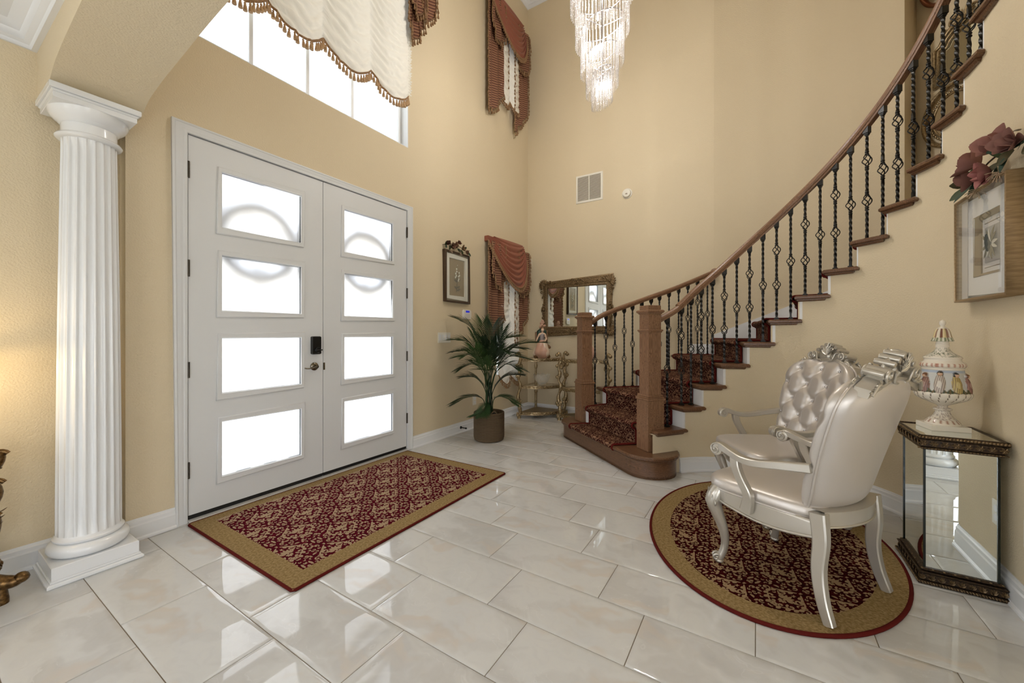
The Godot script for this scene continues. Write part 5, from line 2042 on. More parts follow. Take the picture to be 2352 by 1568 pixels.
func urn(at: Vector3) -> void:
	var t := thing("lidded_urn", "cream porcelain lidded urn with painted relief figures on the mirrored pedestal", "urn", at, 0.15)
	var cream := mat(Color(0.90, 0.865, 0.80), 0.16)
	cream.vertex_color_use_as_albedo = true
	cream.albedo_color = Color.WHITE
	var paint := func(mb: MB, prof: Array, seg: int, pick: Callable, push: Callable) -> void:
		mb.colored = true
		var rows := []
		var cols := []
		for q in prof:
			var r := PackedVector3Array()
			var cr := []
			for j in seg:
				var a := TAU * j / seg
				var rr: float = q.x + push.call(a, q.y)
				r.append(Vector3(cos(a) * rr, q.y, sin(a) * rr))
				cr.append(pick.call(a, q.y))
			rows.append(r)
			cols.append(cr)
		mb.grid(rows, true)
		mb.C = PackedColorArray()
		for i in rows.size():
			for j in seg + 1: mb.C.append((cols[i][j % seg] as Color).srgb_to_linear())
	var ivory := Color(0.90, 0.87, 0.81)
	var plain := func(_a, _y): return ivory
	var zero := func(_a, _y): return 0.0
	var mb := MB.new()
	mb.colored = true
	mb.col = Color(0.90, 0.88, 0.83).srgb_to_linear()
	mb.box(Vector3(-0.072, 0, -0.072), Vector3(0.072, 0.026, 0.072), 0.002)
	part(mb, "plinth", cream, t)
	var n := noise(38.0, 12, 2)
	# foot
	mb = MB.new()
	var prof := crom([Vector2(0.066, 0.026), Vector2(0.063, 0.036), Vector2(0.055, 0.046), Vector2(0.050, 0.052), Vector2(0.036, 0.066), Vector2(0.026, 0.090), Vector2(0.030, 0.096), Vector2(0.034, 0.099), Vector2(0.033, 0.105), Vector2(0.021, 0.110), Vector2(0.018, 0.117), Vector2(0.024, 0.124)], 4)
	paint.call(mb, prof, 48, func(a, y): return Color(0.66, 0.50, 0.42) if (y < 0.05 and y > 0.034 and fposmod(a * 16.0 / TAU, 1.0) < 0.5 and fposmod(a * 16.0 / TAU, 1.0) > 0.15) else (ivory.lerp(Color(0.52, 0.44, 0.40), clampf(n.get_noise_3d(cos(a), y * 12.0, sin(a)) * 1.6, 0.0, 0.8)) if y > 0.05 else ivory), zero)
	part(mb, "foot", cream, t)
	# gadrooned bowl
	mb = MB.new()
	prof = crom([Vector2(0.022, 0.122), Vector2(0.060, 0.140), Vector2(0.088, 0.156), Vector2(0.099, 0.172), Vector2(0.100, 0.184), Vector2(0.094, 0.192)], 5)
	paint.call(mb, prof, 160, func(a, y): return Color(0.34, 0.26, 0.18) if fposmod(a * 20.0 / TAU + y * 8.0, 1.0) < 0.10 and y > 0.142 else ivory, func(a, y): return 0.0035 * sin(PI * fposmod(a * 20.0 / TAU + y * 8.0, 1.0)) * smoothstep(0.13, 0.16, y))
	part(mb, "bowl", cream, t)
	# body with figures in relief
	mb = MB.new()
	var figs := []
	for i in 9:
		figs.append({"a": TAU * i / 9.0 + rng.randf_range(-0.12, 0.12), "h": rng.randf_range(0.055, 0.095), "lean": rng.randf_range(-0.25, 0.25), "robe": [Color(0.55, 0.45, 0.55), Color(0.72, 0.55, 0.50), Color(0.80, 0.72, 0.45), Color(0.84, 0.80, 0.74), Color(0.62, 0.48, 0.42)][i % 5], "hair": [Color(0.22, 0.17, 0.13), Color(0.45, 0.30, 0.20), Color(0.16, 0.16, 0.16)][i % 3]})
	var fig := func(a: float, y: float) -> Array:
		var best := [0.0, Color(0.80, 0.80, 0.78)]
		if y > 0.288: best[1] = Color(0.68, 0.72, 0.78)
		if y < 0.205 + 0.006 * sin(a * 23.0): best = [0.004, Color(0.25, 0.31, 0.24).lerp(Color(0.45, 0.38, 0.26), 0.5 + 0.5 * sin(a * 41.0))]
		for f in figs:
			var d := angle_difference(f.a, a) * 0.088
			var yy := y - 0.196
			d -= f.lean * yy * 0.5
			var hd := Vector2(d, yy - f.h).length() / 0.0125
			var body := Vector2(d / 0.021, (yy - f.h * 0.42) / (f.h * 0.56)).length()
			if body < 1.0:
				var k := 0.011 * sqrt(1.0 - body * body) + 0.0015 * sin(d * 900.0 + yy * 120.0)
				if k > best[0]: best = [k, (f.robe as Color).lerp(Color(0.30, 0.2, 0.2), 0.25 + 0.35 * sin(d * 900.0 + yy * 120.0)) if body > 0.35 else (f.robe as Color).lightened(0.2)]
			if hd < 1.0:
				var k2 := 0.013 * sqrt(1.0 - hd * hd) + 0.003
				if k2 > best[0]: best = [k2, f.hair if yy > f.h + 0.002 or absf(d) > 0.008 else Color(0.85, 0.70, 0.58)]
		return best
	prof = []
	for i in 46:
		var s := i / 45.0
		var y := lerpf(0.190, 0.303, s)
		prof.append(Vector2(0.0945 - 0.020 * pow(s, 0.8), y))
	paint.call(mb, prof, 220, func(a, y): return fig.call(a, y)[1], func(a, y): return fig.call(a, y)[0])
	part(mb, "body", cream, t)
	# rim and lid
	mb = MB.new()
	prof = [Vector2(0.074, 0.300), Vector2(0.077, 0.306), Vector2(0.075, 0.311), Vector2(0.078, 0.314), Vector2(0.0835, 0.322), Vector2(0.083, 0.330), Vector2(0.078, 0.336), Vector2(0.068, 0.344), Vector2(0.065, 0.354), Vector2(0.069, 0.361), Vector2(0.067, 0.366), Vector2(0.055, 0.374), Vector2(0.038, 0.387), Vector2(0.027, 0.400), Vector2(0.023, 0.414), Vector2(0.026, 0.420), Vector2(0.023, 0.428), Vector2(0.025, 0.434), Vector2(0.022, 0.440), Vector2(0.022, 0.448)]
	paint.call(mb, crom(prof, 3), 72, func(a, y): return Color(0.70, 0.50, 0.42) if y > 0.319 and y < 0.334 and fposmod(a * 26.0 / TAU, 1.0) < 0.4 else (ivory.lerp(Color(0.36, 0.40, 0.32), clampf(n.get_noise_3d(cos(a) * 0.7, y * 6.0, sin(a) * 0.7) * 2.2, 0.0, 0.85)) if y > 0.366 and y < 0.412 else ivory), func(a, y): return 0.003 * maxf(0.0, n.get_noise_3d(cos(a) * 0.7, y * 6.0, sin(a) * 0.7)) if y > 0.366 and y < 0.41 else 0.0)
	var lid := part(mb, "lid", cream, t)
	mb = MB.new()
	prof = crom([Vector2(0.020, 0.444), Vector2(0.0385, 0.446), Vector2(0.036, 0.455), Vector2(0.031, 0.470), Vector2(0.027, 0.490), Vector2(0.020, 0.508), Vector2(0.009, 0.518), Vector2(0.007, 0.522), Vector2(0.011, 0.530), Vector2(0.0125, 0.538), Vector2(0.011, 0.546), Vector2(0.006, 0.551), Vector2(0.0, 0.555)], 4)
	paint.call(mb, prof, 56, func(a, y): return ivory if y > 0.51 else ([Color(0.85, 0.78, 0.60), Color(0.45, 0.28, 0.22), Color(0.88, 0.84, 0.76), Color(0.58, 0.45, 0.38)][int(fposmod(a * 8.0 / TAU, 1.0) * 2.0) + 2 * (int(a * 8.0 / TAU) % 2)] if y > 0.462 else Color(0.40, 0.44, 0.32).lerp(ivory, 0.5 + 0.5 * sin(a * 17.0))), func(a, y): return 0.0025 * sin(a * 8.0) if y < 0.51 else 0.0)
	part(mb, "finial", cream, lid)

# ---------------------------------------------------------------- flowers and pictures
func magnolia(t: Node3D, at: Vector3, out: Vector3, size: float, c: Color) -> void:
	var side := out.cross(Vector3.UP).normalized()
	var up := side.cross(out).normalized()
	var mb := MB.new()
	for k in 6:
		var an := TAU * k / 6.0 + rng.randf_range(-0.2, 0.2)
		var rad := side * cos(an) + up * sin(an)
		var tip := at + (rad * rng.randf_range(0.7, 1.0) + out * rng.randf_range(0.3, 0.8)) * size
		mb.leaf(at, tip, out.cross(rad).normalized(), (out - rad * 0.4).normalized(), size * 0.42, 0.55, size * 0.12, 6)
	for k in 3:
		var an := TAU * k / 3.0 + 0.5
		var rad := side * cos(an) + up * sin(an)
		mb.leaf(at, at + (rad * 0.35 + out * 0.9) * size, out.cross(rad).normalized(), rad, size * 0.3, 0.6, -size * 0.1, 6)
	var m := mat(c, 0.8)
	part(mb, "flower", m, t)

func spray(t: Node3D, p0: Vector3, p1: Vector3, out: Vector3, blooms: Array, s: float, nl: int) -> void:
	var mb := MB.new()
	mb.tube(v3(crom([p0, p0.lerp(p1, 0.3) + Vector3(0, 0.04 * s, 0) + out * 0.02, p0.lerp(p1, 0.7) + Vector3(0, 0.03 * s, 0) + out * 0.02, p1], 5)), 0.004 * s, 5)
	part(mb, "stem", mat(Color(0.25, 0.17, 0.11), 0.8), t)
	var greens := [mat(Color(0.20, 0.26, 0.13), 0.6), mat(Color(0.13, 0.24, 0.17), 0.6), mat(Color(0.30, 0.28, 0.17), 0.7)]
	for i in nl:
		var b := p0.lerp(p1, (i + 0.5) / nl) + out * 0.02
		var d := ((p1 - p0).normalized() * rng.randf_range(-1, 1) + Vector3(0, rng.randf_range(-1.0, 0.8), 0) + out * rng.randf_range(0.1, 0.7)).normalized()
		mb = MB.new()
		mb.leaf(b, b + d * rng.randf_range(0.07, 0.11) * s, d.cross(out).normalized(), out, 0.024 * s, 0.3, 0.0, 5)
		part(mb, "leaf", greens[i % 3], t)
	for q in blooms: magnolia(t, p0.lerp(p1, q[0]) + Vector3(0, q[1] * s, 0) + out * 0.04 * s, (out + Vector3(0, q[2], 0) + (p1 - p0).normalized() * q[3]).normalized(), q[4] * s, q[5])
	var tuft := mat(Color(0.72, 0.62, 0.52), 0.8)
	for q in [0.25, 0.62]:
		mb = MB.new()
		var c := p0.lerp(p1, q) + Vector3(0, -0.055 * s, 0) + out * 0.035
		for k in 22:
			var d := Vector3(rng.randfn(), rng.randfn() - 0.4, rng.randfn()).normalized()
			mb.tube(v3([c, c + d * 0.028 * s, c + d * 0.042 * s + Vector3(0, -0.004, 0)]), 0.0017 * s, 4)
		part(mb, "stamen_tuft", tuft, t)

func rect_frame(mb: MB, w: float, h: float, prof: Array) -> void:
	mb.sweep(v3([Vector3(w, -h, 0), Vector3(w, h, 0), Vector3(-w, h, 0), Vector3(-w, -h, 0)]), prof, false, false, Vector3.BACK, true)

func pictures() -> void:
	# shadow box on the right wall
	var t := thing("shadow_box", "deep champagne wood shadow box with a dried star flower on the right wall", "picture", Vector3(0.9575, 1.615, -2.773), -PI / 2)
	var hw := 0.257
	var hh := 0.265
	var champ := mat(Color.WHITE, 0.4, 0.25)
	champ.albedo_texture = mottle(Color(0.50, 0.41, 0.29), Color(0.66, 0.56, 0.42), 0.02, 71)
	champ.uv1_scale = Vector3(2, 14, 1)
	var mb := MB.new()
	rect_frame(mb, hw - 0.013, hh - 0.013, [Vector2(0.013, 0.0), Vector2(0.013, 0.062), Vector2(0.007, 0.064), Vector2(0.005, 0.060), Vector2(0.0, 0.058), Vector2(0, 0)])
	part(mb, "frame", champ, t)
	mb = MB.new()
	mb.box(Vector3(-hw + 0.012, -hh + 0.012, 0), Vector3(hw - 0.012, hh - 0.012, 0.008))
	part(mb, "backing", mat(Color(0.83, 0.81, 0.79), 0.9), t)
	var linen := mat(Color(0.78, 0.755, 0.73), 0.95)
	bumpy(linen, relief(0.35, 61, 4.0), 0.6, 6.0)
	mb = MB.new()
	for s in [-1.0, 1.0]: mb.box(Vector3(minf(s * (hw - 0.013), s * (hw - 0.075)), -hh + 0.013, 0.034), Vector3(maxf(s * (hw - 0.013), s * (hw - 0.075)), hh - 0.013, 0.037))
	part(mb, "linen_strips", linen, t)
	mb = MB.new()
	rect_frame(mb, 0.125, 0.150, [Vector2(0.0, 0.0), Vector2(0.10, 0.0), Vector2(0.10, 0.033), Vector2(0.0, 0.033)])
	part(mb, "mat", mat(Color(0.87, 0.86, 0.85), 0.9), t)
	mb = MB.new()
	rect_frame(mb, 0.108, 0.132, [Vector2(0.0, 0.008), Vector2(0.018, 0.034), Vector2(0.0, 0.014)])
	part(mb, "inner_frame", mat(Color(0.52, 0.43, 0.28), 0.5, 0.2), t)
	mb = MB.new()
	mb.box(Vector3(-0.075, -0.085, 0.008), Vector3(0.075, 0.085, 0.012))
	part(mb, "cloth_panel", mat(Color(0.64, 0.62, 0.60), 0.95), t)
	mb = MB.new()
	for y in [-0.108, 0.108]: mb.box(Vector3(-0.085, y - 0.0015, 0.008), Vector3(0.085, y + 0.0015, 0.0095))
	part(mb, "ruled_lines", mat(Color(0.45, 0.38, 0.28), 0.8), t)
	for k in 13:
		var an := TAU * k / 13.0 + 0.1
		var d := Vector3(cos(an), sin(an), 0)
		mb = MB.new()
		mb.leaf(d * 0.008 + Vector3(0, 0, 0.018), d * (0.070 + 0.01 * (k % 3)) + Vector3(0, 0, 0.020 + 0.004 * (k % 2)), Vector3(-d.y, d.x, 0), Vector3.BACK, 0.0085, 0.4, 0.0, 5)
		part(mb, "petal", mat(Color(0.47, 0.43, 0.33) if k % 3 else Color(0.82, 0.80, 0.74), 0.8), t)
	mb = MB.new()
	mb.ball(Vector3(-0.012, 0.005, 0.026), Vector3(0.010, 0.045, 0.009), 8, 6, Basis(Vector3.BACK, 0.15))
	part(mb, "flower_heart", mat(Color(0.10, 0.10, 0.09), 0.8), t)
	mb = MB.new()
	mb.quad(Vector3(-hw + 0.013, -hh + 0.013, 0.055), Vector3(hw - 0.013, -hh + 0.013, 0.055), Vector3(hw - 0.013, hh - 0.013, 0.055), Vector3(-hw + 0.013, hh - 0.013, 0.055))
	part(mb, "pane", M.glass, t)
	t = thing("flower_spray", "dusty pink silk magnolia spray above the champagne shadow box", "flowers", Vector3(0.935, 1.955, -2.66), -PI / 2)
	var rose := Color(0.60, 0.42, 0.38)
	spray(t, Vector3(-0.26, -0.03, 0), Vector3(0.28, 0.01, 0), Vector3.BACK, [[0.35, 0.05, 0.5, -0.3, 0.085, rose], [0.22, 0.0, 0.1, -0.5, 0.07, Color(0.54, 0.37, 0.335)], [0.52, -0.03, -0.1, 0.0, 0.075, Color(0.66, 0.43, 0.41)], [0.70, 0.04, 0.4, 0.4, 0.09, rose], [0.88, 0.0, 0.2, 0.5, 0.07, Color(0.55, 0.39, 0.35)]], 1.0, 15)
	mb = MB.new()
	mb.tube(v3([Vector3(0.0, 0.06, 0.04), Vector3(0.10, 0.10, 0.0)]), 0.0018, 5)
	mb.ball(Vector3(0.10, 0.10, -0.01), Vector3(0.004, 0.004, 0.012), 6, 4)
	part(mb, "hanging_wire", M.nickel, t)

	# framed pressed flowers on the entry wall
	t = thing("framed_botanical", "brown framed picture of white pressed flowers on the entry wall", "picture", Vector3(DW + 0.0005, 1.848, -3.565), PI / 2)
	hw = 0.22
	hh = 0.30
	var brownwood := wood(Color(0.36, 0.27, 0.19), Color(0.17, 0.12, 0.08), 33, 0.45)
	mb = MB.new()
	rect_frame(mb, hw - 0.026, hh - 0.026, [Vector2(0.026, 0.0), Vector2(0.026, 0.040), Vector2(0.020, 0.043), Vector2(0.004, 0.040), Vector2(0.0, 0.036), Vector2(0, 0)])
	part(mb, "frame", brownwood, t)
	mb = MB.new()
	mb.box(Vector3(-hw + 0.02, -hh + 0.02, 0.0), Vector3(hw - 0.02, hh - 0.02, 0.014))
	part(mb, "panel", mat(Color(0.55, 0.47, 0.34), 0.9), t)
	mb = MB.new()
	rect_frame(mb, hw - 0.082, hh - 0.085, [Vector2(0.0, 0.012), Vector2(0.057, 0.012), Vector2(0.057, 0.027), Vector2(0.003, 0.027)])
	part(mb, "mat", mat(Color(0.86, 0.85, 0.81), 0.9), t)
	mb = MB.new()
	for q in [[0.0, 0.13], [0.035, 0.06], [-0.03, 0.06]]: mb.tube(v3(crom([Vector3(-0.005, -0.17, 0.018), Vector3(0.004, -0.06, 0.020), Vector3(q[0] * 0.7, 0.02, 0.022), Vector3(q[0], q[1], 0.020)], 6)), 0.0022, 5)
	part(mb, "stem", mat(Color(0.30, 0.25, 0.16), 0.8), t)
	for q in [[-0.06, -0.03], [0.06, -0.02], [-0.055, -0.11], [0.05, -0.10], [0.06, -0.13], [-0.04, 0.01]]:
		mb = MB.new()
		mb.leaf(Vector3(0, q[1] - 0.02, 0.019), Vector3(q[0], q[1], 0.024), Vector3(0, 1, 0), Vector3.BACK, 0.014, 0.3)
		part(mb, "leaf", mat(Color(0.36, 0.31, 0.21), 0.8), t)
	for q in [[0.0, 0.145], [-0.015, 0.10], [-0.012, 0.07], [-0.03, 0.045], [-0.022, 0.02], [-0.035, 0.0], [0.03, 0.06], [0.035, 0.03], [0.02, 0.015], [0.022, -0.015], [0.015, -0.035]]:
		mb = MB.new()
		var sc := 0.45 if q[1] > 0.14 else 1.0
		for k in 5:
			var an := TAU * k / 5.0
			var d := Vector3(cos(an), sin(an), 0)
			mb.leaf(Vector3(q[0], q[1], 0.024), Vector3(q[0], q[1], 0.028) + d * 0.0135 * sc, Vector3(-d.y, d.x, 0), Vector3.BACK, 0.0065 * sc, 0.4, 0.0, 3)
		part(mb, "blossom", mat(Color(0.90, 0.89, 0.83), 0.8), t)
	mb = MB.new()
	mb.quad(Vector3(-hw + 0.024, -hh + 0.024, 0.034), Vector3(hw - 0.024, -hh + 0.024, 0.034), Vector3(hw - 0.024, hh - 0.024, 0.034), Vector3(-hw + 0.024, hh - 0.024, 0.034))
	part(mb, "pane", M.glass, t)
	t = thing("flower_spray", "faded rose silk flower spray above the brown framed picture", "flowers", Vector3(DW + 0.012, 2.215, -3.545), PI / 2)
	var dust := Color(0.46, 0.33, 0.26)
	spray(t, Vector3(-0.22, -0.02, 0), Vector3(0.22, -0.03, 0), Vector3.BACK, [[0.12, 0.02, 0.4, -0.5, 0.055, Color(0.36, 0.24, 0.19)], [0.28, 0.0, 0.0, -0.2, 0.06, dust], [0.42, 0.03, 0.3, 0.0, 0.055, Color(0.52, 0.38, 0.29)], [0.55, 0.07, 0.9, 0.1, 0.05, Color(0.42, 0.26, 0.21)], [0.68, 0.01, 0.1, 0.2, 0.065, Color(0.55, 0.43, 0.31)], [0.85, -0.02, -0.2, 0.5, 0.055, dust]], 0.8, 14)

# ---------------------------------------------------------------- mirrors
func shell_fan(mb: MB, c: Vector3, dir: float, spread: float, r: float, n: int) -> void:
	for k in n:
		var an := dir + spread * (float(k) / (n - 1) - 0.5)
		var d := Vector3(cos(an), sin(an), 0)
		mb.ball(c + d * r * 0.55 + Vector3(0, 0, 0.012), Vector3(r * 0.50, r * spread / n * 0.55, 0.012), 7, 5, Basis(Vector3.BACK, an))

func leaf_run(mb: MB, a: Vector3, b: Vector3, n: int, s: float, flip: float) -> void:
	var d := (b - a).normalized()
	var side := Vector3(-d.y, d.x, 0) * flip
	for i in n:
		var p := a.lerp(b, float(i) / n)
		for q in [1.0, -1.0]:
			var tip: Vector3 = p + d * s * 1.3 + side * q * s * 0.9 + Vector3(0, 0, 0.006)
			mb.leaf(p, tip, (side * q - d).normalized(), Vector3.BACK, s * 0.42, 0.6, 0.0, 4)
		mb.ball(p + d * s * 0.5 + Vector3(0, 0, 0.006), Vector3(s, s, s) * 0.34, 6, 4)

func big_mirror() -> void:
	var t := thing("wall_mirror", "ornate antique gold framed mirror with shell corners on the far wall", "mirror", Vector3(-2.215, 1.578, FW + 0.001))
	var w := 0.452
	var h := 0.285
	var mb := MB.new()
	rect_frame(mb, w, h, [Vector2(0.0, 0.004), Vector2(0.098, 0.0), Vector2(0.098, 0.018), Vector2(0.088, 0.026), Vector2(0.070, 0.024), Vector2(0.060, 0.030), Vector2(0.034, 0.032), Vector2(0.024, 0.027), Vector2(0.018, 0.034), Vector2(0.006, 0.032), Vector2(0.0, 0.020)])
	part(mb, "frame", M.bronze, t)
	mb = MB.new()
	mb.box(Vector3(-w - 0.004, -h - 0.004, 0.002), Vector3(w + 0.004, h + 0.004, 0.012))
	part(mb, "mirror_glass", M.mirror, t)
	for s in [[-1.0, 1.0], [1.0, 1.0], [-1.0, -1.0], [1.0, -1.0]]:
		mb = MB.new()
		var c := Vector3(s[0] * (w + 0.055), s[1] * (h + 0.052), 0.024)
		shell_fan(mb, c, atan2(s[1], s[0]), PI * 1.05, 0.085, 9)
		mb.ball(c + Vector3(0, 0, 0.012), Vector3(0.022, 0.022, 0.018), 10, 6)
		for q in [[Vector3(-s[0], 0, 0), Vector3(0, s[1], 0)], [Vector3(0, -s[1], 0), Vector3(s[0], 0, 0)]]:
			leaf_run(mb, c + q[0] * 0.03, c + q[0] * 0.17, 5, 0.024, 1.0)
			mb.tube(v3(spiral(c + q[0] * 0.10 + q[1] * 0.038 + Vector3(0, 0, 0.01), q[0], q[1], -0.6, 6.4, 0.024, 0.004, 16)), 0.007, 6)
			mb.tube(v3(spiral(c + q[0] * 0.185 + q[1] * 0.022 + Vector3(0, 0, 0.008), q[0], q[1], 3.4, -6.0, 0.016, 0.003, 14)), 0.006, 6)
			mb.tube(v3(crom([c + q[0] * 0.10 + q[1] * 0.012, c + q[0] * 0.15 + q[1] * 0.020, c + q[0] * 0.20 + q[1] * 0.036], 5)), 0.007, 6)
		part(mb, "corner_shell", M.bronze, t)
	for s in [[0.0, 1.0], [0.0, -1.0]]:
		mb = MB.new()
		var c := Vector3(0, s[1] * (h + 0.060), 0.026)
		for k in 26:
			mb.ball(c + Vector3(rng.randf_range(-0.075, 0.075), rng.randf_range(-0.028, 0.034) * s[1], rng.randf_range(0.0, 0.012)), Vector3.ONE * rng.randf_range(0.009, 0.016), 6, 4)
		for e in [-1.0, 1.0]:
			mb.tube(v3(spiral(c + Vector3(e * 0.05, s[1] * 0.038, 0.006), Vector3(e, 0, 0), Vector3(0, s[1], 0), 2.6, -6.6, 0.024, 0.004, 18)), 0.008, 6)
			mb.tube(v3(crom([c + Vector3(e * 0.05, s[1] * 0.060, 0), c + Vector3(e * 0.11, s[1] * 0.030, 0), c + Vector3(e * 0.15, s[1] * -0.01, 0), c + Vector3(e * 0.20, s[1] * 0.010, 0)], 5)), 0.009, 6)
			leaf_run(mb, c + Vector3(e * 0.07, 0, 0), c + Vector3(e * 0.19, -0.006 * s[1], 0), 4, 0.024, s[1])
			mb.tube(v3(spiral(c + Vector3(e * 0.215, s[1] * 0.030, 0.0), Vector3(e, 0, 0), Vector3(0, s[1], 0), -1.2, 6.0, 0.017, 0.003, 14)), 0.0065, 6)
		part(mb, "crest_carving", M.bronze, t)
	for e in [-1.0, 1.0]:
		mb = MB.new()
		var c := Vector3(e * (w + 0.058), -0.03, 0.026)
		for k in 12:
			var an := TAU * k / 12.0
			mb.ball(c + Vector3(cos(an) * 0.034, sin(an) * 0.046, 0.004), Vector3(0.015, 0.015, 0.014), 7, 5)
		mb.ball(c + Vector3(0, 0, 0.012), Vector3(0.021, 0.024, 0.02), 10, 6)
		for s in [-1.0, 1.0]:
			mb.tube(v3(spiral(c + Vector3(e * 0.004, s * 0.076, 0.002), Vector3(e, 0, 0), Vector3(0, s, 0), -1.5, 6.0, 0.02, 0.004, 14)), 0.007, 6)
		part(mb, "side_rosette", M.bronze, t)

func upstairs_pictures() -> void:
	var base := Vector3(1.335, 0, -5.38)
	var d := Vector3(0.53, 0, 0.848)
	var nrm := Vector3(-0.848, 0, 0.53)
	var turn := atan2(-0.848, 0.53)
	var t := thing("wall_mirror", "arched champagne gold mirror with pierced crest above the upper stairs", "mirror", base + d * 0.42 + Vector3(0, 3.70, 0) + nrm * 0.002, turn)
	var outl := []
	for q in [[-0.24, -0.21], [0.24, -0.21], [0.24, 0.13], [0.19, 0.155], [0.16, 0.21], [0.10, 0.255], [0.0, 0.275], [-0.10, 0.255], [-0.16, 0.21], [-0.19, 0.155], [-0.24, 0.13]]: outl.append(Vector2(q[0], q[1]))
	var mb := MB.new()
	for k in [[1.0, 0.016], [0.86, 0.013], [0.70, 0.011]]:
		var pth := []
		for q in outl: pth.append(Vector3(q.x * k[0], q.y * k[0] - 0.005, 0.016))
		mb.tube(v3(pth), k[1], 8, false, 1.0, true)
	part(mb, "frame", M.gilt, t)
	mb = MB.new()
	var inn := []
	for q in outl: inn.append(q * 0.97)
	mb.plate(inn, 0.002, 0.008)
	part(mb, "mirror_glass", M.mirror, t)
	mb = MB.new()
	for e in [-1.0, 1.0]:
		mb.tube(v3(spiral(Vector3(e * 0.075, 0.285, 0.018), Vector3(e, 0, 0), Vector3.UP, 2.4, -7.5, 0.05, 0.008, 24)), 0.009, 6)
		mb.tube(v3(spiral(Vector3(e * 0.15, 0.24, 0.018), Vector3(e, 0, 0), Vector3.UP, -1.4, 6.5, 0.035, 0.006, 20)), 0.008, 6)
		for k in 4: mb.leaf(Vector3(e * 0.02, 0.27, 0.02), Vector3(e * (0.03 + 0.025 * k), 0.37 - 0.018 * k, 0.025), Vector3(1, 0.5 * e, 0).normalized(), Vector3.BACK, 0.014, 0.5)
		leaf_run(mb, Vector3(e * 0.205, 0.08, 0.016), Vector3(e * 0.205, -0.17, 0.016), 8, 0.016, 1.0)
	part(mb, "crest_carving", M.gilt, t)
	var oval := func(called: String, label: String, at: Vector3, rx: float, ry: float, m: Material) -> void:
		var o := thing(called, label, "picture", at, turn)
		var k := MB.new()
		var ring := []
		var ring2 := []
		for i in 48:
			var an := TAU * i / 48.0
			ring.append(Vector3(cos(an) * rx, sin(an) * ry, 0.012))
			ring2.append(Vector3(cos(an) * (rx - 0.075), sin(an) * (ry - 0.075), 0.016))
		k.tube(v3(ring), 0.036, 10, false, 0.55, true)
		part(k, "frame", m, o)
		k = MB.new()
		for i in 44:
			var an := TAU * i / 44.0
			k.ball(Vector3(cos(an) * (rx - 0.052), sin(an) * (ry - 0.052), 0.018), Vector3(0.013, 0.013, 0.01), 6, 4)
		k.tube(v3(ring2), 0.009, 6, false, 1.0, true)
		part(k, "beading", m, o)
		k = MB.new()
		var pl := []
		for p in ring2: pl.append(Vector2(p.x, p.y))
		k.plate(pl, 0.002, 0.012)
		part(k, "panel", mat(Color(0.62, 0.54, 0.40), 0.6), o)
	oval.call("oval_picture", "oval gilt framed picture with beaded inner edge, low on the upper stair wall", base + d * 0.335 + Vector3(0, 3.165, 0) + nrm * 0.003, 0.24, 0.265, M.gilt)
	oval.call("oval_picture", "oval copper framed picture above the arched gilt mirror on the stair wall", base + d * 0.28 + Vector3(0, 4.49, 0) + nrm * 0.003, 0.21, 0.25, mat(Color(0.62, 0.42, 0.33), 0.3, 0.8))
	t = thing("gilt_picture", "plain gilt framed picture high on the upper stair wall", "picture", base + d * 0.80 + Vector3(0, 4.56, 0) + nrm * 0.003, turn)
	mb = MB.new()
	rect_frame(mb, 0.20, 0.28, [Vector2(0.0, 0.0), Vector2(0.045, 0.0), Vector2(0.045, 0.022), Vector2(0.03, 0.026), Vector2(0.012, 0.016), Vector2(0.0, 0.018)])
	part(mb, "frame", M.gilt, t)
	mb = MB.new()
	mb.box(Vector3(-0.205, -0.285, 0.001), Vector3(0.205, 0.285, 0.006))
	part(mb, "panel", mat(Color(0.66, 0.60, 0.50), 0.8), t)

# ---------------------------------------------------------------- corner stands
func scroll_leg(t: Node3D, at: Vector3, out: Vector3, mirror := 1.0) -> void:
	# a stack of C and S scrolls in the plane of out and up
	var P := func(o: float, y: float) -> Vector3: return at + out * o * mirror + Vector3(0, y, 0)
	var mb := MB.new()
	var main := [[0.045, 0.895], [0.028, 0.912], [0.008, 0.895], [0.0, 0.85], [0.004, 0.80], [0.028, 0.745], [0.026, 0.69], [0.012, 0.645], [0.030, 0.585], [0.026, 0.535], [0.006, 0.495], [0.0, 0.452], [0.010, 0.40], [0.030, 0.345], [0.034, 0.285], [0.016, 0.235], [0.004, 0.205], [0.014, 0.16], [0.002, 0.105], [0.012, 0.06], [0.020, 0.02], [0.020, 0.0]]
	var pts := []
	for q in main: pts.append(P.call(q[0], q[1]))
	var d := crom(pts, 4)
	var rad := []
	for i in d.size():
		var s := float(i) / d.size()
		rad.append(0.0205 + 0.0055 * sin(s * 40.0) + 0.003 * s)
	mb.tube(v3(d), rad, 8)
	part(mb, "leg", M.gilt, t)
	for q in [[0.052, 0.893, 0.026], [0.050, 0.742, 0.026], [-0.012, 0.722, 0.024], [0.048, 0.590, 0.026], [0.052, 0.232, 0.024], [-0.004, 0.238, 0.021], [0.040, 0.205, 0.021], [0.038, 0.045, 0.025], [0.0, 0.05, 0.021]]:
		mb = MB.new()
		mb.ball(P.call(q[0], q[1]), Vector3.ONE * q[2], 10, 7)
		part(mb, "volute", M.gilt, t)
	for q in [[-0.004, 0.735, 0.026, 1.0], [0.006, 0.245, 0.024, -1.0], [0.022, 0.60, 0.024, 1.0], [0.030, 0.06, 0.022, -1.0]]:
		mb = MB.new()
		mb.tube(v3(spiral(P.call(q[0], q[1]), out * mirror, Vector3.UP, 1.2, 6.8 * q[3], q[2], 0.008, 18)), 0.0115, 7)
		part(mb, "volute", M.gilt, t)

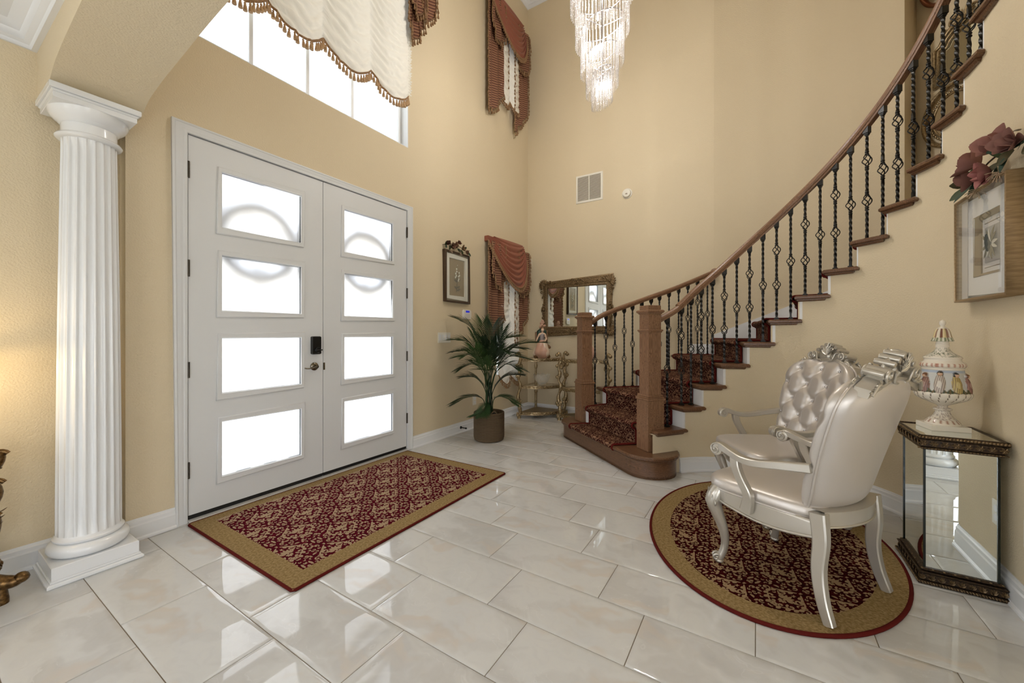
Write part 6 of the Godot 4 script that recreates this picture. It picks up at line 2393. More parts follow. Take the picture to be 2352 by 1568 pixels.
func etagere(label: String, at: Vector3, turn: float) -> Node3D:
	var t := thing("corner_etagere", label, "shelf stand", at, turn, "gilt corner stands by the far wall")
	var Rr := 0.455
	for y in [0.836, 0.453, 0.085]:
		var mb := MB.new()
		var pl := [Vector2(0.0, 0.0)]
		var arc := []
		for i in 15:
			var an := PI / 2 * i / 14.0
			var r := Rr * (1.0 - 0.06 * sin(2.0 * an))
			pl.append(Vector2(cos(an) * r, -sin(an) * r))
			arc.append(Vector3(cos(an) * r, y - 0.004, sin(an) * r))
		mb.slab(pl, y - 0.006, y, 0.002)
		part(mb, "shelf", M.shelfglass if y > 0.1 else M.giltdark, t)
		mb = MB.new()
		mb.sweep(v3(arc), [Vector2(-0.010, -0.034), Vector2(0.012, -0.034), Vector2(0.022, -0.014), Vector2(0.018, 0.008), Vector2(-0.010, 0.008)])
		mb.sweep(v3([Vector3(0, y - 0.004, 0.02), Vector3(0, y - 0.004, Rr - 0.01)]), [Vector2(-0.01, -0.014), Vector2(0.01, -0.014), Vector2(0.01, 0.006), Vector2(-0.01, 0.006)])
		mb.sweep(v3([Vector3(0.02, y - 0.004, 0), Vector3(Rr - 0.01, y - 0.004, 0)]), [Vector2(-0.01, -0.014), Vector2(0.01, -0.014), Vector2(0.01, 0.006), Vector2(-0.01, 0.006)])
		for i in 13:
			var an := PI / 2 * (i + 0.5) / 13.0
			var r := Rr * (1.0 - 0.06 * sin(2.0 * an)) + 0.013
			var p := Vector3(cos(an) * r, y - 0.012, sin(an) * r)
			var dd := Vector3(-sin(an), 0, cos(an))
			mb.ball(p, Vector3(0.024, 0.009, 0.009), 6, 4, Basis(dd, Vector3.UP, dd.cross(Vector3.UP)) * Basis(Vector3.BACK, 0.5 if i % 2 else -0.5))
		part(mb, "shelf_edge", M.gilt, t)
	scroll_leg(t, Vector3(Rr, 0, 0.0), Vector3(0.80, 0, -0.6).normalized())
	scroll_leg(t, Vector3(0.0, 0, Rr), Vector3(-0.6, 0, 0.80).normalized())
	var mb2 := MB.new()
	mb2.lathe([Vector2(0.0, 0.0), Vector2(0.014, 0.0), Vector2(0.017, 0.05), Vector2(0.021, 0.085), Vector2(0.017, 0.12), Vector2(0.019, 0.30), Vector2(0.028, 0.325), Vector2(0.017, 0.35), Vector2(0.022, 0.452), Vector2(0.017, 0.50), Vector2(0.015, 0.66), Vector2(0.024, 0.69), Vector2(0.028, 0.71), Vector2(0.018, 0.74), Vector2(0.023, 0.80), Vector2(0.023, 0.845), Vector2(0.0, 0.85)], 14)
	part(mb2, "back_leg", M.gilt, t)
	return t

# ---------------------------------------------------------------- figurine (one continuous surface)
func smin(a: float, b: float, k: float) -> float:
	var h := clampf(0.5 + 0.5 * (b - a) / k, 0.0, 1.0)
	return lerpf(b, a, h) - k * h * (1.0 - h)

func surface_nets(bones: Array, cell: float, lo: Vector3, hi: Vector3) -> ArrayMesh:
	# bones: [a, b, ra, rb, colour, blend]
	var n := Vector3i(((hi - lo) / cell).ceil()) + Vector3i.ONE
	var val := PackedFloat32Array()
	val.resize(n.x * n.y * n.z)
	val.fill(1.0)
	var own := PackedInt32Array()
	own.resize(n.x * n.y * n.z)
	var near := PackedFloat32Array()
	near.resize(n.x * n.y * n.z)
	near.fill(1.0)
	for bi in bones.size():
		var b: Array = bones[bi]
		var a: Vector3 = b[0]
		var ab: Vector3 = b[1] - b[0]
		var l2 := maxf(ab.length_squared(), 1e-9)
		var rm := maxf(b[2], b[3]) + 0.028
		var bl := (a.min(b[1]) - Vector3.ONE * rm - lo) / cell
		var bh := (a.max(b[1]) + Vector3.ONE * rm - lo) / cell
		for z in range(maxi(0, int(bl.z)), mini(n.z, int(bh.z) + 1)):
			for y in range(maxi(0, int(bl.y)), mini(n.y, int(bh.y) + 1)):
				for x in range(maxi(0, int(bl.x)), mini(n.x, int(bh.x) + 1)):
					var p := lo + Vector3(x, y, z) * cell
					var h := clampf((p - a).dot(ab) / l2, 0.0, 1.0)
					var d: float = (p - a - ab * h).length() - lerpf(b[2], b[3], h)
					var i := (z * n.y + y) * n.x + x
					val[i] = smin(val[i], d, b[5])
					if d < near[i]:
						near[i] = d
						own[i] = bi
	var mb := MB.new()
	mb.colored = true
	var idx := {}
	for z in n.z - 1:
		for y in n.y - 1:
			for x in n.x - 1:
				var i0 := (z * n.y + y) * n.x + x
				var sgn := 0
				for k in 8:
					if val[i0 + (k & 1) + ((k >> 1) & 1) * n.x + (k >> 2) * n.x * n.y] < 0.0: sgn += 1
				if sgn == 0 or sgn == 8: continue
				var acc := Vector3.ZERO
				var cnt := 0
				for e in [[0, 1], [2, 3], [4, 5], [6, 7], [0, 2], [1, 3], [4, 6], [5, 7], [0, 4], [1, 5], [2, 6], [3, 7]]:
					var ka: int = e[0]
					var kb: int = e[1]
					var va := val[i0 + (ka & 1) + ((ka >> 1) & 1) * n.x + (ka >> 2) * n.x * n.y]
					var vb := val[i0 + (kb & 1) + ((kb >> 1) & 1) * n.x + (kb >> 2) * n.x * n.y]
					if (va < 0.0) != (vb < 0.0):
						var f := va / (va - vb)
						acc += Vector3(ka & 1, (ka >> 1) & 1, ka >> 2).lerp(Vector3(kb & 1, (kb >> 1) & 1, kb >> 2), f)
						cnt += 1
				mb.col = (bones[own[i0]][4] as Color).srgb_to_linear()
				idx[i0] = mb.pt(lo + (Vector3(x, y, z) + acc / cnt) * cell, Vector2.ZERO)
	var st := [1, n.x, n.x * n.y]
	for z in range(1, n.z - 1):
		for y in range(1, n.y - 1):
			for x in range(1, n.x - 1):
				var i0 := (z * n.y + y) * n.x + x
				for ax in 3:
					var i1: int = i0 + st[ax]
					if (val[i0] < 0.0) == (val[i1] < 0.0): continue
					var u: int = st[(ax + 1) % 3]
					var v: int = st[(ax + 2) % 3]
					var q := [i0 - u - v, i0 - v, i0, i0 - u]
					if not (idx.has(q[0]) and idx.has(q[1]) and idx.has(q[2]) and idx.has(q[3])): continue
					if val[i0] < 0.0: mb.I.append_array([idx[q[0]], idx[q[1]], idx[q[2]], idx[q[0]], idx[q[2]], idx[q[3]]])
					else: mb.I.append_array([idx[q[0]], idx[q[2]], idx[q[1]], idx[q[0]], idx[q[3]], idx[q[2]]])
	return mb.build()

func figurine() -> void:
	var skin := Color(0.88, 0.76, 0.66)
	var pink := Color(0.80, 0.64, 0.56)
	var cream := Color(0.86, 0.78, 0.69)
	var grey := Color(0.60, 0.57, 0.57)
	var gold := Color(0.50, 0.37, 0.25)
	var dark := Color(0.13, 0.22, 0.19)
	var hair := Color(0.55, 0.40, 0.27)
	var B := []
	# rocaille base
	for q in [[-0.09, 0.03], [-0.03, 0.05], [0.04, 0.045], [0.09, 0.02]]:
		B.append([Vector3(q[0], 0.02, q[1]), Vector3(q[0] * 0.7, 0.055, q[1] * 0.5), 0.030, 0.036, gold if absf(q[0]) > 0.06 else pink, 0.012])
	B.append([Vector3(-0.06, 0.018, -0.03), Vector3(0.07, 0.018, -0.03), 0.03, 0.03, gold, 0.015])
	# skirts
	B.append([Vector3(0.0, 0.20, 0.0), Vector3(0.02, 0.08, 0.045), 0.055, 0.085, pink, 0.02])
	B.append([Vector3(0.03, 0.19, 0.03), Vector3(0.06, 0.07, 0.07), 0.042, 0.05, cream, 0.015])
	B.append([Vector3(-0.03, 0.19, 0.03), Vector3(-0.05, 0.08, 0.06), 0.042, 0.055, pink, 0.015])
	B.append([Vector3(0.07, 0.17, 0.0), Vector3(0.105, 0.15, 0.0), 0.03, 0.022, gold, 0.012])
	B.append([Vector3(-0.085, 0.12, 0.02), Vector3(-0.10, 0.06, 0.03), 0.03, 0.034, cream, 0.015])
	# body
	B.append([Vector3(0.0, 0.215, -0.01), Vector3(0.0, 0.275, -0.012), 0.034, 0.027, grey, 0.012])
	B.append([Vector3(0.0, 0.285, -0.012), Vector3(0.0, 0.315, -0.014), 0.033, 0.034, grey, 0.012])
	B.append([Vector3(-0.022, 0.338, -0.016), Vector3(0.022, 0.338, -0.016), 0.022, 0.022, skin, 0.012])
	B.append([Vector3(0.0, 0.345, -0.014), Vector3(0.004, 0.375, -0.01), 0.013, 0.012, skin, 0.008])
	B.append([Vector3(0.006, 0.392, -0.004), Vector3(0.006, 0.402, -0.008), 0.021, 0.022, skin, 0.006])
	B.append([Vector3(0.006, 0.395, 0.016), Vector3(0.006, 0.391, 0.019), 0.004, 0.005, skin, 0.004])
	B.append([Vector3(0.004, 0.412, -0.018), Vector3(0.002, 0.43, -0.024), 0.023, 0.018, hair, 0.006])
	# arms
	B.append([Vector3(0.042, 0.335, -0.012), Vector3(0.062, 0.27, 0.005), 0.0135, 0.0115, skin, 0.008])
	B.append([Vector3(0.062, 0.27, 0.005), Vector3(0.03, 0.225, 0.05), 0.0115, 0.009, skin, 0.006])
	B.append([Vector3(-0.042, 0.335, -0.012), Vector3(-0.068, 0.275, 0.0), 0.0135, 0.0115, skin, 0.008])
	B.append([Vector3(-0.068, 0.275, 0.0), Vector3(-0.085, 0.225, 0.035), 0.0115, 0.009, skin, 0.006])
	# chair back
	B.append([Vector3(-0.045, 0.24, -0.055), Vector3(-0.05, 0.36, -0.06), 0.030, 0.03, dark, 0.012])
	B.append([Vector3(-0.005, 0.40, -0.06), Vector3(-0.045, 0.37, -0.06), 0.030, 0.032, dark, 0.012])
	B.append([Vector3(0.03, 0.30, -0.055), Vector3(0.03, 0.38, -0.06), 0.025, 0.026, dark, 0.012])
	B.append([Vector3(-0.088, 0.22, -0.05), Vector3(-0.092, 0.36, -0.055), 0.013, 0.013, gold, 0.006])
	B.append([Vector3(0.066, 0.22, -0.05), Vector3(0.07, 0.38, -0.055), 0.013, 0.013, gold, 0.006])
	# flowers over the back
	for q in [[-0.01, 0.465], [0.012, 0.50], [-0.03, 0.445], [0.03, 0.455], [0.0, 0.525], [-0.02, 0.495]]:
		B.append([Vector3(q[0], q[1], -0.055), Vector3(q[0] + 0.006, q[1] + 0.006, -0.05), 0.018, 0.016, Color(0.78, 0.62, 0.53), 0.006])
	var m := mat(Color.WHITE, 0.28)
	m.vertex_color_use_as_albedo = true
	var mesh := surface_nets(B, 0.0062, Vector3(-0.15, -0.016, -0.11), Vector3(0.15, 0.56, 0.15))
	for k in 2:
		var o := put(mesh, "figurine", m, self)
		tag(o, "porcelain figurine of a seated lady in a pink gown on the corner stand" if k == 0 else "porcelain figurine half hidden behind the left newel post", "figurine")
		o.position = Vector3(-2.60, 0.842, -4.955) if k == 0 else Vector3(-1.955, 0.842, -5.0)
		o.rotation.y = 0.45 if k == 0 else 1.2
	# crystal bowl on the middle shelf
	var mb := MB.new()
	var rows := []
	for q in [[0.0, 0.0], [0.035, 0.002], [0.060, 0.018], [0.088, 0.055], [0.106, 0.10], [0.118, 0.150], [0.114, 0.150], [0.101, 0.10], [0.082, 0.058], [0.055, 0.026], [0.03, 0.012], [0.0, 0.010]]:
		var r := PackedVector3Array()
		for j in 72:
			var an := TAU * j / 72.0
			var w := 1.0 + 0.035 * sin(an * 9.0 + q[1] * 30.0) * smoothstep(0.0, 0.05, q[1])
			var y: float = q[1] + 0.010 * sin(an * 9.0) * smoothstep(0.09, 0.15, q[1])
			r.append(Vector3(cos(an) * q[0] * w, y, sin(an) * q[0] * w))
		rows.append(r)
	mb.grid(rows, true)
	var bowl := part(mb, "crystal_bowl", M.cutglass, self)
	bowl.position = Vector3(-2.60, 0.4545, -4.95)
	tag(bowl, "cut crystal bowl on the middle shelf of the corner stand", "bowl")

# ---------------------------------------------------------------- palm
func palm() -> void:
	var c := Vector3(-2.55, 0, -3.58)
	var pot := thing("woven_basket", "round woven seagrass basket holding the palm", "basket", c)
	var grass := mat(Color.WHITE, 0.9)
	grass.albedo_texture = mottle(Color(0.25, 0.195, 0.14), Color(0.58, 0.49, 0.38), 0.06, 91, 256, 4)
	grass.normal_enabled = true
	grass.normal_texture = relief(0.12, 92, 6.0)
	grass.normal_scale = 1.0
	grass.uv1_scale = Vector3(9, 22, 1)
	var mb := MB.new()
	var prof := [Vector2(0.0, 0.0), Vector2(0.150, 0.0)]
	for i in 24:
		var y := 0.006 + 0.304 * i / 24.0
		var rr := 0.163 + 0.008 * smoothstep(0.0, 0.04, y)
		prof.append_array([Vector2(rr - 0.005, y), Vector2(rr + 0.002, y + 0.0042), Vector2(rr + 0.002, y + 0.0085)])
	prof.append_array([Vector2(0.169, 0.312), Vector2(0.162, 0.314), Vector2(0.156, 0.308), Vector2(0.155, 0.26), Vector2(0.0, 0.26)])
	mb.lathe(prof, 56, Vector3.ZERO, 1.3)
	part(mb, "body", grass, pot)
	for an in [0.6, 3.9]:
		mb = MB.new()
		var h := []
		for i in 9:
			var s := i / 8.0
			var a: float = an + (s - 0.5) * 0.6
			h.append(Vector3(cos(a) * 0.155, 0.295 + 0.045 * sin(PI * s), sin(a) * 0.155))
		mb.tube(v3(h), 0.007, 6)
		part(mb, "handle", grass, pot)
	mb = MB.new()
	mb.lathe([Vector2(0.154, 0.27), Vector2(0.10, 0.288), Vector2(0.0, 0.292)], 24)
	part(mb, "moss", mat(Color(0.12, 0.10, 0.06), 0.95), pot)
	var t := thing("parlour_palm", "tall green feathery palm standing in the woven basket", "plant", c + Vector3(0, 0.285, 0))
	var greens := []
	for k in 4:
		var m := mat([Color(0.085, 0.185, 0.075), Color(0.115, 0.225, 0.085), Color(0.07, 0.15, 0.07), Color(0.16, 0.255, 0.095)][k], 0.42)
		m.backlight_enabled = true
		m.backlight = Color(0.10, 0.16, 0.04)
		greens.append(m)
	# tips: across the view (m), height above the basket rim, towards the viewer (m)
	var right := Vector3(0.847, 0, -0.531)
	var toward := Vector3(0.531, 0, 0.847)
	var tips := [[-0.33, 1.05, 0.02], [-0.35, 0.83, 0.12], [-0.36, 0.70, -0.06], [-0.27, 0.66, 0.22], [-0.30, 0.52, 0.10], [0.56, 0.80, -0.02], [0.05, 0.98, 0.18], [-0.08, 1.02, -0.10], [0.16, 0.92, 0.10], [0.26, 0.86, -0.10], [0.34, 0.74, 0.12], [0.40, 0.62, -0.08], [0.33, 0.52, 0.16], [-0.18, 0.88, -0.05], [0.10, 0.72, 0.26], [-0.14, 0.74, 0.26], [-0.38, 0.14, 0.10], [-0.12, 0.03, 0.24], [0.33, 0.44, 0.02], [0.30, 0.14, 0.12], [-0.26, 0.42, 0.05], [0.22, 0.70, 0.22], [0.02, 0.80, 0.05], [-0.05, 0.62, 0.28]]
	for k in tips.size():
		var q: Array = tips[k]
		var tip: Vector3 = right * q[0] + Vector3(0, q[1], 0) + toward * q[2]
		var base := Vector3(rng.randf_range(-0.05, 0.05), 0, rng.randf_range(-0.05, 0.05))
		var lift := 0.22 if q[1] > 0.5 else 0.12
		var m1 := base.lerp(tip, 0.35) * Vector3(0.45, 1, 0.45) + Vector3(0, lift, 0)
		var m2 := base.lerp(tip, 0.72) * Vector3(0.75, 1, 0.75) + Vector3(0, lift * (0.85 if absf(q[0]) > 0.2 else 0.3), 0)
		var path := crom([base, m1, m2, tip], 14)
		mb = MB.new()
		var rad := []
		for i in path.size(): rad.append(lerpf(0.0058, 0.0012, float(i) / path.size()))
		mb.tube(v3(path), rad, 5)
		var len: float = 0.115 + 0.11 * clampf((tip - base).length(), 0.3, 1.0)
		var s0 := int(path.size() * (0.42 if q[1] > 0.5 else 0.35))
		for i in range(s0, path.size() - 1):
			for h in 1:
				var p: Vector3 = path[i]
				var tn: Vector3 = (path[i + 1] - path[i]).normalized()
				var side := tn.cross(Vector3.UP)
				if side.length() < 0.2: side = tn.cross(toward)
				side = side.normalized()
				var nn := side.cross(tn).normalized()
				var f := float(i - s0) / (path.size() - s0)
				var ll := len * (0.55 + 0.6 * sin(PI * clampf(f * 0.85 + 0.12, 0.0, 1.0))) * rng.randf_range(0.88, 1.08)
				for sg in [-1.0, 1.0]:
					var d: Vector3 = (side * sg * lerpf(0.85, 0.45, f) + tn * lerpf(0.62, 0.95, f) + nn * 0.22 + Vector3(0, -0.10, 0)).normalized()
					mb.leaf(p, p + d * ll, d.cross(nn).normalized(), nn, 0.0048, 0.5, -0.14 * ll, 4)
		for i in mb.V.size(): mb.V[i].x = maxf(mb.V[i].x, -3.012 - c.x)
		part(mb, "frond", greens[k % 4], t)

# ---------------------------------------------------------------- chandelier
func bulb_light(parent: Node3D, at: Vector3, energy: float, c: Color) -> void:
	var l := OmniLight3D.new()
	l.name = "bulb_light"
	l.light_color = c
	l.light_energy = energy
	l.light_size = 0.03
	l.omni_range = 20.0
	l.omni_attenuation = 2.0
	l.shadow_enabled = true
	parent.add_child(l, true)
	l.position = at

func chandelier() -> void:
	var at := Vector3(-1.115, 3.08, -3.22)
	var t := thing("crystal_chandelier", "tall tiered crystal bead chandelier hanging lit in the stairwell", "chandelier", at)
	var bead := mat(Color(0.97, 0.97, 0.98, 0.03), 0.02)
	bead.refraction_enabled = true
	bead.refraction_scale = 0.045
	# strand of beads, made once for each length
	var strands := {}
	var strand := func(l: float) -> ArrayMesh:
		var key := int(round(l * 40.0))
		if not strands.has(key):
			var mb := MB.new()
			var n := int(key / 40.0 / 0.0125)
			for i in n: mb.ball(Vector3(0, -0.0125 * (i + 0.5), 0), Vector3(0.0058, 0.0064, 0.0058), 6, 4)
			strands[key] = mb.build()
		return strands[key]
	# tiers wind down: each is an open spiral of strands, the lower the narrower
	var tiers := [[0.265, 1.30, 0.85, 0.42, 50], [0.222, 0.92, 0.55, 0.40, 44], [0.178, 0.66, 0.30, 0.38, 38], [0.132, 0.46, 0.10, 0.36, 30], [0.085, 0.28, 0.0, 0.30, 24], [0.045, 0.24, 0.02, 0.24, 12]]
	var fr := MB.new()
	for q in tiers:
		var ring := []
		for k in q[4]:
			var an: float = TAU * k / q[4]
			var low: float = q[2] + 0.075 * (0.5 + 0.5 * sin(an + 2.2)) * (q[0] / 0.13) ** 0.5
			var top: float = low + q[3]
			put(strand.call(q[3]), "bead_strand", bead, t, Transform3D(Basis.IDENTITY, Vector3(cos(an) * q[0], top, sin(an) * q[0])))
			ring.append(Vector3(cos(an) * q[0], top + 0.004, sin(an) * q[0]))
		fr.tube(v3(ring), 0.004, 5, false, 1.0, true)
	fr.tube(v3([Vector3(0, 0.26, 0), Vector3(0, 3.28, 0)]), 0.008, 8)
	for q in [[0.265, 1.31], [0.178, 0.72], [0.085, 0.34]]:
		for k in 3:
			var an := TAU * k / 3.0
			fr.tube(v3([Vector3(0, q[1], 0), Vector3(cos(an) * q[0], q[1], sin(an) * q[0])]), 0.004, 5)
	part(fr, "frame", M.nickel_bright, t)
	var cap := MB.new()
	cap.lathe([Vector2(0.0, 3.22), Vector2(0.03, 3.22), Vector2(0.10, 3.26), Vector2(0.11, 3.279), Vector2(0.0, 3.279)], 24)
	part(cap, "ceiling_rose", M.nickel_bright, t)
	var glow := mat(Color(1, 0.95, 0.86), 0.4)
	glow.emission_enabled = true
	glow.emission = Color(1.0, 0.94, 0.83)
	glow.emission_energy_multiplier = 14.0
	var bm := MB.new()
	bm.lathe([Vector2(0.0, -0.035), Vector2(0.010, -0.028), Vector2(0.013, -0.014), Vector2(0.010, 0.004), Vector2(0.004, 0.026), Vector2(0.0, 0.034)], 12)
	var bulb := bm.build()
	for q in [[0.02, 0.20, 0.01], [-0.04, 0.50, 0.05], [0.05, 0.62, -0.04], [-0.06, 0.86, -0.05], [0.08, 1.02, 0.05], [-0.09, 1.16, 0.07], [0.02, 1.22, -0.12]]:
		var p := Vector3(q[0], q[1], q[2])
		put(bulb, "bulb", glow, t, Transform3D(Basis.IDENTITY, p))
		bulb_light(t, p, CHAND, Color(1.0, 0.98, 0.955))

# ---------------------------------------------------------------- left side table and lamp
func lamp_table() -> void:
	var c := Vector3(-2.80, 0, -0.20)
	c = Vector3(-2.86, 0, -0.11)
	var t := thing("gilt_pedestal_table", "antique gold tiered scroll-leg side table beside the fluted column", "table", c)
	var gold := mat(Color.WHITE, 0.3, 0.85)
	gold.albedo_texture = mottle(Color(0.16, 0.11, 0.055), Color(0.62, 0.48, 0.30), 0.04, 55)
	gold.uv1_triplanar = true
	gold.uv1_scale = Vector3.ONE * 5.0
	for q in [[0.615, 0.150], [0.172, 0.150]]:
		var mb := MB.new()
		mb.lathe([Vector2(0, q[0] - 0.03), Vector2(q[1] - 0.03, q[0] - 0.03), Vector2(q[1] - 0.012, q[0] - 0.022), Vector2(q[1], q[0] - 0.008), Vector2(q[1] + 0.004, q[0] + 0.006), Vector2(q[1] - 0.004, q[0] + 0.012), Vector2(q[1] - 0.014, q[0] + 0.006), Vector2(q[1] - 0.018, q[0] - 0.004), Vector2(0, q[0] - 0.004)], 40)
		for k in 16:
			var an := TAU * k / 16.0
			mb.ball(Vector3(cos(an) * q[1], q[0] - 0.012, sin(an) * q[1]), Vector3(0.012, 0.014, 0.012), 7, 5)
			mb.tube(v3(spiral(Vector3(cos(an + 0.2) * (q[1] + 0.004), q[0] - 0.018, sin(an + 0.2) * (q[1] + 0.004)), Vector3(-sin(an), 0, cos(an)), Vector3.UP, 0.5, 5.5, 0.014, 0.003, 10)), 0.0035, 5)
		part(mb, "tier", gold, t)
	for k in 3:
		var an := 2.0 * PI / 3.0 * k - 1.25
		var o := Vector3(cos(an), 0, sin(an))
		var mb := MB.new()
		var line := []
		var rad := []
		for q in [[0.10, 0.66, 0.014], [0.145, 0.665, 0.018], [0.150, 0.63, 0.020], [0.12, 0.56, 0.024], [0.135, 0.49, 0.030], [0.12, 0.42, 0.026], [0.13, 0.36, 0.030], [0.12, 0.28, 0.026], [0.09, 0.20, 0.022], [0.10, 0.14, 0.026], [0.14, 0.10, 0.032], [0.19, 0.085, 0.026], [0.215, 0.095, 0.020]]:
			line.append(o * q[0] + Vector3(0, q[1], 0))
			rad.append(Vector3(q[2], 0, 0))
		mb.tube(v3(crom(line, 4)), crom(rad, 4).map(func(v): return v.x), 10)
		mb.ball(o * 0.215 + Vector3(0, 0.095, 0), Vector3(0.026, 0.024, 0.026), 10, 6)
		mb.lathe([Vector2(0.0, 0.0), Vector2(0.026, 0.0), Vector2(0.026, 0.022), Vector2(0.02, 0.07), Vector2(0, 0.075)], 14, o * 0.155)
		for j in 6:
			var p := o * (0.145 - 0.006 * j) + Vector3(0, 0.40 - 0.03 * j, 0)
			mb.leaf(p, p + o * 0.03 + Vector3(0, 0.02, 0), Vector3(-o.z, 0, o.x), o, 0.012, 0.4)
		for s in [[0.14, 0.52, 0.03], [0.13, 0.38, 0.028], [0.15, 0.645, 0.03]]:
			mb.tube(v3(spiral(o * s[0] + Vector3(0, s[1], 0), o, Vector3.UP, 0.4, 6.6, s[2], 0.005, 18)), 0.010, 7)
		part(mb, "leg", gold, t)
	# lamp: a glass bowl with a carved rim on a gilt stem
	var l := thing("table_lamp", "lit table lamp with a clear glass bowl and silver carved rim", "lamp", c + Vector3(-0.0, 0.612, 0))
	var mb2 := MB.new()
	mb2.lathe([Vector2(0, 0.0), Vector2(0.07, 0.0), Vector2(0.07, 0.012), Vector2(0.03, 0.03), Vector2(0.018, 0.06), Vector2(0.026, 0.11), Vector2(0.014, 0.16), Vector2(0.02, 0.22), Vector2(0.035, 0.28), Vector2(0, 0.285)], 24)
	part(mb2, "stem", gold, l)
	mb2 = MB.new()
	mb2.lathe([Vector2(0.03, 0.285), Vector2(0.075, 0.315), Vector2(0.108, 0.37), Vector2(0.123, 0.445)], 36)
	mb2.lathe([Vector2(0.120, 0.465), Vector2(0.10, 0.50), Vector2(0.06, 0.525), Vector2(0.0, 0.54)], 36)
	part(mb2, "glass_shade", M.glass, l)
	mb2 = MB.new()
	mb2.lathe([Vector2(0.119, 0.440), Vector2(0.133, 0.447), Vector2(0.143, 0.462), Vector2(0.140, 0.470), Vector2(0.118, 0.462)], 48)
	for k in 40:
		var an := TAU * k / 40.0
		mb2.ball(Vector3(cos(an) * 0.138, 0.457, sin(an) * 0.138), Vector3(0.008, 0.010, 0.008), 6, 4)
	part(mb2, "rim", M.silverdark, l)
	var glow := mat(Color(1, 0.93, 0.8), 0.4)
	glow.emission_enabled = true
	glow.emission = Color(1.0, 0.88, 0.66)
	glow.emission_energy_multiplier = 10.0
	mb2 = MB.new()
	mb2.ball(Vector3(0, 0.40, 0), Vector3(0.028, 0.035, 0.028), 14, 8)
	part(mb2, "bulb", glow, l)
	bulb_light(l, Vector3(0, 0.40, 0), LAMP, Color(1.0, 0.87, 0.66))

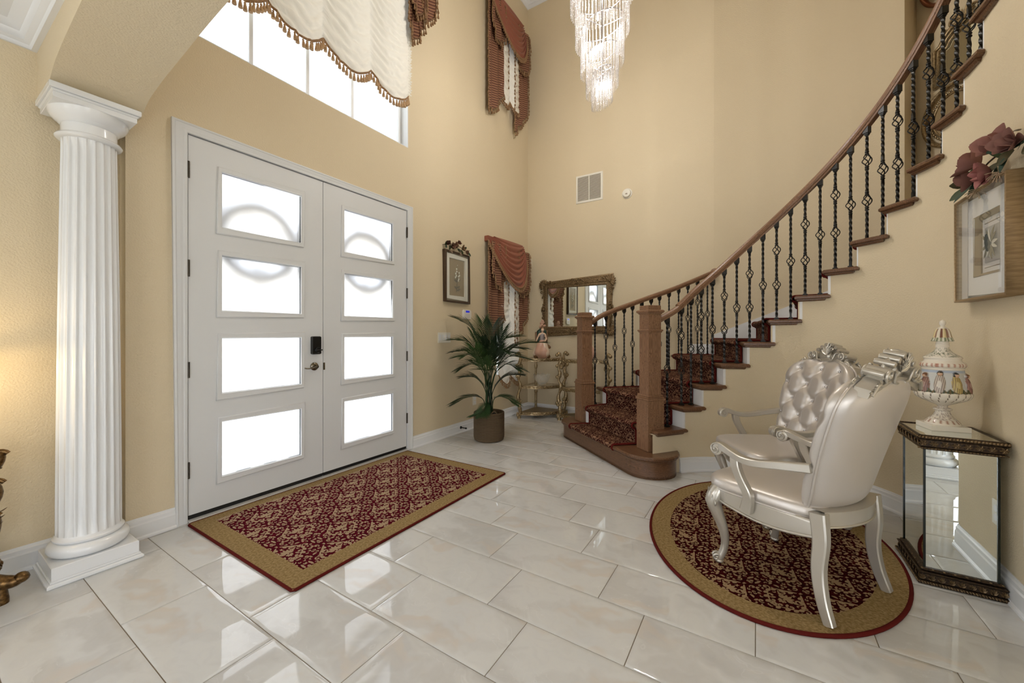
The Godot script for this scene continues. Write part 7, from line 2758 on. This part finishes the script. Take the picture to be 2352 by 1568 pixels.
# ---------------------------------------------------------------- small fittings
func fittings() -> void:
	var t := thing("air_vent", "white louvred air return grille high on the far wall", "vent", Vector3(-2.017, 3.258, FW + 0.0005))
	var mb := MB.new()
	rect_frame(mb, 0.172, 0.170, [Vector2(0.0, 0.0), Vector2(0.028, 0.0), Vector2(0.028, 0.004), Vector2(0.022, 0.010), Vector2(0.0, 0.012)])
	mb.box(Vector3(-0.006, -0.172, 0.002), Vector3(0.006, 0.172, 0.0115))
	part(mb, "frame", M.plastic, t)
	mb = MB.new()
	mb.box(Vector3(-0.173, -0.171, 0.0), Vector3(0.173, 0.171, 0.001))  # solid grey sheet, its colour stands in for the shade behind the louvres
	part(mb, "duct_shade_sheet", mat(Color(0.62, 0.59, 0.54), 0.9), t)
	mb = MB.new()
	mb.quad(Vector3(-0.172, -0.003, 0.010), Vector3(0.172, -0.003, 0.010), Vector3(0.172, 0.006, 0.002), Vector3(-0.172, 0.006, 0.002))
	mb.quad(Vector3(-0.172, 0.006, 0.001), Vector3(0.172, 0.006, 0.001), Vector3(0.172, -0.003, 0.009), Vector3(-0.172, -0.003, 0.009))
	var lv := mb.build()
	for i in 22: put(lv, "louvre", M.plastic, t, Transform3D(Basis.IDENTITY, Vector3(0, -0.160 + 0.0152 * i, 0)))

	t = thing("smoke_detector", "round white smoke detector on the far wall beside the vent", "detector", Vector3(-1.480, 3.073, FW + 0.0005), 0.0)
	mb = MB.new()
	mb.T = Transform3D(Basis(Vector3.RIGHT, PI / 2), Vector3.ZERO)
	mb.lathe([Vector2(0.068, 0.0), Vector2(0.068, 0.008), Vector2(0.062, 0.011), Vector2(0.058, 0.011), Vector2(0.056, 0.030), Vector2(0.050, 0.040), Vector2(0.0, 0.046)], 32)
	part(mb, "body", M.plastic, t)
	mb = MB.new()
	mb.ball(Vector3(0.0, -0.012, 0.043), Vector3(0.016, 0.010, 0.006), 12, 6)
	part(mb, "test_button", mat(Color(0.62, 0.58, 0.52), 0.5), t)

	t = thing("alarm_keypad", "white alarm keypad with a blue display under the framed botanical", "keypad", Vector3(DW + 0.0005, 1.422, -3.762), PI / 2)
	mb = MB.new()
	var rr := []
	for i in 24:
		var an := TAU * i / 24.0
		rr.append(Vector2(0.078 * signf(cos(an)) * pow(absf(cos(an)), 0.4), 0.060 * signf(sin(an)) * pow(absf(sin(an)), 0.4)))
	mb.plate(rr, 0.0, 0.024, 0.006)
	part(mb, "body", M.plastic, t)
	mb = MB.new()
	mb.box(Vector3(-0.036, 0.022, 0.0235), Vector3(0.036, 0.046, 0.025))
	part(mb, "display_screen", M.lcd, t)
	mb = MB.new()
	for i in 3:
		for j in 4: mb.box(Vector3(-0.045 + j * 0.024, -0.042 + i * 0.017, 0.0235), Vector3(-0.028 + j * 0.024, -0.031 + i * 0.017, 0.0255), 0.001)
	part(mb, "keys", mat(Color(0.84, 0.82, 0.79), 0.5), t)

	t = thing("switch_plate", "white four-gang light switch plate right of the double door", "switch", Vector3(DW + 0.0005, 1.142, -3.363), PI / 2)
	mb = MB.new()
	mb.box(Vector3(-0.106, -0.058, 0), Vector3(0.106, 0.058, 0.006), 0.002)
	part(mb, "plate", M.plastic, t)
	for i in 4:
		mb = MB.new()
		var x := -0.0735 + i * 0.049
		mb.box(Vector3(x - 0.017, -0.034, 0.005), Vector3(x + 0.017, 0.034, 0.009), 0.001)
		mb.box(Vector3(x - 0.012, -0.030, 0.008), Vector3(x + 0.012, -0.020, 0.0105), 0.001)
		part(mb, "rocker", M.white, t)

	t = thing("door_stop", "small black spring door stop on the entry baseboard", "door stop", Vector3(DW + 0.0165, 0.062, -3.64), PI / 2)
	mb = MB.new()
	mb.T = Transform3D(Basis(Vector3.RIGHT, PI / 2), Vector3.ZERO)
	mb.lathe([Vector2(0, 0), Vector2(0.018, 0), Vector2(0.016, 0.008), Vector2(0.0065, 0.016), Vector2(0.006, 0.070), Vector2(0.010, 0.072), Vector2(0.010, 0.086), Vector2(0, 0.087)], 14)
	part(mb, "post", M.blackplastic, t)

	for q in [["white wall outlet low on the entry wall behind the palm", Vector3(DW + 0.0005, 0.345, -3.925), PI / 2], ["white wall outlet low on the right wall beside the mirrored pedestal", Vector3(0.9575, 0.345, -2.50), -PI / 2]]:
		t = thing("wall_outlet", q[0], "outlet", q[1], q[2])
		mb = MB.new()
		mb.box(Vector3(-0.036, -0.058, 0), Vector3(0.036, 0.058, 0.006), 0.002)
		part(mb, "plate", M.plastic, t)
		for y in [-0.022, 0.022]:
			mb = MB.new()
			mb.T = Transform3D(Basis(Vector3.RIGHT, PI / 2), Vector3(0, y, 0.005))
			mb.lathe([Vector2(0.017, 0), Vector2(0.017, 0.003), Vector2(0, 0.003)], 16)
			mb.T = Transform3D.IDENTITY
			part(mb, "socket", M.white, t)
	t = thing("motion_sensor", "small white motion sensor in the far corner beside the swag", "sensor", Vector3(-2.985, 2.287, FW + 0.0005))
	mb = MB.new()
	mb.box(Vector3(-0.036, -0.055, 0), Vector3(0.036, 0.055, 0.03), 0.008)
	part(mb, "body", M.plastic, t)
	mb = MB.new()
	mb.ball(Vector3(0, -0.022, 0.026), Vector3(0.026, 0.026, 0.014), 12, 6)
	part(mb, "lens", M.white, t)

func furniture() -> void:
	var sg := mat(Color(0.75, 0.68, 0.54, 0.25), 0.05)
	sg.transparency = BaseMaterial3D.TRANSPARENCY_ALPHA
	M.shelfglass = sg
	var cg := mat(Color(0.93, 0.93, 0.90, 0.16), 0.04)
	cg.transparency = BaseMaterial3D.TRANSPARENCY_ALPHA
	M.cutglass = cg
	M.giltdark = mat(Color(0.42, 0.35, 0.24), 0.3, 0.5)
	rugs()
	chairs()
	pedestal()
	pictures()
	big_mirror()
	upstairs_pictures()
	etagere("gilt three-tier scroll-legged corner stand holding the crystal bowl", Vector3(-2.815, 0, -5.165), 0.0)
	etagere("gilt scroll-legged corner stand half hidden by the left newel post", Vector3(-1.955, 0, -5.21), -PI / 4)
	figurine()
	palm()
	chandelier()
	lamp_table()
	fittings()
